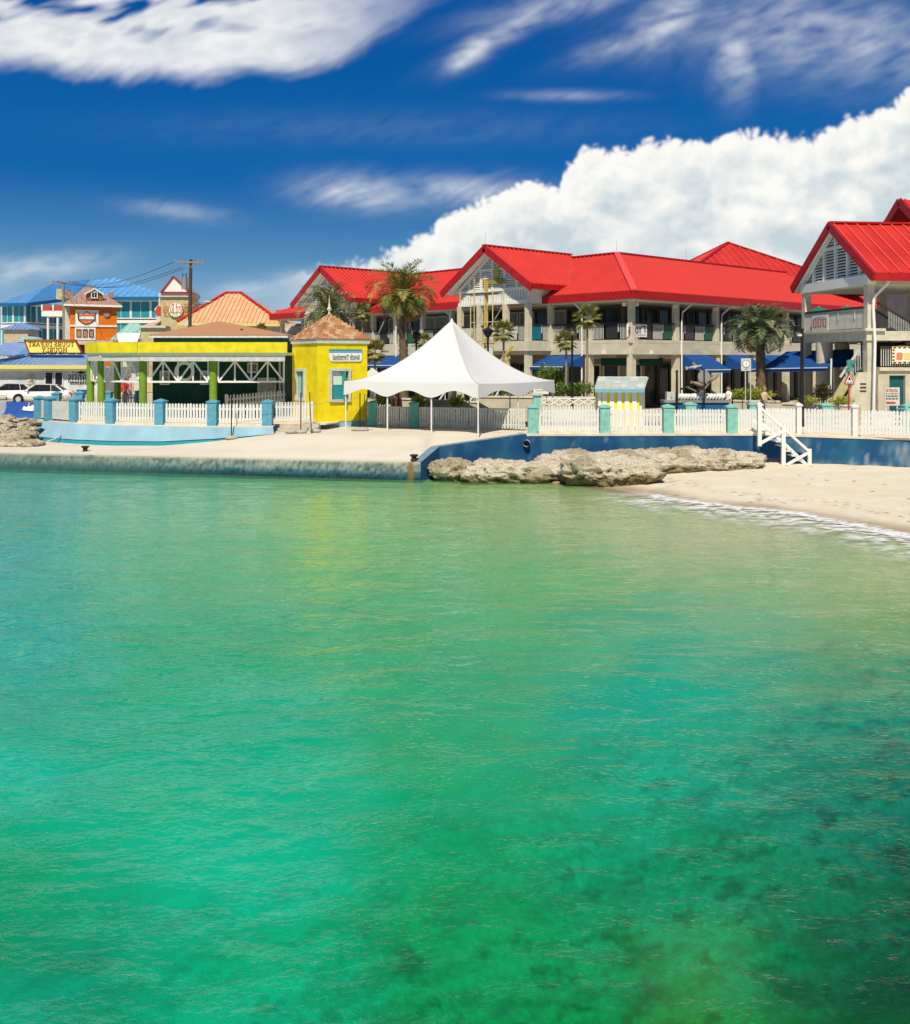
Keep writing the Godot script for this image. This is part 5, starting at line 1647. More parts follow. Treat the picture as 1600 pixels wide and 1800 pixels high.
# ---------------------------------------------------------------- the nearer red roofed house on the right
func make_right_house() -> void:
	var t := thing("galleried_house", "red roofed house at the right with white slatted gable and open balcony", "building", V(19.7, 1.5, -46.0), 0.105)
	rng.seed = 23
	var apex := 10.07
	var sl := 0.7
	var zc := -3.2
	for sg in [1.0, -1.0]:
		roof_slope(t, [V(-0.32, 7.2, zc + sg * 4.1), V(-0.32, apex, zc), V(15, apex, zc), V(15, 7.2, zc + sg * 4.1)], M.red, M.red_seam, 0.62, "roof", 0.07, 0.07)
		beam(t, "bargeboard", V(-0.36, 6.98, zc + sg * 4.22), V(-0.36, apex - 0.1, zc - sg * 0.05), 0.1, 0.42, M.red_trim)
		beam(t, "eave_fascia", V(-0.32, 7.0, zc + sg * 4.14), V(15, 7.0, zc + sg * 4.14), 0.08, 0.36, M.red_trim)
		slab(t, "roof_soffit", [V(-0.3, 6.86, zc + sg * 4.05), V(-0.3, apex - 0.3, zc), V(0.3, apex - 0.3, zc), V(0.3, 6.86, zc + sg * 4.05)], 0.03, M.white)
		beam(t, "rafter", V(-0.1, 7.1, zc + sg * 3.5), V(-0.1, apex - 0.35, zc), 0.12, 0.2, M.white)
	beam(t, "ridge_cap", V(-0.36, apex + 0.05, zc), V(15, apex + 0.05, zc), 0.3, 0.1, M.red_trim)
	# slatted gable
	var yr := func(dz: float) -> float: return apex - 0.4 - sl * absf(dz)
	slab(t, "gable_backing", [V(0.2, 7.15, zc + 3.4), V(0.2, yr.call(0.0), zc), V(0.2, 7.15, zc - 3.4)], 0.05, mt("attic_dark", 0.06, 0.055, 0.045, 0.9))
	louvres(t, [V(0.02, 7.2, zc + 3.4), V(0.02, yr.call(0.0), zc), V(0.02, 7.2, zc - 3.4)], 0.15, M.white, V(-1, 0, 0), 0.1, 0.03)
	for dz in [0.0, 1.2, -1.2, 2.35, -2.35]: blk(t, "gable_upright", V(-0.07, 7.2, zc + dz - 0.07), V(0.09, yr.call(dz), zc + dz + 0.07), M.white)
	blk(t, "gable_tie", V(-0.08, 8.75, zc - 1.4), V(0.1, 8.9, zc + 1.4), M.white)
	blk(t, "gable_beam", V(-0.22, 6.73, -6.65), V(0.22, 7.2, 0.25), M.white)
	blk(t, "eave_beam", V(0.223, 6.73, -0.2), V(15, 7.12, 0.2), M.cream)
	slab(t, "ceiling", [V(0.2, 6.76, 0.2), V(15, 6.76, 0.2), V(15, 6.76, -6.6), V(0.2, 6.76, -6.6)], 0.05, M.soffit)
	# columns
	for p in [V(0, 0, 0), V(0, 0, -6.4), V(4.3, 0, -6.4), V(4.3, 0, -3.4)]:
		blk(t, "column", p + V(-0.2, 0, -0.2), p + V(0.2, 4.05, 0.2), M.cream)
		blk(t, "column", p + V(-0.18, 4.55, -0.18), p + V(0.18, 6.73, 0.18), M.cream)
	# balcony
	blk(t, "balcony_floor", V(-0.28, 4.05, -6.7), V(5.0, 4.5, 0.28), M.cream)
	blk(t, "balcony_ledge", V(-0.42, 4.503, -6.8), V(0.6, 4.62, 0.42), M.cream)
	railing(t, V(-0.15, 4.6, -0.2), V(-0.15, 4.6, -6.2), [])
	railing(t, V(0.2, 4.6, -6.5), V(4.2, 4.6, -6.5), [])
	# upper back wall with pale shutters; gallery on the sea side
	blk(t, "wall", V(5.0, 2.8, -2.4), V(15, 6.73, -2.7), M.beige)
	for k in 4:
		window_unit(t, V(6.2 + k * 2.0, 5.55, -2.37), 1.7, 2.2, M.beige, mt("shutter_pale", 0.42, 0.45, 0.45, 0.5, "grime", 0.3) if k == 0 else M.shutter_pale, Basis(), 0.1)
	blk(t, "gallery_floor", V(5.003, 4.05, -2.4), V(15, 4.45, -0.9), M.cream)
	railing(t, V(5.1, 4.45, -1.0), V(14, 4.45, -1.0), [M.shutter_grey])
	# stair from the balcony down to the lower deck
	var up := V(0.9, 4.55, 0.12)
	var dn := V(3.9, 2.82, 0.12)
	for z in [0.05, -1.1]:
		beam(t, "stair_string", up + V(0, 0.02, z), dn + V(0, 0.02, z), 0.08, 0.3, M.brown_rail)
		beam(t, "stair_rail", up + V(-0.6, 1.3, z), dn + V(0, 1.0, z), 0.08, 0.09, M.brown_rail)
		var s := st()
		for k in 26:
			var p := up.lerp(dn, k / 25.0) + V(0, 0.1, z)
			add_bar(s, p, p + V(0, 0.92, 0), 0.07, 0.03)
		stuff(put(t, "stair_balusters", done(s), M.shutter_grey))
	for k in 9: blk(t, "stair_tread", V(0.9 + k * 0.36, 4.4 - k * 0.2, 0.1), V(1.3 + k * 0.36, 4.45 - k * 0.2, -0.95), M.beige)
	# lower block with teal doors, deck and rail above it
	var wl := st()
	wall_open(wl, V(0.23, 0, 0.4), V(9, 0, 0.4), 2.62, [[0.55, 0.0, 1.35, 2.4], [1.95, 0.0, 2.85, 2.4]], V(0, 0, -0.25))
	put(t, "lower_wall", done(wl), M.beige)
	blk(t, "deck", V(0.23, 2.623, -3.2), V(9.0, 2.78, 0.52), M.cream)
	blk(t, "lower_wall", V(5.0, 0, 0.1), V(5.2, 2.62, -6.6), M.beige)
	for e in [[0.78, 1.58], [2.18, 3.08]]:
		blk(t, "door", V(e[0] + 0.02, 0.0, 0.2), V(e[1] - 0.02, 2.38, 0.25), M.door_teal)
		box(t, "door_plate", V((e[0] + e[1]) / 2, 1.75, 0.26), V(0.16, 0.05, 0.02), M.white)
	railing(t, V(0.3, 2.78, 0.42), V(8.8, 2.78, 0.42), [], 0.95)
	# side wall with vents and the yellow sided stair that climbs to the landing
	slab(t, "stair_wall", [V(-1.75, 0, 0.2), V(-0.2, 0, 0.2), V(-0.2, 2.55, 0.2), V(-0.62, 2.55, 0.2)], 0.2, M.cream)
	for k in 3: box(t, "vent", V(-0.42, 2.0 - k * 0.17, 0.21), V(0.3, 0.06, 0.03), M.dark)
	slab(t, "stair_side", [V(-2.1, 0.55, -0.35), V(-1.85, 0.35, -0.35), V(-0.5, 2.3, -0.35), V(-0.75, 2.75, -0.35)], 0.1, mt("stair_yellow", 0.62, 0.55, 0.27, 0.8, "grime", 0.9))
	beam(t, "stair_rail", V(-1.3, 2.3, -0.3), V(-0.35, 3.6, -0.3), 0.07, 0.1, M.off_white)
	var sb := st()
	for k in 8:
		var p := V(-1.0 + k * 0.12, 2.1 + k * 0.1, -0.3)
		add_bar(sb, p, p + V(0, 0.7 + 0.05 * k, 0), 0.03, 0.03)
	stuff(put(t, "stair_balusters", done(sb), M.off_white))
	# tree-like round piers and a near-black wall painted as the unlit depth under the balcony
	cyl(t, "pier", V(-0.9 + 0.9, 0, -4.4), V(0.0, 4.05, -4.4), 0.42, 0.42, M.beige, 18)
	cyl(t, "pier", V(1.6, 0, -5.6), V(1.6, 4.05, -5.6), 0.38, 0.38, M.beige, 18)
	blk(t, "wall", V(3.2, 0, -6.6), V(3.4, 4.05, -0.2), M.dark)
	# downpipe at the front corner
	tube(t, "downpipe", [V(0.62, 6.9, 0.62), V(0.6, 6.75, 0.6), V(0.05, 6.1, 0.34), V(0.02, 5.6, 0.33), V(0.02, 4.0, 0.48), V(-0.08, 0, 0.5)], 0.07, M.white, 8)
	# higher roof behind, with a peach soffit
	var A := V(8.6, 12.7, -11.0)
	for sg in [1.0, -1.0]:
		roof_slope(t, [A + V(-0.5, -3.4, sg * 4.2), A + V(-0.5, 0, 0), A + V(9, 0, 0), A + V(9, -3.4, sg * 4.2)], M.red, M.red_seam, 0.8)
		beam(t, "bargeboard", A + V(-0.56, -3.5, sg * 4.3), A + V(-0.56, -0.12, 0), 0.12, 0.5, M.red_trim)
	slab(t, "upper_gable", [A + V(0.6, -3.6, 3.9), A + V(0.6, -0.5, 0), A + V(0.6, -3.6, -3.9)], 0.1, mt("peach_wall", 0.62, 0.42, 0.26, 0.8))
	blk(t, "upper_wall", A + V(0.5, -12.7, -3.8), A + V(9, -3.6, 3.8), M.beige)
	# blue awning spread under the balcony
	awning(t, V(1.5, 3.7, -4.2), V(-0.1, 3.6, -8.6), V(-2.0, -0.95, 1.1))
	cyl(t, "awning_post", V(-0.6, 0, -2.6), V(-0.55, 3.2, -2.6), 0.05, 0.05, M.white, 8)

func make_far_red_roof() -> void:
	var o := at(1280, 700, 88)
	o.y = 1.5
	var t := thing("hip_roofed_house", "house behind the arcade showing only its red pyramid roof", "building", o, 0.1)
	var hy := 15.26 - 1.5
	var w := 9.2
	var a := [V(-w, hy - 5.1, w), V(w, hy - 5.1, w), V(w, hy - 5.1, -w), V(-w, hy - 5.1, -w)]
	for i in 4: roof_slope(t, [a[i], a[(i + 1) % 4], V(0, hy, 0)], M.red, M.red_seam, 0.6)
	for i in 4: beam(t, "hip_cap", a[i] + V(0, 0.06, 0), V(0, hy + 0.06, 0), 0.3, 0.12, M.red_trim)
	blk(t, "wall", V(-w + 1.8, 0, -w + 1.8), V(w - 1.8, hy - 5.2, w - 1.8), M.beige)

# ---------------------------------------------------------------- the town on the left
func make_town() -> void:
	make_glass_block()
	make_orange_house()
	make_tower()
	make_peach_house()
	make_tour_house()
	make_small_town_bits()

func glazed_front(t: Node, a: Vector3, b: Vector3, y0: float, y1: float, n: int, rows: int, gl: Array, fr: Material) -> void:
	var L := a.distance_to(b)
	var q := aim(V(a.x, 0, a.z), V(b.x, 0, b.z))
	var w := L / n
	var h := (y1 - y0) / rows
	for j in rows:
		for i in n:
			var c := a.lerp(b, (i + 0.5) / n)
			window_unit(t, V(c.x, y0 + h * (j + 0.5), c.z), w - 0.02, h - 0.5, fr, gl[(i + j) % gl.size()], q, 0.14, "window", 1)
		beam(t, "floor_band", V(a.x, y0 + h * (j + 1) - 0.15, a.z), V(b.x, y0 + h * (j + 1) - 0.15, b.z), 0.3, 0.45, M.white)

func make_glass_block() -> void:
	var d := 140.0
	var o := V(X(150, d), 1.5, -d)
	var t := thing("glass_office_block", "three storey block of teal glass under hipped blue metal roofs", "building", o)
	var L := func(px: float, py: float, dd: float) -> Vector3: return at(px, py, dd) - o
	# right-hand block
	var ey: float = L.call(0, 523, d).y
	var a: Vector3 = L.call(196, 0, d); var b: Vector3 = L.call(300, 0, d)
	blk(t, "wall", V(a.x, 0, -d - o.z - 0.4), V(b.x, ey, -16), M.teal_glass_deep)
	glazed_front(t, V(a.x, 0, 0.1), V(b.x, 0, 0.1), ey - 9.6, ey - 0.2, 3, 3, [M.teal_glass, M.teal_glass], M.white)
	var r0: Vector3 = L.call(156, 491, 146); var r1: Vector3 = L.call(194, 486, 146)
	var e0 := V(L.call(130, 0, 139).x, ey, 1.2); var e1 := V(L.call(302, 0, 139).x, ey, 1.2)
	roof_slope(t, [e0, e1, V(r1.x, r1.y, -8), V(r0.x, r0.y, -8)], M.blue_roof, M.blue_seam, 1.1)
	slab(t, "roof", [e1, V(e1.x, ey, -18), V(r1.x, r1.y, -8)], 0.1, M.blue_roof)
	slab(t, "roof", [V(e1.x, ey, -18), V(e0.x, ey, -18), V(r0.x, r0.y, -8), V(r1.x, r1.y, -8)], 0.1, M.blue_roof)
	beam(t, "eave_fascia", e0 - V(0, 0.2, 0), e1 - V(0, 0.2, 0), 0.2, 0.5, M.blue_dark)
	# left-hand block, its long front turned a little away
	var f0: Vector3 = L.call(4, 0, 133); var f1: Vector3 = L.call(45, 0, 131); var f2: Vector3 = L.call(122, 0, 139)
	var ly: float = L.call(0, 532, 132).y
	for e in [[f0, f1], [f1, f2]]:
		var s := st()
		quad(s, V(e[0].x, 0, e[0].z), V(e[1].x, 0, e[1].z), V(e[1].x, ly, e[1].z), V(e[0].x, ly, e[0].z))
		put(t, "wall", done(s), M.teal_glass_deep)
	glazed_front(t, V(f0.x, 0, f0.z + 0.15), V(f1.x, 0, f1.z + 0.15), ly - 9.0, ly - 0.1, 2, 3, [M.teal_glass], M.white)
	glazed_front(t, V(f1.x, 0, f1.z + 0.15), V(f2.x, 0, f2.z + 0.15), ly - 9.0, ly - 0.1, 4, 3, [M.teal_glass_deep, M.teal_glass], M.white)
	var c0: Vector3 = L.call(-2, 533, 132); var c1: Vector3 = L.call(47, 533, 129.5); var c2: Vector3 = L.call(126, 523, 138)
	var p0: Vector3 = L.call(76, 507, 142); var p1: Vector3 = L.call(93, 498, 146); var p2: Vector3 = L.call(158, 491, 147)
	roof_slope(t, [c0, c1, p0], M.blue_roof, M.blue_seam, 1.0)
	slab(t, "roof", [c1, c2, p1, p0], 0.1, M.blue_roof_shaded if M.has("blue_roof_shaded") else mt("blue_roof_shaded", 0.06, 0.24, 0.55, 0.45, "grime", 0.1))  # darker copy of the roof blue, shade painted onto these slopes
	slab(t, "roof", [c2, p2, p1], 0.1, M.blue_roof_shaded)
	beam(t, "eave_fascia", c0 - V(0, 0.2, 0), c1 - V(0, 0.2, 0), 0.2, 0.45, M.blue_dark)
	beam(t, "eave_fascia", c1 - V(0, 0.2, 0), c2 - V(0, 0.2, 0), 0.2, 0.45, M.blue_dark)
	# white posts and the balcony with red panels
	var bz := 128.0
	var p: Vector3 = L.call(73, 556, bz); var q: Vector3 = L.call(112, 554, bz)
	blk(t, "balcony", V(p.x, p.y, p.z), V(q.x, p.y + 0.75, p.z - 3), M.white)
	for i in 2:
		var u0 := lerpf(p.x, q.x, i / 2.0) + 0.25
		var u1 := lerpf(p.x, q.x, (i + 1) / 2.0) - 0.2
		blk(t, "red_panel", V(u0, p.y + 0.8, p.z + 0.05), V(u1, p.y + 1.35, p.z - 0.05), M.red_paint)
		blk(t, "balcony_post", V(u0 - 0.25, p.y + 0.75, p.z + 0.1), V(u0 - 0.05, p.y + 1.55, p.z - 0.1), M.white)
	for px in [83, 100]: cyl(t, "post", V(L.call(px, 0, bz).x, 0, p.z - 0.3), V(L.call(px, 0, bz).x, p.y, p.z - 0.3), 0.16, 0.16, M.white, 8)
	blk(t, "cream_bay", L.call(99, 526, 127.5) , L.call(110, 508, 127.5) - V(0, 0, 3), M.tower_cream)

func make_orange_house() -> void:
	var d := 106.0
	var o := V(X(164, d), 1.5, -d)
	var t := thing("orange_shop", "orange gabled shop with a winged shield sign on white panels", "building", o, 0.36)
	var k := d / F
	var P := func(px: float, py: float) -> Vector3: return V((px - 164) * k, EYE - (py - HZ) * k - 1.5, 0)
	var l: float = P.call(126, 0).x
	var r: float = P.call(203.5, 0).x
	var y1: float = P.call(0, 535).y
	blk(t, "wall", V(l, 0, 0), V(r, y1, -7), M.orange)
	blk(t, "side_strip", V(P.call(117.5, 0).x, 0, -0.6), V(l - 0.003, y1 - 0.3, -6.5), M.off_white)
	blk(t, "string_course", V(l, P.call(0, 574.5).y, 0.003), V(r, P.call(0, 571.5).y, 0.12), M.white)
	# steep gable roof with skirt and a dormer
	var ap: Vector3 = P.call(158, 497) + V(0, 0, -3.4)
	var e0: Vector3 = P.call(116, 535.5) + V(0, 0, 0.6)
	var e1: Vector3 = P.call(212, 536.5) + V(0, 0, 0.6)
	roof_slope(t, [e0, e1, ap], M.pink_roof, M.pink_roof, 0.5)
	for sg in [[e0, -1], [e1, 1]]: slab(t, "roof", [sg[0], V(sg[0].x, sg[0].y, -7.6), ap], 0.08, M.pink_roof)
	slab(t, "roof", [V(e0.x, e0.y, -7.6), V(e1.x, e1.y, -7.6), ap], 0.08, M.pink_roof)
	beam(t, "eave_board", e0 - V(0, 0.1, 0), e1 - V(0, 0.1, 0), 0.1, 0.22, M.white)
	# small side gables
	for e in [[118, 131, 511, 524], [190, 199, 511, 521]]: blk(t, "side_dormer", P.call(e[0], e[3]) + V(0, 0, -2), P.call(e[1], e[2]) + V(0, 0, -3.6), M.pink_roof)
	var dm := V(0, 0, -0.1)
	slab(t, "dormer_front", [P.call(152, 528) + dm, P.call(180, 528) + dm, P.call(179, 517) + dm, P.call(166, 509) + dm, P.call(153, 517) + dm], 1.6, mt("dormer_brown", 0.26, 0.12, 0.04, 0.8))
	for e in [[150, 517.5, 166, 507.5], [166, 507.5, 182, 517.5]]: beam(t, "dormer_trim", P.call(e[0], e[1]) + V(0, 0, 0.03), P.call(e[2], e[3]) + V(0, 0, 0.03), 0.3, 0.12, M.white)
	window_unit(t, P.call(166, 518.5) + V(0, 0, 0.0), 11 * k, 12 * k, M.white, M.glass_dark, Basis(), 0.09, "window", 1)
	# white panel with shield and bar
	blk(t, "sign_panel", P.call(135, 572) + V(0, 0, 0.003), P.call(173, 545) + V(0, 0, 0.1), M.white)
	var sh := []
	for q in [[140, 551], [147, 554], [153, 549], [160, 554], [167, 551], [165, 562], [160, 567], [153, 570], [146, 567], [141, 562]]:
		var v: Vector3 = P.call(q[0], q[1])
		sh.append(Vector2(v.x, v.y))
	var cen := Vector2(P.call(153.5, 559).x, P.call(153.5, 559).y)
	var big := []
	for v in sh: big.append(cen + (v - cen) * 1.14)
	outline(t, "shield_edge", big, 0.06, M.brown_rail, Transform3D(Basis(), V(0, 0, 0.16)))
	outline(t, "shield", sh, 0.06, M.orange_logo, Transform3D(Basis(), V(0, 0, 0.2)))
	blk(t, "bar_edge", P.call(140, 562.5) + V(0, 0, 0.203), P.call(167.5, 555.5) + V(0, 0, 0.24), M.brown_rail)
	blk(t, "bar", P.call(141.5, 561.5) + V(0, 0, 0.243), P.call(166, 556.5) + V(0, 0, 0.26), M.white)
	blk(t, "window_panel", P.call(134, 597.5) + V(0, 0, 0.003), P.call(168, 576) + V(0, 0, 0.1), M.white)
	for i in 3: window_unit(t, P.call(140.5 + i * 10.2, 586) + V(0, 0, 0.13), 8 * k, 14 * k, M.brown_rail, mt("amber_pane", 0.42, 0.25, 0.12, 0.4) if i == 0 else M.amber_pane, Basis(), 0.05)
	var rw := cyl(t, "round_window", P.call(186.5, 552) + V(0, 0, 0.0), P.call(186.5, 552) + V(0, 0, 0.14), 5.6 * k, 5.6 * k, M.pink_roof, 20)
	cyl(rw, "pane", V(0, 0.0, 0), V(0, 0.09, 0), 4.2 * k, 4.2 * k, M.shutter_grey, 20)
	blk(t, "shop_canopy", P.call(122, 606) + V(0, 0, 0.1), P.call(196, 599) + V(0, 0, 1.2), M.beige)
	for px in [137, 171]: blk(t, "post", V(P.call(px - 1, 0).x, 0, 0.9), V(P.call(px + 1, 0).x, P.call(0, 606).y, 1.1), M.white)
	blk(t, "dark_opening", V(P.call(123, 0).x, 0, 0.003), V(P.call(152, 0).x, P.call(0, 607).y, 0.05), mt("brown_dark", 0.1, 0.05, 0.02, 0.8))

func make_tower() -> void:
	var d := 95.0
	var o := V(X(305, d), 1.5, -d)
	var t := thing("sign_tower", "cream square tower with white faced gable and a round sign of red letters", "building", o)
	var k := d / F
	var P := func(px: float, py: float, z := 0.0) -> Vector3: return V((px - 305) * k, EYE - (py - HZ) * k - 1.5, z)
	blk(t, "wall", V(P.call(285, 0).x, 0, 0), V(P.call(334, 0).x, P.call(0, 521).y, -3.2), M.tower_cream)
	# its left side seen at a slant
	slab(t, "side_wall", [V(P.call(285, 0).x, 0, -0.01), V(P.call(278, 0).x, 0, -2.9), V(P.call(278, 0).x, P.call(0, 521).y, -2.9), V(P.call(285, 0).x, P.call(0, 521).y, -0.01)], 0.1, M.tower_cream)
	blk(t, "cornice", P.call(280, 522, 0.25), P.call(336, 515, -3.4), M.off_white)
	slab(t, "white_gable", [P.call(286, 514, 0.3), P.call(335, 514, 0.3), P.call(307, 487, 0.3)], 0.12, M.white)
	for e in [[285, 514.5, 307, 486], [307, 486, 336, 514.5], [285, 514.5, 336, 514.5]]: beam(t, "red_edge", P.call(e[0], e[1], 0.34), P.call(e[2], e[3], 0.34), 0.2, 0.12, M.red_trim)
	slab(t, "roof", [P.call(285, 514, 0.25), P.call(277, 515, -2.8), P.call(300, 490, -2.8), P.call(307, 487, 0.25)], 0.08, M.pink_roof)
	slab(t, "roof", [P.call(336, 514, 0.25), P.call(336, 514, -2.8), P.call(300, 490, -2.8), P.call(307, 487, 0.25)], 0.08, M.pink_roof)
	var disc := cyl(t, "round_sign", P.call(310, 545, 0.02), P.call(310, 545, 0.2), 13.4 * k, 13.4 * k, mt("disc_rim", 0.42, 0.36, 0.18, 0.6), 28)
	cyl(disc, "sign_face", V(0, 0.05, 0), V(0, 0.13, 0), 12.3 * k, 12.3 * k, M.white, 28)
	letters(t, "Hard Rock", 0.92, 43 * k, M.letter_orange, Transform3D(Basis(), P.call(309.5, 543, 0.26)))
	letters(t, "CAFE", 0.42, 15 * k, M.trim_yellow, Transform3D(Basis(), P.call(311, 552, 0.26)), false)
	# a red and white guitar-shaped sign on the left side
	outline(t, "side_sign", [Vector2(-0.3, -1.5), Vector2(0.1, -1.6), Vector2(0.3, -0.6), Vector2(0.5, -0.1), Vector2(0.25, 0.35), Vector2(0.12, 1.1), Vector2(-0.05, 1.1), Vector2(-0.1, 0.4), Vector2(-0.5, 0.0), Vector2(-0.35, -0.5)], 0.1, M.off_white, Transform3D(Basis(), P.call(278.5, 543, -0.3)))
	outline(t, "side_sign", [Vector2(-0.45, -0.2), Vector2(-0.2, -0.6), Vector2(0.2, -0.55), Vector2(0.42, -0.1), Vector2(0.15, 0.3), Vector2(-0.1, 0.4)], 0.06, M.red_paint, Transform3D(Basis(), P.call(278.5, 544, -0.24)))
	beam(t, "side_sign_edge", P.call(283.5, 533, -0.2), P.call(283, 560, -0.2), 0.12, 0.14, M.dark)
	# low lean-to roof at the foot
	slab(t, "lean_to_roof", [P.call(254, 575, 1.5), P.call(280, 572, 1.5), P.call(282, 562, -0.5), P.call(262, 567, -0.5)], 0.1, M.peach_roof)
	blk(t, "lean_to_wall", V(P.call(255, 0).x, 0, 1.3), V(P.call(300, 0).x, P.call(0, 574).y, -1), M.tower_cream)
	blk(t, "cornice", P.call(253, 577, 1.6), P.call(300, 573.5, 1.3), M.off_white)

func make_peach_house() -> void:
	var d := 92.0
	var o := V(X(410, d), 1.5, -d)
	var t := thing("peach_roofed_house", "low house with wide peach metal hipped roof edged in red", "building", o)
	var k := d / F
	var P := func(px: float, py: float, z := 0.0) -> Vector3: return V((px - 410) * k, EYE - (py - HZ) * k - 1.5, z)
	var e0: Vector3 = P.call(318, 567, 1.0); var e1: Vector3 = P.call(500, 569, 1.0)
	var r0: Vector3 = P.call(374, 508.5, -5.5); var r1: Vector3 = P.call(401, 508.5, -5.5)
	roof_slope(t, [e0, e1, r1, r0], M.peach_roof, M.peach_seam, 0.42)
	var b0 := V(e0.x, e0.y, -12); var b1 := V(e1.x, e1.y, -12)
	slab(t, "roof", [e1, b1, r1], 0.1, M.peach_roof)
	slab(t, "roof", [e0, b0, r0], 0.1, M.peach_roof)
	slab(t, "roof", [b0, b1, r1, r0], 0.1, M.peach_roof)
	for e in [[e0, r0], [r0, r1], [r1, e1]]: beam(t, "ridge_cap", e[0] + V(0, 0.08, 0.05), e[1] + V(0, 0.08, 0.05), 0.25, 0.2, M.red)
	blk(t, "wall", V(e0.x + 0.6, 0, 0), V(e1.x + 1.6, e0.y - 0.1, -11), M.tower_cream)
	beam(t, "eave_board", e0 - V(0, 0.16, 0), e1 - V(0, 0.16, 0), 0.1, 0.26, M.trim_yellow)
	blk(t, "window_band", P.call(470, 592, 0.003), P.call(515, 581, 0.06), M.glass_dark)
	blk(t, "wall", P.call(470, 600, 0.2), P.call(530, 573, -1.2), M.off_white)
	# little roof far right
	slab(t, "small_roof", [P.call(468, 548, -2), P.call(497, 548, -2), P.call(489, 542, -5), P.call(470, 543, -5)], 0.1, M.peach_roof)
	beam(t, "ridge_cap", P.call(468, 542, -5), P.call(490, 542, -5), 0.2, 0.2, M.red)

func make_tour_house() -> void:
	var d := 79.0
	var o := V(X(75, d), 1.3, -d)
	var t := thing("tour_office", "low white office with blue metal roof and yellow eave trim", "building", o)
	var k := d / F
	var P := func(px: float, py: float, z := 0.0) -> Vector3: return V((px - 75) * k, EYE - (py - HZ) * k - 1.3, z)
	blk(t, "wall", V(P.call(-40, 0).x, -0.2, 0), V(P.call(172, 0).x, P.call(0, 646).y, -8), mt("office_white", 0.74, 0.78, 0.74, 0.8, "grime", 0.2))
	var e0: Vector3 = P.call(6, 640, 0.55); var e1: Vector3 = P.call(176, 640.5, 0.55)
	var r0: Vector3 = P.call(38, 622.5, -3.0); var r1: Vector3 = P.call(132, 622.5, -3.0)
	roof_slope(t, [e0, e1, P.call(150, 627, -3.0), r1, r0], M.blue_roof_pale, M.blue_seam, 0.42)
	slab(t, "roof", [P.call(-45, 640, 0.8), e0, r0, P.call(-10, 628, -3)], 0.08, M.blue_dark)
	beam(t, "roof_edge", P.call(-45, 636, 1.25), P.call(22, 624.5, -2.2), 0.15, 0.14, M.white)
	beam(t, "eave_trim", P.call(-45, 645, 0.6), P.call(176, 645, 0.6), 0.14, 0.34, M.trim_yellow)
	var s := st()
	for i in 70:
		var c: Vector3 = P.call(-40 + i * 3.1, 650, 0.57)
		add_bar(s, c + V(-0.05, 0, 0), c + V(0.05, 0, 0), 0.04, 0.14)
	stuff(put(t, "eave_fringe", done(s), M.trim_yellow))
	# glazed double door, shuttered window, low dark window
	for px in [87, 104]: window_unit(t, P.call(px, 679, 0.03), 15 * k, 51 * k, M.white, M.glass_dark, Basis(), 0.06, "door")
	blk(t, "shutter", P.call(49, 671, 0.003), P.call(61.5, 657, 0.05), M.beige)
	blk(t, "low_window", P.call(135, 699, 0.003), P.call(153, 685, 0.05), M.tarp_blue)
	beam(t, "ramp_rail", P.call(118, 677, 0.6), P.call(127, 684, 0.6), 0.08, 0.1, M.white)
	beam(t, "ramp_rail", P.call(127, 684, 0.6), P.call(127, 700, 0.6), 0.08, 0.1, M.white)
	# upper left roof with its pale arched end
	slab(t, "upper_roof", [P.call(-30, 622, -1), P.call(17, 624, -1), P.call(27, 600, -4), P.call(-30, 600, -4)], 0.1, M.blue_roof_pale)
	slab(t, "upper_roof", [P.call(17, 624, -1), P.call(36, 620, -3.2), P.call(28, 598, -5), P.call(26, 600, -4)], 0.1, M.blue_roof)
	var arch := []
	for i in 13: arch.append(Vector2(cos(PI * i / 12.0) * 0.85, sin(PI * i / 12.0) * 0.5))
	outline(t, "arched_hood", arch, 1.5, M.mint, Transform3D(Basis(), P.call(12, 600, -3.8)))
	# painted name on the wall, green crest above it
	letters(t, "Atlantis", 0.86, 52 * k, M.letter_dark, Transform3D(Basis(), P.call(146, 663.5, 0.02)))
	letters(t, "SUBMARINES", 0.2, 44 * k, M.letter_dark, Transform3D(Basis(), P.call(146, 674, 0.02)), false)
	var cr := []
	for q in [[-0.4, 0.0], [-0.2, 0.06], [-0.1, 0.02], [-0.05, 0.16], [0.0, 0.24], [0.08, 0.12], [0.14, 0.03], [0.35, 0.05], [0.4, 0.0], [0.2, -0.1], [-0.1, -0.12]]: cr.append(Vector2(q[0], q[1]))
	outline(t, "crest", cr, 0.03, M.green_wall, Transform3D(Basis(), P.call(143, 654.5, 0.04)))
	# the yellow roof sign stands on the roof
	var so: Vector3 = o + P.call(80, 623, -1.6)
	var sg := thing("roof_sign", "slanting yellow roof sign with red edge announcing hourly tours", "sign", so)
	var Q := func(px: float, py: float, z := 0.0) -> Vector3: return P.call(px, py, z - 1.6) + o - so
	var b := []
	for q in [[37, 620.6], [131, 620.6], [119, 597], [28, 597]]:
		var v: Vector3 = Q.call(q[0], q[1], 1.6)
		b.append(Vector2(v.x, v.y))
	outline(sg, "board", b, 0.25, M.sign_yellow)
	for e in [[0, 1, M.dark], [1, 2, M.sign_red], [2, 3, M.sign_red], [3, 0, M.sign_red]]:
		beam(sg, "edge", V(b[e[0]].x, b[e[0]].y, -0.05), V(b[e[1]].x, b[e[1]].y, -0.05), 0.3, 0.09, e[2])
	letters(sg, "TOURS DEPART", 0.37, 82 * k, M.letter_red, Transform3D(Basis(), Q.call(76, 604.2, 0.0) * V(1, 1, 0) + V(0, 0, 0.04)))
	letters(sg, "HOURLY", 0.37, 46 * k, M.letter_red, Transform3D(Basis(), Q.call(82, 614.6, 0.0) * V(1, 1, 0) + V(0, 0, 0.04)))

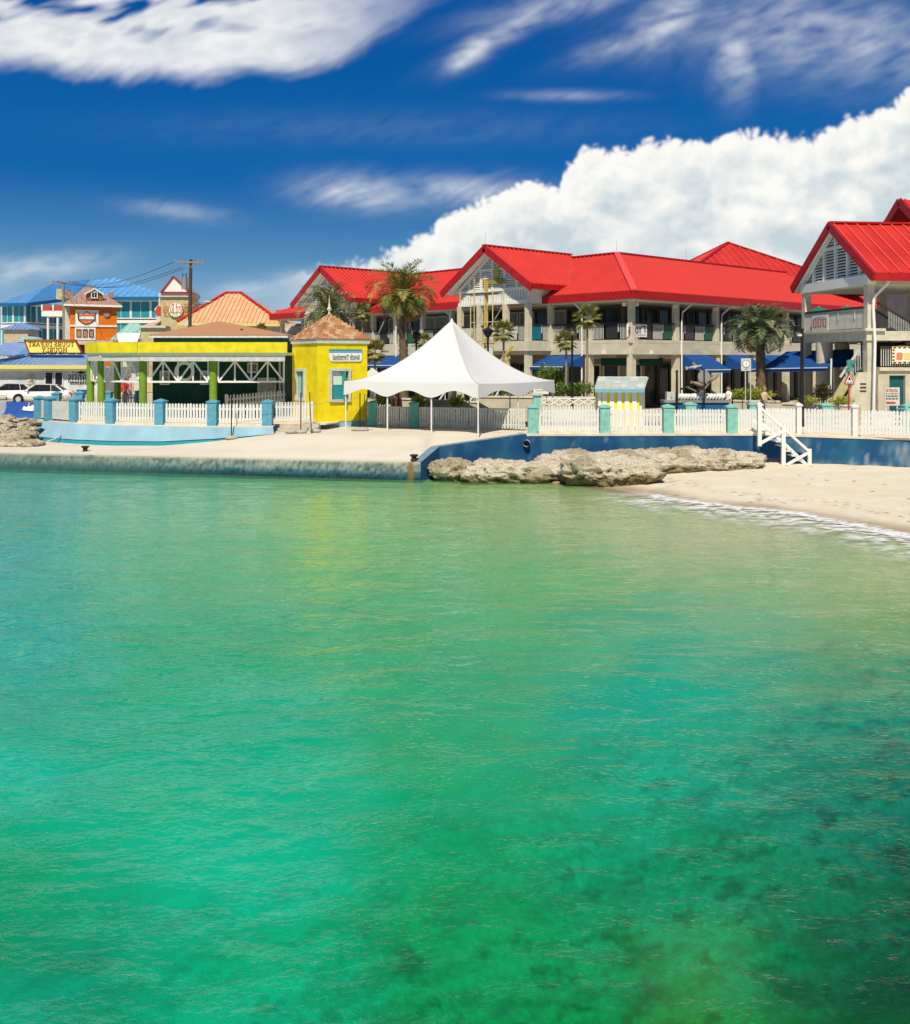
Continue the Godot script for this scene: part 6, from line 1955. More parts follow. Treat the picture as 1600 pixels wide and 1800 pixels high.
func make_small_town_bits() -> void:
	# little blue roofed hut
	var d := 112.0
	var o := V(X(29, d), 1.5, -d)
	var k := d / F
	var t := thing("blue_roofed_hut", "small cream hut with blue pyramid roof above the tour office", "hut", o)
	var P := func(px: float, py: float, z := 0.0) -> Vector3: return V((px - 29) * k, EYE - (py - HZ) * k - 1.5, z)
	blk(t, "wall", V(P.call(7, 0).x, 0, 0), V(P.call(49, 0).x, P.call(0, 579).y, -3), mt("hut_cream", 0.6, 0.5, 0.36, 0.85, "grime", 0.3))
	var A: Vector3 = P.call(3, 578.5, 0.4); var B: Vector3 = P.call(55, 578.5, 0.4); var C: Vector3 = P.call(52, 578.5, -3.4); var D: Vector3 = P.call(6, 578.5, -3.4); var ap: Vector3 = P.call(29, 566, -1.5)
	for e in [[A, B], [B, C], [C, D], [D, A]]: roof_slope(t, [e[0], e[1], ap], M.blue_roof_pale, M.blue_seam, 0.5)
	# mint roofed shop and its white awning panel
	d = 98.0
	var o2 := V(X(228, d), 1.5, -d)
	var k2 := d / F
	var Q := func(px: float, py: float, z := 0.0) -> Vector3: return V((px - 228) * k2, EYE - (py - HZ) * k2 - 1.5, z)
	var m := thing("mint_roofed_shop", "shop with pale mint green metal roof right of the orange shop", "building", o2)
	roof_slope(m, [Q.call(200, 597, 1.0), Q.call(252, 596, 1.0), Q.call(238, 579, -2.0), Q.call(222, 566, -4.0), Q.call(203, 566, -4.0)], M.mint, M.mint, 0.6)
	roof_slope(m, [Q.call(236, 584, 0.5), Q.call(255, 584, 0.5), Q.call(253, 578, -1.0), Q.call(240, 578, -1.0)], M.mint, M.mint, 0.6)
	blk(m, "wall", V(Q.call(206, 0).x, 0, 0), V(Q.call(254, 0).x, Q.call(0, 596).y, -5), M.off_white)
	slab(m, "white_hood", [Q.call(223, 602, 2.4), Q.call(255, 602, 2.4), Q.call(255, 586, 1.4), Q.call(214, 586, 1.4)], 0.1, M.white)
	# utility poles and the wires between them
	d = 76.0
	var a := V(X(333, d), 1.4, -d)
	var pole := thing("utility_pole", "tall dark wooden utility pole with crossarm and grey transformer", "utility pole", a, 0.0, "utility poles")
	var hy := EYE - (456 - HZ) * d / F - 1.4
	cyl(pole, "shaft", V(-0.08, 0, 0), V(0.12, hy, 0), 0.19, 0.13, M.wood_pole, 10)
	beam(pole, "crossarm", V(-1.1, hy - 0.2, 0.12), V(1.25, hy - 0.27, 0.12), 0.12, 0.14, M.wood_pale)
	for e in [[-1.0, 1], [-0.62, -1], [-0.35, -1], [0.42, -1], [0.75, 1], [1.15, 1]]: cyl(pole, "insulator", V(e[0], hy - 0.2, 0.12), V(e[0], hy - 0.2 + 0.26 * e[1], 0.12), 0.05, 0.04, M.shutter_grey, 7)
	for e in [[-0.3, -0.72], [0.45, -0.72]]: beam(pole, "brace", V(e[0], hy - 0.25, 0.1), V(0.1, hy + e[1], 0.1), 0.04, 0.05, M.steel)
	cyl(pole, "transformer", V(-0.36, hy - 2.35, 0.05), V(-0.36, hy - 1.45, 0.05), 0.24, 0.24, M.steel, 14)
	cyl(pole, "transformer_lid", V(-0.36, hy - 1.45, 0.05), V(-0.36, hy - 1.38, 0.05), 0.27, 0.2, M.steel, 14)
	for e in [-0.5, -0.25]: cyl(pole, "bushing", V(e, hy - 1.4, 0.05), V(e, hy - 1.1, 0.05), 0.05, 0.035, M.dark, 7)
	box(pole, "meter_box", V(-0.14, hy - 5.0, 0.2), V(0.26, 0.5, 0.16), M.off_white)
	# street lamp arm on the pole
	tube(pole, "lamp_arm", [V(0.1, hy - 3.8, 0), V(0.5, hy - 3.45, 0.1), V(1.2, hy - 3.3, 0.2)], 0.03, M.steel, 6)
	ball(pole, "lamp_head", V(1.45, hy - 3.34, 0.22), V(0.34, 0.08, 0.14), M.off_white)
	var d2 := 108.0
	var b := V(X(113, d2), 1.4, -d2)
	var hy2 := EYE - (496 - HZ) * d2 / F - 1.4
	var pole2 := thing("utility_pole", "pale weathered utility pole beside the orange shop", "utility pole", b, 0.0, "utility poles")
	cyl(pole2, "shaft", V(0.05, 0, 0), V(-0.1, hy2, 0), 0.2, 0.14, M.wood_pale, 10)
	beam(pole2, "crossarm", V(-1.3, hy2 - 0.15, 0.1), V(1.1, hy2 - 0.05, 0.1), 0.12, 0.14, M.wood_pale)
	for e in [-1.2, -0.7, 0.6, 1.0]: cyl(pole2, "insulator", V(e, hy2 - 0.1, 0.1), V(e, hy2 + 0.16, 0.1), 0.05, 0.04, M.shutter_grey, 7)
	cyl(pole2, "transformer", V(0.32, hy2 - 1.7, 0.05), V(0.32, hy2 - 0.9, 0.05), 0.24, 0.24, M.steel, 12)
	var W := thing("power_lines", "three sagging power lines between the two utility poles", "power line", a + V(0, hy, 0))
	for e in [[-1.0, -1.2, 0.05], [-0.62, -0.7, -0.44], [-0.35, 0.6, -0.5]]:
		var p0: Vector3 = V(e[0], -0.2 + e[2], 0.12)
		var p1: Vector3 = b + V(e[1], hy2 + 0.1, 0.1) - a - V(0, hy, 0)
		var pts := []
		for i in 17: pts.append(p0.lerp(p1, i / 16.0) - V(0, 1.1 * sin(PI * i / 16.0), 0))
		tube(W, "wire", pts, 0.022, M.dark, 5)
	# the tilted blue board with the white boat
	d = 50.5
	var o4 := at(40, 733, d)
	var bd := thing("boat_board", "tilted blue canvas board with a white cutout boat near the rubble bank", "board", o4, 0.0)
	var kk := d / F
	outline(bd, "canvas", [Vector2(-35 * kk, 0), Vector2(32 * kk, 0), Vector2(32 * kk, 27 * kk), Vector2(-29 * kk, 28 * kk)], 0.12, M.tarp_blue, Transform3D(Basis(Vector3.RIGHT, -0.3), Vector3.ZERO))
	blk(bd, "foot", V(-35 * kk, -0.05, -0.3), V(32 * kk, 0.16, 0.06), M.tarp_mid)
	var bt := []
	for q in [[-2, 13], [0, 20], [6, 18], [9, 21], [12, 19], [15, 22], [19, 21], [22, 18], [28, 17], [24, 12], [14, 11], [4, 12]]: bt.append(Vector2(q[0] * kk, q[1] * kk))
	outline(bd, "boat", bt, 0.05, M.white, Transform3D(Basis(Vector3.RIGHT, -0.3), V(0, 0, 0.06)))
	var fig := []
	for q in [[8, 21], [7, 24], [9, 26], [11, 24], [10, 21]]: fig.append(Vector2(q[0] * kk, q[1] * kk))
	outline(bd, "boat_figure", fig, 0.05, mt("pink", 0.6, 0.3, 0.3, 0.7), Transform3D(Basis(Vector3.RIGHT, -0.3), V(0, 0, 0.07)))
	# painted wall to the left of it
	var lw := thing("low_wall", "low pale lilac wall at the left edge behind the rubble bank", "wall", at(0, 733, 53))
	blk(lw, "wall_face", V(-6, -0.3, -0.3), V(0.35, 0.85, 0), mt("lilac", 0.42, 0.44, 0.58, 0.8, "grime", 0.3))

# ---------------------------------------------------------------- plants
func add_leaf(s: SurfaceTool, a: Vector3, dir: Vector3, side: Vector3, len: float, w: float, c: Color, fold := 0.25) -> void:
	var nrm := dir.cross(side).normalized()
	var m := a + dir * len * 0.4
	var tip := a + dir * len
	for sg in [1.0, -1.0]:
		for p in [a, m + side * w * 0.5 * sg + nrm * w * fold, tip]:
			s.set_color(c)
			s.add_vertex(p)

# feather palm: arching fronds with leaflets down both sides
func feather_crown(t: Node3D, h: float, n: int, L: float, sd: int, tones: Array, droop := 1.0, dead := 3, minup := -0.45) -> void:
	rng.seed = sd
	for i in n:
		var f := float(i) / n
		var az := i * 2.39996 + rng.randf_range(-0.2, 0.2)
		var el := lerpf(1.35, minup, pow(f, 0.85)) + rng.randf_range(-0.12, 0.12)
		var len := L * rng.randf_range(0.85, 1.08) * (0.75 + 0.25 * sin(PI * minf(f + 0.3, 1.0)))
		var old := i >= n - dead
		var s := st()
		s.set_smooth_group(-1)
		var p := V(0, h, 0)
		var out := V(cos(az), 0, sin(az))
		var side := V(-sin(az), 0, cos(az))
		var c: Color = tones[rng.randi() % tones.size()]
		if old: c = Color(0.24, 0.13, 0.04)
		var e := el
		var pts := [p]
		var segs := 9
		for k in segs:
			var dir := out * cos(e) + UP * sin(e)
			p += dir * len / segs
			pts.append(p)
			e -= droop * (0.04 + 0.055 * k) * (0.55 + 0.45 * cos(el))
		for k in segs:
			var a: Vector3 = pts[k]
			var b: Vector3 = pts[k + 1]
			var dir := (b - a).normalized()
			var up := side.cross(dir).normalized()
			var ww := 0.028 * (1.0 - 0.8 * k / segs)
			for q in [a - side * ww, a + side * ww, b, a + up * ww, a - side * ww, b]:
				s.set_color(c * 1.3)
				s.add_vertex(q)
			if k == 0 and not old: continue
			for j in 4:
				var u := j / 4.0
				var q := a.lerp(b, u)
				var g := (k + u) / segs
				var ll := L * 0.27 * sin(PI * clampf(g * 0.88 + 0.14, 0, 1)) + 0.05
				for sg in [1.0, -1.0]:
					var d: Vector3 = (side * sg * 0.8 + dir * 0.62 + up * rng.randf_range(0.0, 0.45) - UP * rng.randf_range(0.0, 0.3)).normalized()
					add_leaf(s, q, d, dir.cross(d).cross(d).normalized(), ll * rng.randf_range(0.8, 1.1), 0.021 * L, c * rng.randf_range(0.75, 1.25), 0.1)
		put(t, "frond", done(s), M.leaf)

func palm_trunk(t: Node3D, h: float, r: float, lean: Vector3, mat_tone: Color, scars := true) -> void:
	var s := st()
	s.set_smooth_group(0)
	var sides := 12
	var rows := int(h * 7)
	var f := func(j: int, k: int) -> Vector3:
		var y := h * j / rows
		var b := 1.0 + (0.1 if j % 2 == 0 else -0.06) * (1.0 if scars else 0.2) + 0.04 * sin(k * 5.0 + j * 3.0)
		var rr := r * lerpf(1.12, 0.85, float(j) / rows) * b * (1.0 + 0.5 * exp(-y * 3.0))
		return lean * pow(float(j) / rows, 1.6) + V(cos(TAU * k / sides) * rr, y, sin(TAU * k / sides) * rr)
	for j in rows:
		for k in sides:
			var c := mat_tone * (0.8 + 0.45 * float((j * 7 + k * 5) % 4) / 3.0)
			for q in [[j, k], [j, k + 1], [j + 1, k + 1], [j, k], [j + 1, k + 1], [j + 1, k]]:
				s.set_color(c)
				s.add_vertex(f.call(q[0], q[1] % sides))
	s.index()
	put(t, "trunk", done(s), M.vc_plain)

func date_palm(label: String, base: Vector3, h: float, r: float, L: float, n: int, sd: int, tones: Array, lean := Vector3.ZERO, minup := -0.45) -> Node3D:
	var t := thing("date_palm", label, "palm tree", base, 0.0, "feather palms along the waterfront")
	palm_trunk(t, h, r, lean, Color(0.14, 0.1, 0.06))
	var crown := Node3D.new()
	crown.name = "crown"
	t.add_child(crown, true)
	crown.position = lean
	feather_crown(crown, h - 0.1, n, L, sd, tones, 1.0, 4, minup)
	ball(crown, "heart", V(0, h - 0.05, 0), V(r * 1.3, 0.35, r * 1.3), M.wood_pole)
	return t

# fan palm: round pleated leaves on short stalks
func fan_palm(label: String, base: Vector3, h: float, R: float, sd: int) -> Node3D:
	var t := thing("fan_palm", label, "palm tree", base, 0.0, "small fan palms in front of the arcade")
	rng.seed = sd
	cyl(t, "trunk", Vector3.ZERO, V(0.02, h, 0), 0.08, 0.055, M.wood_pale, 8)
	var crown := Node3D.new()
	crown.name = "crown"
	t.add_child(crown, true)
	for i in 26:
		var f := i / 26.0
		var az := i * 2.39996
		var el := lerpf(1.3, -0.95, f) + rng.randf_range(-0.15, 0.15)
		var dir := V(cos(az) * cos(el), sin(el), sin(az) * cos(el))
		var side := V(-sin(az), 0, cos(az))
		var a := V(0, h, 0)
		var b := a + dir * R * 0.5
		var s := st()
		var c := Color(0.18, 0.2, 0.05).lerp(Color(0.34, 0.32, 0.09), rng.randf()) * (1.0 if f < 0.85 else 0.75)
		for q in [a - side * 0.012, a + side * 0.012, b]:
			s.set_color(c)
			s.add_vertex(q)
		for k in 15:
			var an := lerpf(-1.9, 1.9, k / 14.0)
			var d := (dir * cos(an) + side * sin(an) - UP * 0.25 * absf(sin(an))).normalized()
			var ll := R * 0.55 * (0.75 + 0.25 * cos(an)) * rng.randf_range(0.9, 1.1)
			add_leaf(s, b, (d - UP * 0.15).normalized(), d.cross(dir.cross(side)).normalized(), ll, 0.085 * R / 0.8, c * rng.randf_range(0.8, 1.25), 0.3)
		put(crown, "fan_leaf", done(s), M.leaf)
	return t

# shrub: leaf-sized faces through an uneven volume
func shrub(nm: String, label: String, base: Vector3, r: Vector3, n: int, leaf: float, tones: Array, sd: int, group := "") -> Node3D:
	var t := thing(nm, label, "shrub" if nm != "potted_plant" else "plant", base, 0.0, group)
	rng.seed = sd
	var s := st()
	for i in n:
		var q := Vector3(rng.randfn(), rng.randfn(), rng.randfn()).normalized() * pow(rng.randf(), 0.4)
		q *= 0.8 + 0.35 * sin(q.x * 7.0 + sd) * cos(q.z * 6.0)
		var p := V(q.x * r.x, r.y * (1.0 + q.y), q.z * r.z)
		if p.y < 0.02: continue
		var d := (V(q.x, absf(q.y) * 0.8 + 0.25, q.z) + Vector3(rng.randfn(), rng.randfn(), rng.randfn()) * 0.4).normalized()
		var sd2 := d.cross(Vector3(rng.randfn(), rng.randfn(), rng.randfn())).normalized()
		add_leaf(s, p, d, sd2, leaf * rng.randf_range(0.7, 1.3), leaf * 0.5, (tones[rng.randi() % tones.size()] as Color) * rng.randf_range(0.7, 1.3))
	stuff(put(t, "foliage", done(s), M.leaf))
	for k in 4: cyl(t, "stem", V(0.1 * k - 0.15, 0, 0.04), V((k - 1.5) * r.x * 0.4, r.y * 1.2, 0.0), 0.03, 0.012, M.wood_pole, 6)
	return t

func make_plants() -> void:
	var olive := [Color(0.15, 0.17, 0.05), Color(0.22, 0.22, 0.07), Color(0.1, 0.13, 0.035), Color(0.3, 0.27, 0.1)]
	var grey := [Color(0.12, 0.16, 0.075), Color(0.18, 0.22, 0.11), Color(0.09, 0.12, 0.05), Color(0.26, 0.28, 0.16)]
	var d := 55.0
	var p1 := date_palm("tall date palm with brown shaggy trunk rising behind the white tent", V(X(710, d), 1.45, -d), 7.0, 0.25, 2.75, 46, 3, [Color(0.16, 0.2, 0.04), Color(0.23, 0.25, 0.06), Color(0.3, 0.29, 0.08), Color(0.11, 0.15, 0.03)], V(-0.05, 0, 0), -0.6)
	# bare hanging stalks under its crown
	for k in [[-0.9, -2.4], [0.15, -2.6], [-1.4, -2.2], [0.5, -2.3]]: tube(p1, "hanging_stalk", [V(0, 6.6, 0.1), V(k[0] * 0.5, 6.2, 0.3), V(k[0], 6.9 + k[1], 0.4)], 0.035, M.wood_pale, 5)
	d = 62.0
	date_palm("date palm behind the yellow kiosk, its crown against the left gable", V(X(578, d), 1.45, -d), 6.3, 0.25, 2.9, 44, 8, olive, Vector3.ZERO, -0.6)
	d = 53.0
	date_palm("stout grey green date palm before the right end of the arcade", V(X(1338, d), 1.5, -d), 4.75, 0.26, 2.5, 58, 13, grey, V(-0.05, 0, 0), -0.3)
	for k in [[885, 583, 56.5, 0.85, "fan palm right of the street lamp, over the tent slope"], [1032, 558, 55.5, 0.95, "tallest fan palm, slim trunk before the left side of the corner shop"], [995, 600, 54.5, 0.8, "low fan palm beside the dark lamp post and blue awning"], [637, 548, 66.0, 0.85, "fan palm just right of the left gable, high on a thin trunk"], [659, 618, 60.0, 0.95, "fan palm at the right wall of the yellow kiosk"], [745, 600, 61.0, 0.7, "small fan palm between the tall date palm and the tent peak"], [460, 577, 88.0, 0.6, "small fan palm before the peach roofed house"]]:
		var c := at(k[0], k[1], k[2])
		fan_palm(k[4], V(c.x, 1.5, c.z), c.y - 1.5, k[3], int(k[0]))
	var green := [Color(0.12, 0.2, 0.035), Color(0.2, 0.28, 0.05), Color(0.07, 0.13, 0.02)]
	var lime := [Color(0.3, 0.38, 0.04), Color(0.4, 0.45, 0.06), Color(0.2, 0.28, 0.03)]
	shrub("shrub", "bushy green shrub left of the fan palm trunk under the blue awning", at(968, 700, 56.5), V(1.1, 1.0, 0.8), 1500, 0.2, green, 4)
	shrub("shrub", "low green hedge behind the planter wall left of the yellow shed", at(1010, 698, 53), V(1.5, 0.4, 0.6), 1300, 0.16, green, 5)
	shrub("shrub", "low bright lime hedge in the planter left of the stout palm", at(1318, 704, 51.5), V(1.5, 0.32, 0.5), 1500, 0.13, lime, 6)
	shrub("shrub", "dark rounded bush in front of the yellow sided stair", at(1446, 710, 46.2), V(0.45, 0.52, 0.4), 1100, 0.12, [Color(0.05, 0.06, 0.015), Color(0.09, 0.08, 0.025)], 7)
	shrub("shrub", "yellow green bedding shrub left of the dark rounded bush", at(1420, 712, 45.8), V(0.6, 0.2, 0.3), 500, 0.11, [Color(0.42, 0.42, 0.06), Color(0.28, 0.32, 0.05)], 8)
	shrub("shrub", "yellow green bedding shrub by the red sign pole", at(1480, 713, 45.3), V(0.65, 0.2, 0.3), 500, 0.11, [Color(0.42, 0.42, 0.06), Color(0.28, 0.32, 0.05)], 9)
	shrub("shrub", "green hedge beyond the planter wall seen under the tent", at(880, 698, 53.5), V(2.2, 0.35, 0.6), 1300, 0.16, green, 10)
	for k in [[673, 716, 47.2, "leafy plant in a pot by the left teal gate post"], [738, 717, 47.0, "leafy plant in a pot on the gate fence between the tent poles"], [803, 717, 46.6, "leafy plant in a pot behind the gate panels at the tent front"]]:
		var b := at(k[0], k[1], k[2])
		var t := shrub("potted_plant", k[3], b, V(0.42, 0.3, 0.3), 350, 0.15, lime, int(k[0]), "potted plants along the gate fence")
		lathe(t, "pot", [Vector2(0.2, -0.55), Vector2(0.26, -0.15), Vector2(0.36, 0.03), Vector2(0.3, 0.05), Vector2(0, 0.04)], Vector3.ZERO, M.clay, 14)

# ---------------------------------------------------------------- cars
func car(label: String, pos: Vector3, yaw: float, suv := false) -> Node3D:
	var t := thing("parked_car", label, "car", pos, yaw, "white cars parked before the tour office")
	var H := 0.25 if suv else 0.0
	# body sections: x, bottom, belt height, half width
	var S := [[-2.36, 0.42, 0.62, 0.55], [-2.3, 0.3, 0.74, 0.76], [-1.9, 0.22, 0.82, 0.86], [-1.0, 0.2, 0.9, 0.9], [0.0, 0.2, 0.92, 0.91], [1.1, 0.2, 0.95, 0.9], [1.8, 0.24, 0.97, 0.87], [2.25, 0.32, 0.93, 0.76], [2.36, 0.45, 0.7, 0.6]]
	var s := st()
	s.set_smooth_group(0)
	var rings := []
	for q in S:
		var y0: float = q[1]
		var y1: float = q[2] + H * 0.8
		var w: float = q[3]
		rings.append([V(q[0], y0, -w * 0.85), V(q[0], lerpf(y0, y1, 0.25), -w), V(q[0], lerpf(y0, y1, 0.7), -w * 0.985), V(q[0], y1, -w * 0.86), V(q[0], y1 + 0.03, 0), V(q[0], y1, w * 0.86), V(q[0], lerpf(y0, y1, 0.7), w * 0.985), V(q[0], lerpf(y0, y1, 0.25), w), V(q[0], y0, w * 0.85)])
	for i in rings.size() - 1:
		for k in 8: quad(s, rings[i][k], rings[i + 1][k], rings[i + 1][k + 1], rings[i][k + 1])
		quad(s, rings[i][8], rings[i + 1][8], rings[i + 1][0], rings[i][0])
	for e in [0, rings.size() - 1]:
		for k in range(1, 8): tri(s, rings[e][0], rings[e][k], rings[e][k + 1])
	s.index()
	put(t, "body", done(s), M.car_white)
	# cabin of dark glass under a white roof
	var b := 0.9 + H * 0.8
	var rf := 1.42 + H * 1.4
	var C := [[-1.05, b, -0.35, rf - 0.03], [0.0, b, 0.0, rf], [0.95, b, 0.85, rf - 0.03], [1.85 if not suv else 2.2, b + 0.05, 1.25 if not suv else 2.0, rf - 0.08]]
	var g := st()
	for i in 3:
		for sg in [1.0, -1.0]:
			quad(g, V(C[i][0], b, 0.8 * sg), V(C[i + 1][0], b, 0.8 * sg), V(C[i + 1][2], C[i + 1][3], 0.6 * sg), V(C[i][2], C[i][3], 0.6 * sg))
	for i in [0, 3]: quad(g, V(C[i][0], b, 0.8), V(C[i][0], b, -0.8), V(C[i][2], C[i][3], -0.6), V(C[i][2], C[i][3], 0.6))
	put(t, "windows", done(g), M.glass_dark)
	var r := st()
	r.set_smooth_group(0)
	for i in 3:
		for e in [[-0.62, -0.3], [-0.3, 0.3], [0.3, 0.62]]:
			var hgt := func(z: float) -> float: return 0.05 if absf(z) < 0.4 else 0.0
			quad(r, V(C[i][2], C[i][3] + hgt.call(e[0]), e[0]), V(C[i][2], C[i][3] + hgt.call(e[1]), e[1]), V(C[i + 1][2], C[i + 1][3] + hgt.call(e[1]), e[1]), V(C[i + 1][2], C[i + 1][3] + hgt.call(e[0]), e[0]))
	r.index()
	put(t, "roof", done(r), M.car_white)
	for sg in [1.0, -1.0]:
		for i in 4:
			if i == 2 or (i == 1): 
				beam(t, "pillar", V(C[i][0] * 0.98 if i == 2 else 0.1, b, 0.81 * sg), V(C[i][2] if i == 2 else 0.12, C[i][3], 0.61 * sg), 0.03, 0.06, M.car_white if i == 2 else M.black)
			else:
				beam(t, "pillar", V(C[i][0], b, 0.8 * sg), V(C[i][2], C[i][3], 0.61 * sg), 0.06, 0.09, M.car_white)
		for x in [-1.42, 1.4]:
			var w := cyl(t, "wheel", V(x, 0.32, 0.72 * sg), V(x, 0.32, 0.925 * sg), 0.33, 0.33, M.tyre, 22)
			cyl(w, "rim", V(0, 0.0, 0), V(0, 0.115, 0), 0.21, 0.2, M.rim, 16)
			cyl(t, "wheel_arch", V(x, 0.36, 0.6 * sg), V(x, 0.36, 0.915 * sg), 0.39, 0.39, M.black, 22)
		box(t, "headlight", V(-2.28, 0.64 + H, 0.6 * sg), V(0.14, 0.13, 0.28), M.lamp_glass)
		box(t, "tail_light", V(2.28, 0.75 + H, 0.62 * sg), V(0.16, 0.13, 0.26), M.tail_red)
		box(t, "mirror", V(-0.75, 0.98 + H, 0.97 * sg), V(0.14, 0.12, 0.14), M.car_white)
		box(t, "side_strip", V(0.0, 0.52 + H * 0.5, 0.908 * sg), V(2.2, 0.05, 0.02), M.off_white)
	box(t, "bumper", V(-2.36, 0.4, 0), V(0.1, 0.16, 1.3), M.black)
	return t

# ---------------------------------------------------------------- people: one continuous body from joints with radii
func person(label: String, pos: Vector3, yaw: float, shirt: Color, legs: Color, hair: Color, pose: Array, hold := false) -> Node3D:
	# pose: [left arm swing, right arm swing, stride]
	var t := thing("person", label, "person", pos, yaw, "")
	var skin := Color(0.38, 0.21, 0.13)
	var hx := pose[2] as float
	var J := [
		[V(0, 1.62, 0.01), V(0, 1.7, 0.0), 0.098, 0.1, skin], [V(0, 1.44, 0), V(0, 1.58, 0.01), 0.062, 0.058, skin],
		[V(0, 1.02, 0), V(0, 1.36, 0), 0.15, 0.165, shirt], [V(-0.17, 1.38, 0), V(0.17, 1.38, 0), 0.075, 0.075, shirt], [V(0, 0.92, 0), V(0, 1.04, 0), 0.155, 0.145, legs],
		[V(0.09, 0.9, 0), V(0.1, 0.5, hx * 0.5), 0.095, 0.066, legs], [V(0.1, 0.5, hx * 0.5), V(0.1, 0.09, hx * 0.75 - 0.03), 0.062, 0.042, legs],
		[V(-0.09, 0.9, 0), V(-0.1, 0.5, -hx * 0.35), 0.095, 0.066, legs], [V(-0.1, 0.5, -hx * 0.35), V(-0.1, 0.09, -hx * 0.9), 0.062, 0.042, legs],
		[V(0.1, 0.045, hx * 0.75 - 0.05), V(0.11, 0.04, hx * 0.75 + 0.13), 0.045, 0.035, Color(0.1, 0.08, 0.06)], [V(-0.1, 0.045, -hx * 0.9 - 0.03), V(-0.11, 0.04, -hx * 0.9 + 0.15), 0.045, 0.035, Color(0.1, 0.08, 0.06)],
	]
	var hands := []
	for k in [[0.2, pose[0]], [-0.2, pose[1]]]:
		var sh := V(k[0], 1.37, 0)
		var a: float = k[1]
		var el: Vector3 = sh + V(signf(k[0]) * 0.06, -0.27 * cos(a), 0.27 * sin(a))
		var wr: Vector3 = el + V(0, -0.24 * cos(a * 1.7), 0.24 * sin(a * 1.7))
		J.append([sh, el, 0.055, 0.044, shirt])
		J.append([el, wr, 0.042, 0.03, skin])
		var dn := (wr - el).normalized()
		J.append([wr, wr + dn * 0.08, 0.033, 0.036, skin])
		for fi in 4: J.append([wr + dn * 0.08 + V(0, 0, 0.02 * (fi - 1.5)), wr + dn * (0.15 - 0.006 * absf(fi - 1.5)) + V(-signf(k[0]) * 0.015, 0, 0.02 * (fi - 1.5)), 0.0105, 0.009, skin])
		J.append([wr + dn * 0.03, wr + dn * 0.08 + V(0, 0, 0.055), 0.012, 0.01, skin])
		hands.append(wr + dn * 0.1)
	J.append([V(0, 1.66, 0.1), V(0, 1.63, 0.118), 0.018, 0.02, skin])      # nose
	for sg in [1, -1]: J.append([V(0.095 * sg, 1.67, 0.0), V(0.098 * sg, 1.63, 0.0), 0.018, 0.014, skin])
	put(t, "body", net(J, 0.032), M.vc_plain)
	ball(t, "hair", V(0, 1.735, -0.022), V(0.108, 0.085, 0.115), hair_mat(hair), 12)
	for sg in [1, -1]: ball(t, "eye", V(0.036 * sg, 1.67, 0.093), V(0.014, 0.01, 0.008), M.dark, 8)
	box(t, "mouth", V(0, 1.595, 0.1), V(0.045, 0.012, 0.012), M.letter_red)
	return t

var hairs := {}
func hair_mat(c: Color) -> StandardMaterial3D:
	if not hairs.has(c): hairs[c] = mt("hair_%d" % hairs.size(), c.r, c.g, c.b, 0.7)
	return hairs[c]

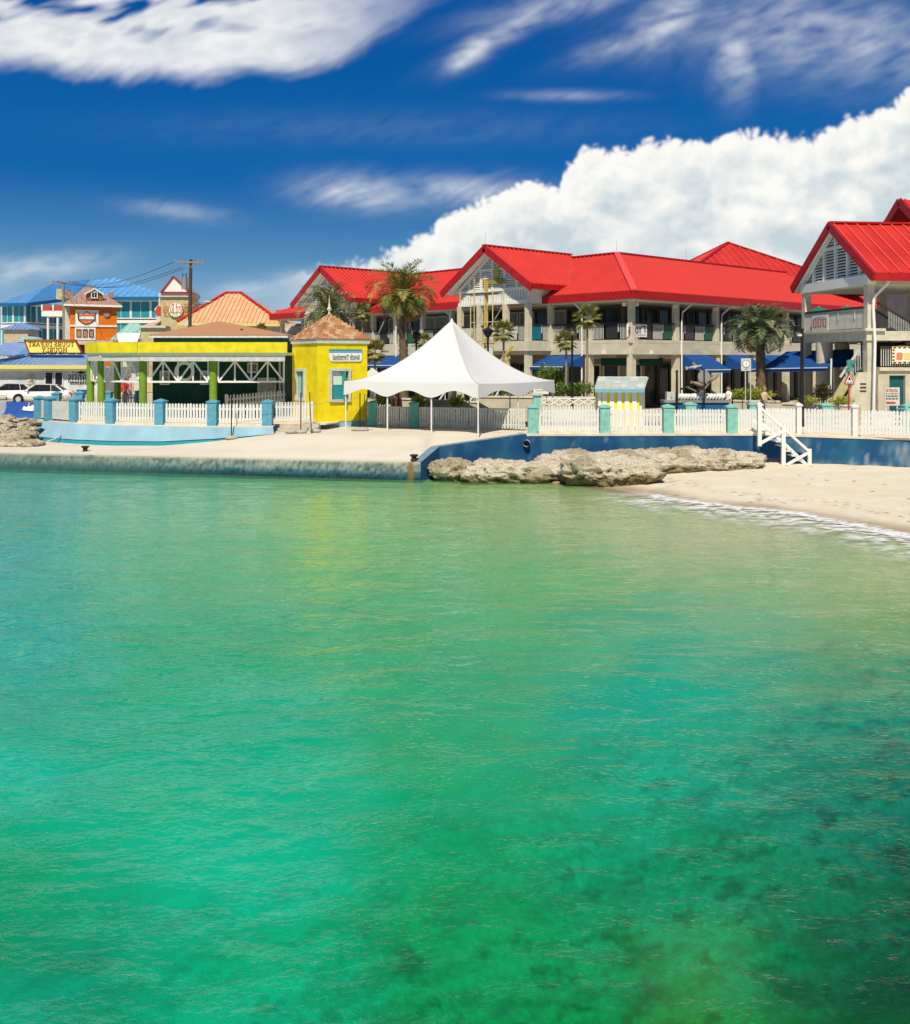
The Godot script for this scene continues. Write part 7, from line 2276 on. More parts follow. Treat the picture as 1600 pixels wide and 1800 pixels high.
# surface net over the smooth union of tapered capsules
func net(J: Array, cell: float) -> ArrayMesh:
	var lo := Vector3.INF
	var hi := -Vector3.INF
	for j in J:
		for p in [j[0], j[1]]:
			lo = lo.min(p - Vector3.ONE * (maxf(j[2], j[3]) + cell * 2)); hi = hi.max(p + Vector3.ONE * (maxf(j[2], j[3]) + cell * 2))
	var n := Vector3i(((hi - lo) / cell).ceil()) + Vector3i.ONE
	var val := PackedFloat32Array()
	val.resize(n.x * n.y * n.z)
	val.fill(1.0)
	var near := PackedFloat32Array()
	near.resize(val.size())
	near.fill(1.0)
	var own := PackedInt32Array()
	own.resize(val.size())
	for bi in J.size():
		var j: Array = J[bi]
		var a: Vector3 = j[0]
		var b: Vector3 = j[1]
		var r: float = maxf(j[2], j[3]) + cell * 2.2
		var l := Vector3i(((a.min(b) - Vector3.ONE * r - lo) / cell).floor()).clamp(Vector3i.ZERO, n - Vector3i.ONE)
		var u := Vector3i(((a.max(b) + Vector3.ONE * r - lo) / cell).ceil()).clamp(Vector3i.ZERO, n - Vector3i.ONE)
		var ab := b - a
		var dd := maxf(ab.length_squared(), 1e-8)
		var k := 0.035 if j[2] > 0.02 else 0.008
		for z in range(l.z, u.z + 1):
			for y in range(l.y, u.y + 1):
				for x in range(l.x, u.x + 1):
					var p := lo + V(x, y, z) * cell
					var h := clampf((p - a).dot(ab) / dd, 0, 1)
					var d := p.distance_to(a + ab * h) - lerpf(j[2], j[3], h)
					var i := x + n.x * (y + n.y * z)
					if d < near[i]:
						near[i] = d
						own[i] = bi
					var e := maxf(k - absf(d - val[i]), 0.0) / k
					val[i] = minf(d, val[i]) - e * e * k * 0.25
	var s := st()
	s.set_smooth_group(0)
	var spot := {}
	var corner := [0, 1, n.x, n.x + 1, n.x * n.y, n.x * n.y + 1, n.x * n.y + n.x, n.x * n.y + n.x + 1]
	var offs := [V(0, 0, 0), V(1, 0, 0), V(0, 1, 0), V(1, 1, 0), V(0, 0, 1), V(1, 0, 1), V(0, 1, 1), V(1, 1, 1)]
	var edges := [[0, 1], [2, 3], [4, 5], [6, 7], [0, 2], [1, 3], [4, 6], [5, 7], [0, 4], [1, 5], [2, 6], [3, 7]]
	for z in n.z - 1:
		for y in n.y - 1:
			for x in n.x - 1:
				var i := x + n.x * (y + n.y * z)
				var m := 0
				for c in 8:
					if val[i + corner[c]] < 0: m += 1
				if m == 0 or m == 8: continue
				var p := Vector3.ZERO
				var q := 0
				for e in edges:
					var va := val[i + corner[e[0]]]
					var vb := val[i + corner[e[1]]]
					if (va < 0) != (vb < 0):
						p += (offs[e[0]] as Vector3).lerp(offs[e[1]], va / (va - vb))
						q += 1
				spot[i] = lo + (V(x, y, z) + p / q) * cell
	for i in spot:
		for ax in [[1, n.x, n.x * n.y], [n.x, n.x * n.y, 1], [n.x * n.y, 1, n.x]]:
			if (val[i] < 0) == (val[i + ax[0]] < 0): continue
			var w := [i, i - ax[1], i - ax[1] - ax[2], i - ax[2]]
			if not (spot.has(w[1]) and spot.has(w[2]) and spot.has(w[3])): continue
			if val[i] < 0: w.reverse()
			for e in [0, 1, 2, 0, 2, 3]:
				s.set_color(J[own[w[e]]][4])
				s.add_vertex(spot[w[e]])
	s.index()
	return done(s)

# ---------------------------------------------------------------- street things
func make_vehicles_and_people() -> void:
	var d := 74.5
	car("white sedan parked side on before the tour office door", V(X(73, d), 1.32, -d), 0.12)
	car("white car parked between the sedan and the dark windowed wagon", V(X(16, d + 2.5), 1.32, -d - 2.5), 0.3)
	car("white wagon with long dark windows at the left edge", V(X(-8, d + 6), 1.36, -d - 6), 0.05, true)
	var hair := Color(0.03, 0.02, 0.015)
	var p := at(1281, 729, 50)
	person("person in white top and tan trousers standing before the dark shop front", V(p.x, 1.5, p.z), -1.2, Color(0.75, 0.76, 0.74), Color(0.42, 0.33, 0.22), hair, [0.5, -0.2, 0.15])
	p = at(1344, 729, 48.6)
	person("person in tan shirt and grey jeans beside the stout palm", V(p.x, 1.5, p.z), 0.6, Color(0.55, 0.42, 0.27), Color(0.2, 0.22, 0.26), Color(0.3, 0.16, 0.06), [0.7, 0.6, 0.05])
	p = at(1233, 735, 50)
	person("person in pale lilac clothes in front of the bronze sculpture", V(p.x, 1.35, p.z), 0.2, Color(0.62, 0.64, 0.74), Color(0.55, 0.58, 0.7), hair, [0.2, 0.1, 0.1])
	p = at(497, 720, 60)
	person("person in white shirt and blue shorts glimpsed left of the yellow kiosk", V(p.x, 1.5, p.z), 0.9, Color(0.7, 0.72, 0.75), Color(0.03, 0.1, 0.35), hair, [0.4, -0.3, 0.2])
	var L := ["person in red and white shirt, left of the group behind the green columns", "person in dark red shirt, in the middle of the group behind the green columns", "person in pink top, right of the group behind the green columns"]
	var tops := [Color(0.5, 0.08, 0.06), Color(0.35, 0.03, 0.04), Color(0.62, 0.36, 0.32)]
	for i in 3:
		p = at(213 + i * 7.5, 708, 63 + i * 0.8)
		person(L[i], V(p.x, 1.5 + 0.1 * i, p.z), 0.3 * i - 0.4, tops[i], Color(0.55, 0.5, 0.45) if i != 1 else Color(0.08, 0.08, 0.1), hair, [0.2 + 0.2 * i, 0.3, 0.1])
	p = at(56, 705, 77.3)
	person("person standing behind the white sedan, head just over its hood", V(p.x, 1.32, p.z), 0.3, Color(0.4, 0.36, 0.3), Color(0.1, 0.1, 0.12), Color(0.2, 0.12, 0.06), [0.2, 0.2, 0.05])

func street_lamp(label: String, base: Vector3, h: float, head := true, r := 0.07) -> Node3D:
	var t := thing("street_lamp", label, "street lamp", base, 0.0, "black street lamps")
	lathe(t, "post", [Vector2(r * 2.0, 0), Vector2(r * 2.0, 0.5), Vector2(r * 1.2, 0.62), Vector2(r, 0.8), Vector2(r * 0.7, h - 0.4), Vector2(r * 1.3, h - 0.36), Vector2(r * 0.6, h - 0.3)], Vector3.ZERO, M.black, 12)
	if head:
		beam(t, "crossbar", V(-0.28, h - 0.6, 0), V(0.28, h - 0.6, 0), 0.04, 0.04, M.black)
		lathe(t, "lantern_frame", [Vector2(0.05, h - 0.3), Vector2(0.2, h - 0.12), Vector2(0.26, h + 0.02), Vector2(0.3, h + 0.06), Vector2(0.3, h + 0.1)], Vector3.ZERO, M.black, 8)
		lathe(t, "lantern_glass", [Vector2(0.1, h - 0.16), Vector2(0.19, h + 0.0)], Vector3.ZERO, M.lamp_glass, 8)
		lathe(t, "lantern_cap", [Vector2(0.29, h + 0.1), Vector2(0.16, h + 0.2), Vector2(0.04, h + 0.24), Vector2(0, h + 0.34)], Vector3.ZERO, M.black, 8)
	return t

func sign_lines(t: Node3D, x0: float, x1: float, y: float, h: float, mat: Material, z: float, sd: int) -> void:
	rng.seed = sd
	var x := x0
	var s := st()
	while x < x1:
		var w := rng.randf_range(0.05, 0.14)
		add_bar(s, V(x, y, z), V(minf(x + w, x1), y, z), 0.01, h)
		x += w + 0.035
	put(t, "lettering", done(s), mat)

func make_street() -> void:
	# lamps
	for k in [[858, 707, 50.5, 584, true, "black street lamp with lantern rising behind the tent slope"], [1006, 715, 49.0, 578, false, "slim dark lamp post left of the tallest fan palm"], [1190, 722, 47.5, 640, false, "short dark post at the left of the bronze sculpture"], [1410, 712, 45.5, 566, false, "tall black lamp post left of the galleried house"], [732, 707, 56.0, 590, true, "dark street lamp partly hidden left of the tent peak"]]:
		var d: float = k[2]
		var b := V(X(k[0], d), 1.5, -d)
		var lamp := street_lamp(k[5], b, EYE - (k[3] - HZ) * d / F - 1.5, k[4], 0.07 if k[0] != 1410 else 0.1)
		if k[0] == 1006 or k[0] == 1410:
			var h: float = EYE - (k[3] - HZ) * d / F - 1.5
			for sg in [-0.14, 0.14] if k[0] == 1006 else [-0.2]: ball(lamp, "spot_lamp", V(sg, h - (0.05 if k[0] == 1006 else 0.2), 0.05), V(0.09, 0.07, 0.09), M.black)
			if k[0] == 1410: box(lamp, "bracket_box", V(-0.14, h - 0.62, 0.05), V(0.2, 0.1, 0.12), M.off_white)
			if k[0] == 1410: beam(lamp, "bracket", V(0, h - 0.4, 0.03), V(-0.2, h - 0.4, 0.03), 0.05, 0.05, M.black)
	# planter walls
	for k in [[[842, 697, 50.5], [1050, 699, 49.5], "long low cream planter wall behind the tent and lattice fence", 0.95], [[1290, 704, 50.0], [1372, 706, 49.0], "cream planter wall under the lime hedge", 0.9], [[1376, 709, 46.8], [1512, 713, 45.0], "cream planter edge around the yellow green bedding", 0.75], [[690, 700, 52.0], [842, 707, 50.8], "low cream wall left of the steps, seen under the tent", 0.8]]:
		var a := at(k[0][0], k[0][1], k[0][2])
		var b := at(k[1][0], k[1][1], k[1][2])
		var w := thing("planter_wall", k[2], "wall", V(a.x, 1.46, a.z))
		var hh := a.y - 1.46
		var e := V(b.x - a.x, 0, b.z - a.z)
		beam(w, "wall_face", V(0, hh / 2 - 0.05, 0), e + V(0, (b.y - 1.46) / 2 - 0.05, 0), 0.3, hh, M.beige)
		beam(w, "coping", V(0, hh, 0), e + V(0, b.y - 1.46, 0), 0.4, 0.08, M.terrace)
	# steps with white rails under the scaffold
	var so := at(815, 716, 52)
	var stp := thing("street_steps", "pale steps with white handrails glimpsed under the tent edge", "steps", V(so.x, 1.5, so.z))
	for i in 4: blk(stp, "step", V(-1.4, 0, -0.32 * i), V(1.6, 0.16 * (i + 1), -0.32 * i - 0.34), M.terrace)
	for x in [-1.4, 0.3, 1.5]:
		beam(stp, "handrail", V(x, 0.85, 0.2), V(x + 0.5, 1.5, -1.2), 0.05, 0.05, M.white)
		for i in 3: cyl(stp, "rail_post", V(x + 0.2 * i, 0.1, 0.1 - 0.5 * i), V(x + 0.2 * i, 0.95 + 0.25 * i, 0.1 - 0.5 * i), 0.025, 0.025, M.white, 6)
	# the striped shed
	var d := 44.0
	var o := V(X(1055, d), 1.5, -d)
	var sh := thing("striped_shed", "small yellow and white striped shed with pale shingled roof", "shed", o, 0.0)
	var w := 1.78
	var e2 := V(w + 0.5, 0, -0.9)
	var h := EYE - (684 - HZ) * d / F - 1.5
	blk(sh, "body", V(0, 0, -0.02), V(w, h, -1.5), M.stripe_yellow)
	for i in 5: blk(sh, "board", V(0.1 + i * 0.34, 0.05, -0.003), V(0.3 + i * 0.34, h - 0.12, 0.03), M.white)
	blk(sh, "corner_board", V(-0.1, 0, -0.003), V(0.04, h, 0.05), M.white)
	blk(sh, "top_board", V(0, h - 0.1, -0.003), V(w, h, 0.05), M.stripe_yellow)
	slab(sh, "side_wall", [V(w, 0, 0), V(w + 0.5, 0, -1.5), V(w + 0.5, h + 0.1, -1.5), V(w, h, 0)], 0.05, M.stripe_yellow)
	for i in 3: beam(sh, "board", V(w + 0.03 + 0.16 * i + 0.04, 0.05, -0.15 - 0.48 * i), V(w + 0.03 + 0.16 * i + 0.04, h, -0.15 - 0.48 * i), 0.16, 0.05, M.white)
	var hr := EYE - (663 - HZ) * (d + 1.2) / F - 1.5
	rng.seed = 3
	var ra := V(-0.28, h - 0.02, 0.3); var rb := V(w + 0.18, h - 0.02, 0.3); var rc := V(w + 0.62, hr, -1.0); var rd := V(0.1, hr, -1.0)
	var rf := slab(sh, "roof", [ra, rb, rc, rd], 0.08, M.shed_roof)
	shingles(rf, ra, rb, rc, rd, 6, 0.4, [M.shed_roof, M.off_white, mt("shed_grey", 0.42, 0.5, 0.46, 0.8)])
	slab(sh, "roof", [rd, rc, V(w + 0.5, h, -1.8), V(0, h, -1.8)], 0.06, M.shed_roof)
	beam(sh, "eave_board", ra - V(0, 0.05, -0.03), rb - V(0, 0.05, -0.03), 0.05, 0.13, M.shed_blue)
	# scaffolding before the first gable
	var so2 := at(858, 700, 60.5)
	var sc := thing("scaffold_tower", "yellow and white scaffold tower standing before the nearer slatted gable", "scaffold", V(so2.x, 1.5, so2.z), atan2(0.667, 0.745) + PI / 2)
	var bays := [-1.35, 0.25, 0.35, 1.6]
	for x in [-1.35, 0.3, 1.6]:
		for z in [0.0, -0.9]:
			cyl(sc, "upright", V(x, 0, z), V(x, 7.4 if x < 0 or x > 1 else 8.2, z), 0.032, 0.032, M.scaffold if x == 0.3 else M.trim_yellow, 7)
	for e in [[-1.35, 0.3], [0.3, 1.6]]:
		for y in [1.6, 3.1, 4.5, 5.5, 6.6, 7.2]: cyl(sc, "ledger", V(e[0], y, 0), V(e[1], y, 0), 0.028, 0.028, M.off_white, 6)
		for y in [0.2, 3.2, 4.6]: cyl(sc, "diagonal", V(e[0], y + 1.9, 0.0), V(e[1], y, 0.0), 0.025, 0.025, M.off_white, 6)
	beam(sc, "ladder", V(0.3, 2.6, 0.14), V(0.3, 8.1, 0.14), 0.08, 0.22, M.scaffold)
	beam(sc, "plank", V(-1.0, 7.25, 0.1), V(2.2, 7.35, 0.1), 0.4, 0.06, M.wood_pole)
	beam(sc, "plank", V(-1.35, 4.3, -0.4), V(1.6, 4.3, -0.4), 0.6, 0.05, M.scaffold)
	beam(sc, "brace", V(-1.9, 4.0, 0.3), V(1.4, 1.2, 0.3), 0.08, 0.14, M.scaffold)
	beam(sc, "brace", V(-1.6, 3.3, 0.32), V(1.7, 0.7, 0.32), 0.08, 0.12, M.scaffold)
	# poster seen through the scaffold
	var po := thing("street_poster", "pale blue poster panel with a dark figure behind the street lamp", "poster", at(861, 625, 59.5))
	box(po, "panel", Vector3.ZERO, V(0.5, 0.95, 0.05), mt("poster_blue", 0.5, 0.6, 0.68, 0.6))
	outline(po, "dark_shape", [Vector2(-0.1, -0.42), Vector2(0.1, -0.42), Vector2(0.08, -0.1), Vector2(0.05, 0.02), Vector2(0.0, 0.08), Vector2(-0.06, 0.0), Vector2(-0.08, -0.15)], 0.02, M.dark, Transform3D(Basis(), V(0, 0, 0.05)))
	# bronze sea creatures on a rock: one sculpture
	d = 49.5
	var c := thing("sea_life_sculpture", "bronze sculpture of swimming sea creatures before the dark shop front", "sculpture", V(X(1236, d), 1.5, -d))
	var P := func(px: float, py: float, z := 0.0) -> Vector3: return V((px - 1236) * d / F, EYE - (py - HZ) * d / F - 1.5, z)
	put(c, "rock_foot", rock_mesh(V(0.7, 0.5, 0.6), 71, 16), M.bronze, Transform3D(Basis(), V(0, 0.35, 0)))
	cyl(c, "stem", V(0.05, 0.4, 0), P.call(1237, 652), 0.09, 0.05, M.bronze, 8)
	creature(c, P.call(1220, 645, 0.1), 0.34, 0.12, M.bronze_pale, 0.15, 0)
	creature(c, P.call(1226, 675, 0.15), 0.3, 0.5, M.bronze, -0.3, 1)
	creature(c, P.call(1253, 665, 0.05), 0.34, 0.0, M.bronze, 0.55, 2)
	creature(c, P.call(1209, 681, -0.1), 0.26, 0.1, M.black, 0.25, 2)
	for e in [[1226, 684, 1236, 690], [1253, 666, 1238, 685], [1222, 645, 1237, 655], [1209, 681, 1232, 692]]: cyl(c, "arm", P.call(e[0], e[1], 0.05), P.call(e[2], e[3], 0), 0.035, 0.05, M.bronze, 7)
	# back of a round traffic sign
	d = 47.0
	var b0 := V(X(1238, d), 1.5, -d)
	var rs := thing("round_sign", "back of a round pale traffic sign on a dark pole before the sculpture", "sign", b0)
	cyl(rs, "pole", Vector3.ZERO, V(0, EYE - (649 - HZ) * d / F - 1.5, 0), 0.035, 0.035, M.black, 8)
	cyl(rs, "disc", P.call(1238, 661) + V(0, 0.02, -0.03) - V(P.call(1238, 0).x, 0, 0), P.call(1238, 661) + V(0, 0.02, -0.06) - V(P.call(1238, 0).x, 0, 0), 0.3, 0.3, M.shutter_grey, 24)
	# square board with a ring
	d = 48.8
	var b1 := V(X(1311.5, d), 1.5, -d)
	var sq := thing("square_sign", "square white sign with a grey ring on a pale pole left of the stout palm", "sign", b1)
	var ch := EYE - (641 - HZ) * d / F - 1.5
	for x in [-0.02, 0.24]: cyl(sq, "pole", V(x, 0, -0.03), V(x, ch, -0.03), 0.03, 0.03, M.off_white, 8)
	box(sq, "board", V(0, ch, 0), V(0.5, 0.64, 0.03), M.off_white)
	cyl(sq, "ring", V(0, ch + 0.04, 0.016), V(0, ch + 0.04, 0.03), 0.2, 0.2, M.shutter_grey, 24)
	cyl(sq, "ring_face", V(0, ch + 0.04, 0.02), V(0, ch + 0.04, 0.04), 0.165, 0.165, M.white, 24)
	box(sq, "mark", V(0.0, ch + 0.06, 0.045), V(0.03, 0.16, 0.01), M.shutter_grey)
	box(sq, "mark", V(0.0, ch - 0.22, 0.02), V(0.16, 0.03, 0.01), M.shutter_grey)
	# covered tender boat or stall: white bundles on a dark blue hull
	d = 48.0
	var hb := thing("market_stall", "long dark blue stall counter in front of the sculpture", "stall", V(X(1222, d), 1.5, -d))
	var x0 := (1166 - 1222) * d / F
	var x1 := (1277 - 1222) * d / F
	var ty := EYE - (703 - HZ) * d / F - 1.5
	blk(hb, "counter", V(x0, 0, -0.4), V(x1, ty - 0.12, 0.4), M.blue_dark)
	blk(hb, "counter_top", V(x0 - 0.05, ty - 0.12, -0.48), V(x1 + 0.05, ty, 0.48), M.shutter_grey)
	rng.seed = 8
	for i in 15:
		var px := 1192 + i * 5.5
		var bag := rock_mesh(V(0.07, 0.19, 0.26), 200 + i % 4, 10, 0.012, 2.6)
		var bg := put(self, "white_bundle", bag, M.white, Transform3D(Basis(V(0, 0, 1), -0.5 + 0.1 * rng.randf()), V(X(px, d), 1.5 + ty + 0.15, -d + 0.12)))
		tag(bg, "white wrapped bundle leaning in the row on the dark blue stall counter", "bundle", "white bundles on the stall counter")
	var cb := thing("white_box", "white box with a dark mark on the left end of the stall counter", "box", V(X(1178, d), 1.5 + ty, -d + 0.1))
	box(cb, "box_body", V(0, 0.2, 0), V(0.44, 0.4, 0.4), M.off_white)
	box(cb, "mark", V(0, 0.12, 0.203), V(0.1, 0.14, 0.01), M.shutter_grey)
	# warning triangle with street name boards on one pole
	d = 42.6
	var b2 := V(X(1493, d), 1.5, -d)
	var ws := thing("warning_sign", "triangular red edged warning sign on a rusty red pole by the stair", "sign", b2)
	var tp := EYE - (655 - HZ) * d / F - 1.5
	var bt := EYE - (676 - HZ) * d / F - 1.5
	cyl(ws, "pole", V(0, 0, -0.05), V(0, tp + 0.1, -0.05), 0.04, 0.04, M.sign_red, 8)
	outline(ws, "red_border", [Vector2(-0.25, bt), Vector2(0.25, bt), Vector2(0, tp)], 0.02, M.sign_red, Transform3D(Basis(), V(0, 0, 0.0)))
	outline(ws, "white_face", [Vector2(-0.175, bt + 0.05), Vector2(0.175, bt + 0.05), Vector2(0, tp - 0.11)], 0.02, M.white, Transform3D(Basis(), V(0, 0, 0.025)))
	outline(ws, "figure", [Vector2(-0.06, bt + 0.2), Vector2(0.06, bt + 0.2), Vector2(0.04, bt + 0.28), Vector2(0, bt + 0.34), Vector2(-0.04, bt + 0.28)], 0.01, M.dark, Transform3D(Basis(), V(0, 0, 0.037)))
	sign_lines(ws, -0.13, 0.13, bt + 0.1, 0.05, M.shutter_grey, 0.03, 2)
	var gs := thing("street_name_sign", "green boards of a street name sign crossing above the warning triangle", "sign", b2 + V(0, tp + 0.1, 0))
	box(gs, "board", V(0.06, 0.2, 0), V(0.46, 0.17, 0.03), M.sign_green, Basis(UP, 0.5))
	box(gs, "board", V(0.1, 0.37, 0), V(0.4, 0.17, 0.03), M.sign_green, Basis(UP, -0.7))
	box(gs, "board", V(-0.02, 0.03, 0.02), V(0.3, 0.13, 0.03), M.sign_green)
	cyl(gs, "pole", V(0, -0.1, -0.05), V(0, 0.47, -0.05), 0.03, 0.03, M.steel, 8)
	# notice board by the doors
	d = 42.4
	var b3 := V(X(1568, d), 1.5, -d)
	var nb := thing("notice_board", "white notice board with rows of print and a red bar before the teal doors", "sign", b3)
	var n1 := EYE - (681 - HZ) * d / F - 1.5
	box(nb, "board", V(0, n1 - 0.4, 0), V(0.66, 0.8, 0.04), M.off_white)
	for e in [[0.1, M.tail_red], [0.16, M.letter_red], [0.27, M.sign_red], [0.38, M.letter_dark], [0.5, M.letter_dark]]: sign_lines(nb, -0.27, 0.27, n1 - e[0], 0.05 if e[0] > 0.3 else 0.03, e[1], 0.025, int(e[0] * 100))
	box(nb, "red_bar", V(-0.06, n1 - 0.67, 0.022), V(0.42, 0.09, 0.01), M.red_paint)
	for x in [-0.25, 0.25]: cyl(nb, "leg", V(x, 0, -0.04), V(x, n1 - 0.8, -0.04), 0.03, 0.03, M.pole_white, 8)
	# teal handrail beside it
	var tr := thing("teal_handrail", "teal pipe handrail at the right edge in front of the doors", "handrail", V(X(1590, d), 1.5, -d))
	for x in [-0.3, 0.0, 0.4]: cyl(tr, "rail_post", V(x, 0, 0), V(x, 1.0, 0), 0.03, 0.03, M.post_teal, 8)
	beam(tr, "rail", V(-0.3, 1.0, 0), V(0.0, 1.0, 0), 0.06, 0.06, M.post_teal)
	beam(tr, "rail", V(0.0, 1.0, 0), V(0.7, 1.4, 0), 0.06, 0.06, M.post_aqua)
	# banners on the railings
	var u := V(0.745, 0, -0.667)
	var z := V(0.667, 0, 0.745)
	var yaw := atan2(0.667, 0.745)
	var tb := thing("shop_banner", "white banner with black letters and a red corner mark on the corner railing", "banner", V(10.87, 1.5, -59.6) + u * 0.18 + z * 0.03 + V(0, 4.95, 0), yaw)
	box(tb, "cloth", V(0.62, 0.0, 0.04), V(1.32, 0.8, 0.02), M.white)
	slab(tb, "cloth_left", [V(-0.42, -0.4, -0.2), V(-0.2, -0.4, 0.02), V(-0.2, 0.4, 0.02), V(-0.42, 0.4, -0.2)], 0.02, M.white)
	letters(tb, "TO", 0.34, 0.6, M.letter_dark, Transform3D(Basis(), V(0.38, -0.0, 0.06)), false)
	letters(tb, "YS", 0.34, 0.5, M.letter_dark, Transform3D(Basis(UP, 0.0), V(-0.35, 0.0, 0.05)), false)
	box(tb, "red_mark", V(0.9, 0.26, 0.055), V(0.3, 0.08, 0.01), M.red_paint)
	box(tb, "black_mark", V(1.08, 0.08, 0.055), V(0.09, 0.38, 0.01), M.dark)
	sign_lines(tb, 0.02, 1.15, -0.27, 0.05, M.shutter_grey, 0.055, 4)
	var hu := Basis(UP, 0.105)
	var ho := V(19.7, 1.5, -46.0)
	var vb := thing("balcony_banner", "white banner with faded orange lettering hung on the balcony under the slatted gable", "banner", ho + hu * V(-0.26, 4.98, -4.35), 0.105 - PI / 2)
	box(vb, "cloth", Vector3.ZERO, V(1.75, 0.95, 0.02), M.white)
	for i in 3:
		box(vb, "orange_panel", V(-0.55 + i * 0.52, 0.06, 0.014), V(0.44, 0.46, 0.01), mt("faded_orange", 0.62, 0.3, 0.2, 0.7, "fine", 2.0) if i == 0 else M.faded_orange)
		box(vb, "gap_mark", V(-0.55 + i * 0.52, 0.06, 0.021), V(0.06, 0.3, 0.01), M.white)
	sign_lines(vb, -0.75, 0.75, -0.28, 0.04, M.shutter_grey, 0.014, 5)
	sign_lines(vb, -0.78, 0.78, -0.41, 0.06, M.letter_dark, 0.014, 6)
	sign_lines(vb, -0.6, 0.6, 0.36, 0.04, M.shutter_grey, 0.014, 7)
	var fb := thing("film_banner", "white banner with yellow dashed border and orange pictures on the lower railing", "banner", ho + hu * V(1.6, 3.36, 0.5), 0.105)
	box(fb, "cloth", Vector3.ZERO, V(1.5, 0.8, 0.02), mt("banner_cream", 0.8, 0.66, 0.34, 0.7))
	box(fb, "cloth_face", V(0, 0, 0.012), V(1.2, 0.6, 0.01), M.white)
	for i in 6:
		for sg in [1, -1]: box(fb, "border_mark", V(-0.62 + i * 0.25, 0.35 * sg, 0.014), V(0.13, 0.06, 0.01), M.brown_rail)
	for i in 4:
		for sg in [1, -1]: box(fb, "border_mark", V(0.68 * sg, -0.24 + i * 0.16, 0.014), V(0.1, 0.06, 0.01), M.dark)
	for i in 3:
		outline(fb, "picture", [Vector2(-0.16, -0.17), Vector2(0.13, -0.18), Vector2(0.17, 0.12), Vector2(0.05, 0.18), Vector2(-0.15, 0.15)], 0.01, M.orange_logo if i != 1 else M.trim_yellow, Transform3D(Basis(), V(-0.38 + 0.38 * i, -0.05, 0.03)))
	outline(fb, "picture", [Vector2(0.36, 0.05), Vector2(0.5, 0.0), Vector2(0.64, 0.28), Vector2(0.56, 0.32)], 0.01, M.orange, Transform3D(Basis(), V(0, 0, 0.035)))
	# green sunshades on the far terrace
	for k in [[1440, 551, 60.0, "dark green sunshade left of the inner column behind the balcony"], [1490, 549, 60.5, "dark green sunshade right of the inner column behind the balcony"]]:
		var q := at(k[0], k[1], k[2])
		var um := thing("sunshade", k[3], "sunshade", V(q.x, 6.0, q.z), 0.0, "green sunshades on the far terrace")
		var hh: float = q.y - 6.0
		for i in 6:
			var a0 := TAU * i / 6.0
			var a1 := TAU * (i + 1) / 6.0
			slab(um, "canopy_panel", [V(0, hh + 0.42, 0), V(cos(a0) * 1.25, hh, sin(a0) * 1.25), V(cos(a1) * 1.25, hh, sin(a1) * 1.25)], 0.02, M.umbrella_green)
		cyl(um, "pole", V(0, 0, 0), V(0, hh + 0.45, 0), 0.03, 0.03, M.white, 8)
	# street bench and white chairs beside the planter
	d = 47.6
	var bc := thing("street_bench", "pale slatted bench by the planter right of the person in tan", "bench", V(X(1366, d), 1.5, -d))
	for i in 4: box(bc, "seat_slat", V(0, 0.45, -0.2 + i * 0.12), V(1.0, 0.04, 0.09), M.clay)
	for i in 4: box(bc, "back_slat", V(0, 0.6 + i * 0.11, -0.27), V(1.0, 0.09, 0.03), M.clay)
	for x in [-0.42, 0.42]: blk(bc, "leg", V(x - 0.04, 0, -0.28), V(x + 0.04, 0.44, 0.2), M.clay)
	for k in [[1389, "white slatted chair right of the pale bench, nearer the bench"], [1400, "white slatted chair beside the tall black lamp post"]]:
		var dc := 46.8
		var cc := thing("white_chair", k[1], "chair", V(X(k[0], dc), 1.5, -dc), 0.4, "white chairs by the planter")
		box(cc, "seat", V(0, 0.42, 0), V(0.5, 0.05, 0.5), M.off_white)
		for i in 4: box(cc, "back_slat", V(-0.18 + i * 0.12, 0.75, -0.24), V(0.08, 0.62, 0.03), M.off_white)
		for x in [-0.22, 0.22]:
			for zz in [-0.22, 0.22]: box(cc, "leg", V(x, 0.2, zz), V(0.05, 0.4, 0.05), M.off_white)
			box(cc, "arm", V(x, 0.62, 0), V(0.06, 0.04, 0.5), M.off_white)
	# information board by the fence under the tent edge
	var ib := thing("info_board", "pale information board on the planter wall right of the tent", "sign", at(951, 684, 48.6))
	box(ib, "board", Vector3.ZERO, V(0.78, 0.5, 0.05), M.white)
	sign_lines(ib, -0.25, 0.25, 0.05, 0.05, M.post_teal, 0.03, 9)
	sign_lines(ib, -0.28, 0.2, -0.07, 0.05, M.post_aqua, 0.03, 10)
	for x in [-0.3, 0.3]: cyl(ib, "leg", V(x, -1.2, -0.03), V(x, -0.2, -0.03), 0.03, 0.03, M.wood_pole, 7)
	# two white gateposts of the lattice fence
	var ap := thing("tall_fence_post", "tall pale aqua post with wide cap behind the first promenade post", "post", V(X(944, 43.6), 1.45, -43.6))
	box(ap, "shaft", V(0, 0.8, 0), V(0.34, 1.6, 0.34), M.post_aqua)
	box(ap, "cap", V(0, 1.64, 0), V(0.5, 0.1, 0.5), M.off_white)
	# green sunshade under the tent
	var gu := thing("sunshade", "green sunshade standing in the shadow behind the tent", "sunshade", V(X(727, 49.5), 1.45, -49.5))
	for i in 6:
		var a0 := TAU * i / 6.0
		var a1 := TAU * (i + 1) / 6.0
		slab(gu, "canopy_panel", [V(0, 2.35, 0), V(cos(a0) * 1.3, 1.95, sin(a0) * 1.3), V(cos(a1) * 1.3, 1.95, sin(a1) * 1.3)], 0.02, M.sign_green)
	cyl(gu, "pole", V(0, 0, 0), V(0, 2.35, 0), 0.04, 0.04, M.black, 8)
	# pale hipped canvas behind the kiosk
	var pc := thing("small_canopy", "small pale canvas canopy between the yellow kiosk and the tent", "canopy", V(X(655, 50.5), 1.5, -50.5))
	var ch2 := EYE - (650 - HZ) * 50.5 / F - 1.5
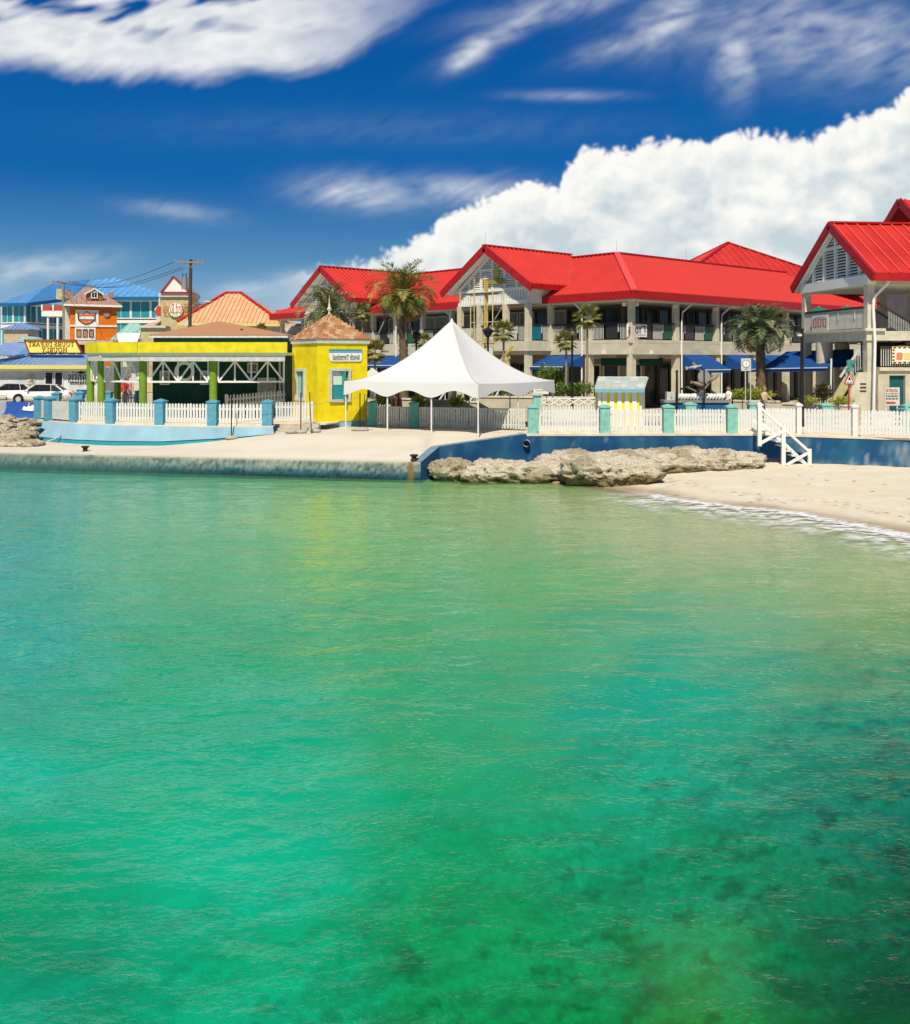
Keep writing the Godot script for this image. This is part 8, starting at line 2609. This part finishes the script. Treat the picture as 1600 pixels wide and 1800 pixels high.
	for e in [[V(-1.4, ch2 - 1.0, 1.2), V(1.4, ch2 - 1.0, 1.2)], [V(1.4, ch2 - 1.0, 1.2), V(1.4, ch2 - 1.0, -1.2)], [V(1.4, ch2 - 1.0, -1.2), V(-1.4, ch2 - 1.0, -1.2)], [V(-1.4, ch2 - 1.0, -1.2), V(-1.4, ch2 - 1.0, 1.2)]]: slab(pc, "cloth", [e[0], e[1], V(0, ch2 + 0.1, 0)], 0.02, M.off_white)
	for x in [-1.3, 1.3]:
		for zz in [-1.1, 1.1]: cyl(pc, "pole", V(x, 0, zz), V(x, ch2 - 0.95, zz), 0.04, 0.04, M.sign_red, 7)

# a swimming creature: flattened body, two fins, a tail
func creature(t: Node3D, c: Vector3, r: float, curl: float, mat: Material, tilt: float, kind: int) -> void:
	var b := Basis(V(0, 0, 1), tilt)
	var o := ball(t, "creature", c, V(r, r * (0.22 if kind == 0 else 0.34), r * 0.45), mat, 12, b)
	for sg in [1.0, -1.0]:
		outline(o, "fin", [Vector2(-0.1, 0), Vector2(r * 0.3, 0.02), Vector2(-r * 0.4 + curl * 0.2, r * 0.8), Vector2(-r * 0.55, r * 0.7)], 0.03, mat, Transform3D(Basis(Vector3.RIGHT, 0.5 * sg) * Basis(Vector3.RIGHT, 0.0 if sg > 0 else PI * 0.75), V(r * 0.25, 0, 0)))
	outline(o, "tail", [Vector2(0, -0.03), Vector2(-r * 0.5, -r * 0.3), Vector2(-r * 0.42, 0), Vector2(-r * 0.5, r * 0.3), Vector2(0, 0.03)], 0.03, mat, Transform3D(Basis(), V(-r * 0.85, 0, 0.01)))
	ball(o, "head", V(r * 0.95, 0.02, 0), V(r * 0.2, r * 0.15, r * 0.16), mat, 10)

# ---------------------------------------------------------------- the whole
func _ready() -> void:
	make_view()
	FONT_SERIF = SystemFont.new(); FONT_SERIF.font_names = PackedStringArray(["Droid Serif"])
	FONT_SANS = SystemFont.new(); FONT_SANS.font_names = PackedStringArray(["Droid Sans"]); FONT_SANS.font_weight = 700
	make_materials()
	make_land()
	make_dock()
	make_rocks()
	make_arcade()
	make_right_house()
	make_far_red_roof()
	make_town()
	make_hall()
	make_kiosk()
	make_tent()
	make_fences()
	make_stairs()
	make_plants()
	make_street()
	make_vehicles_and_people()
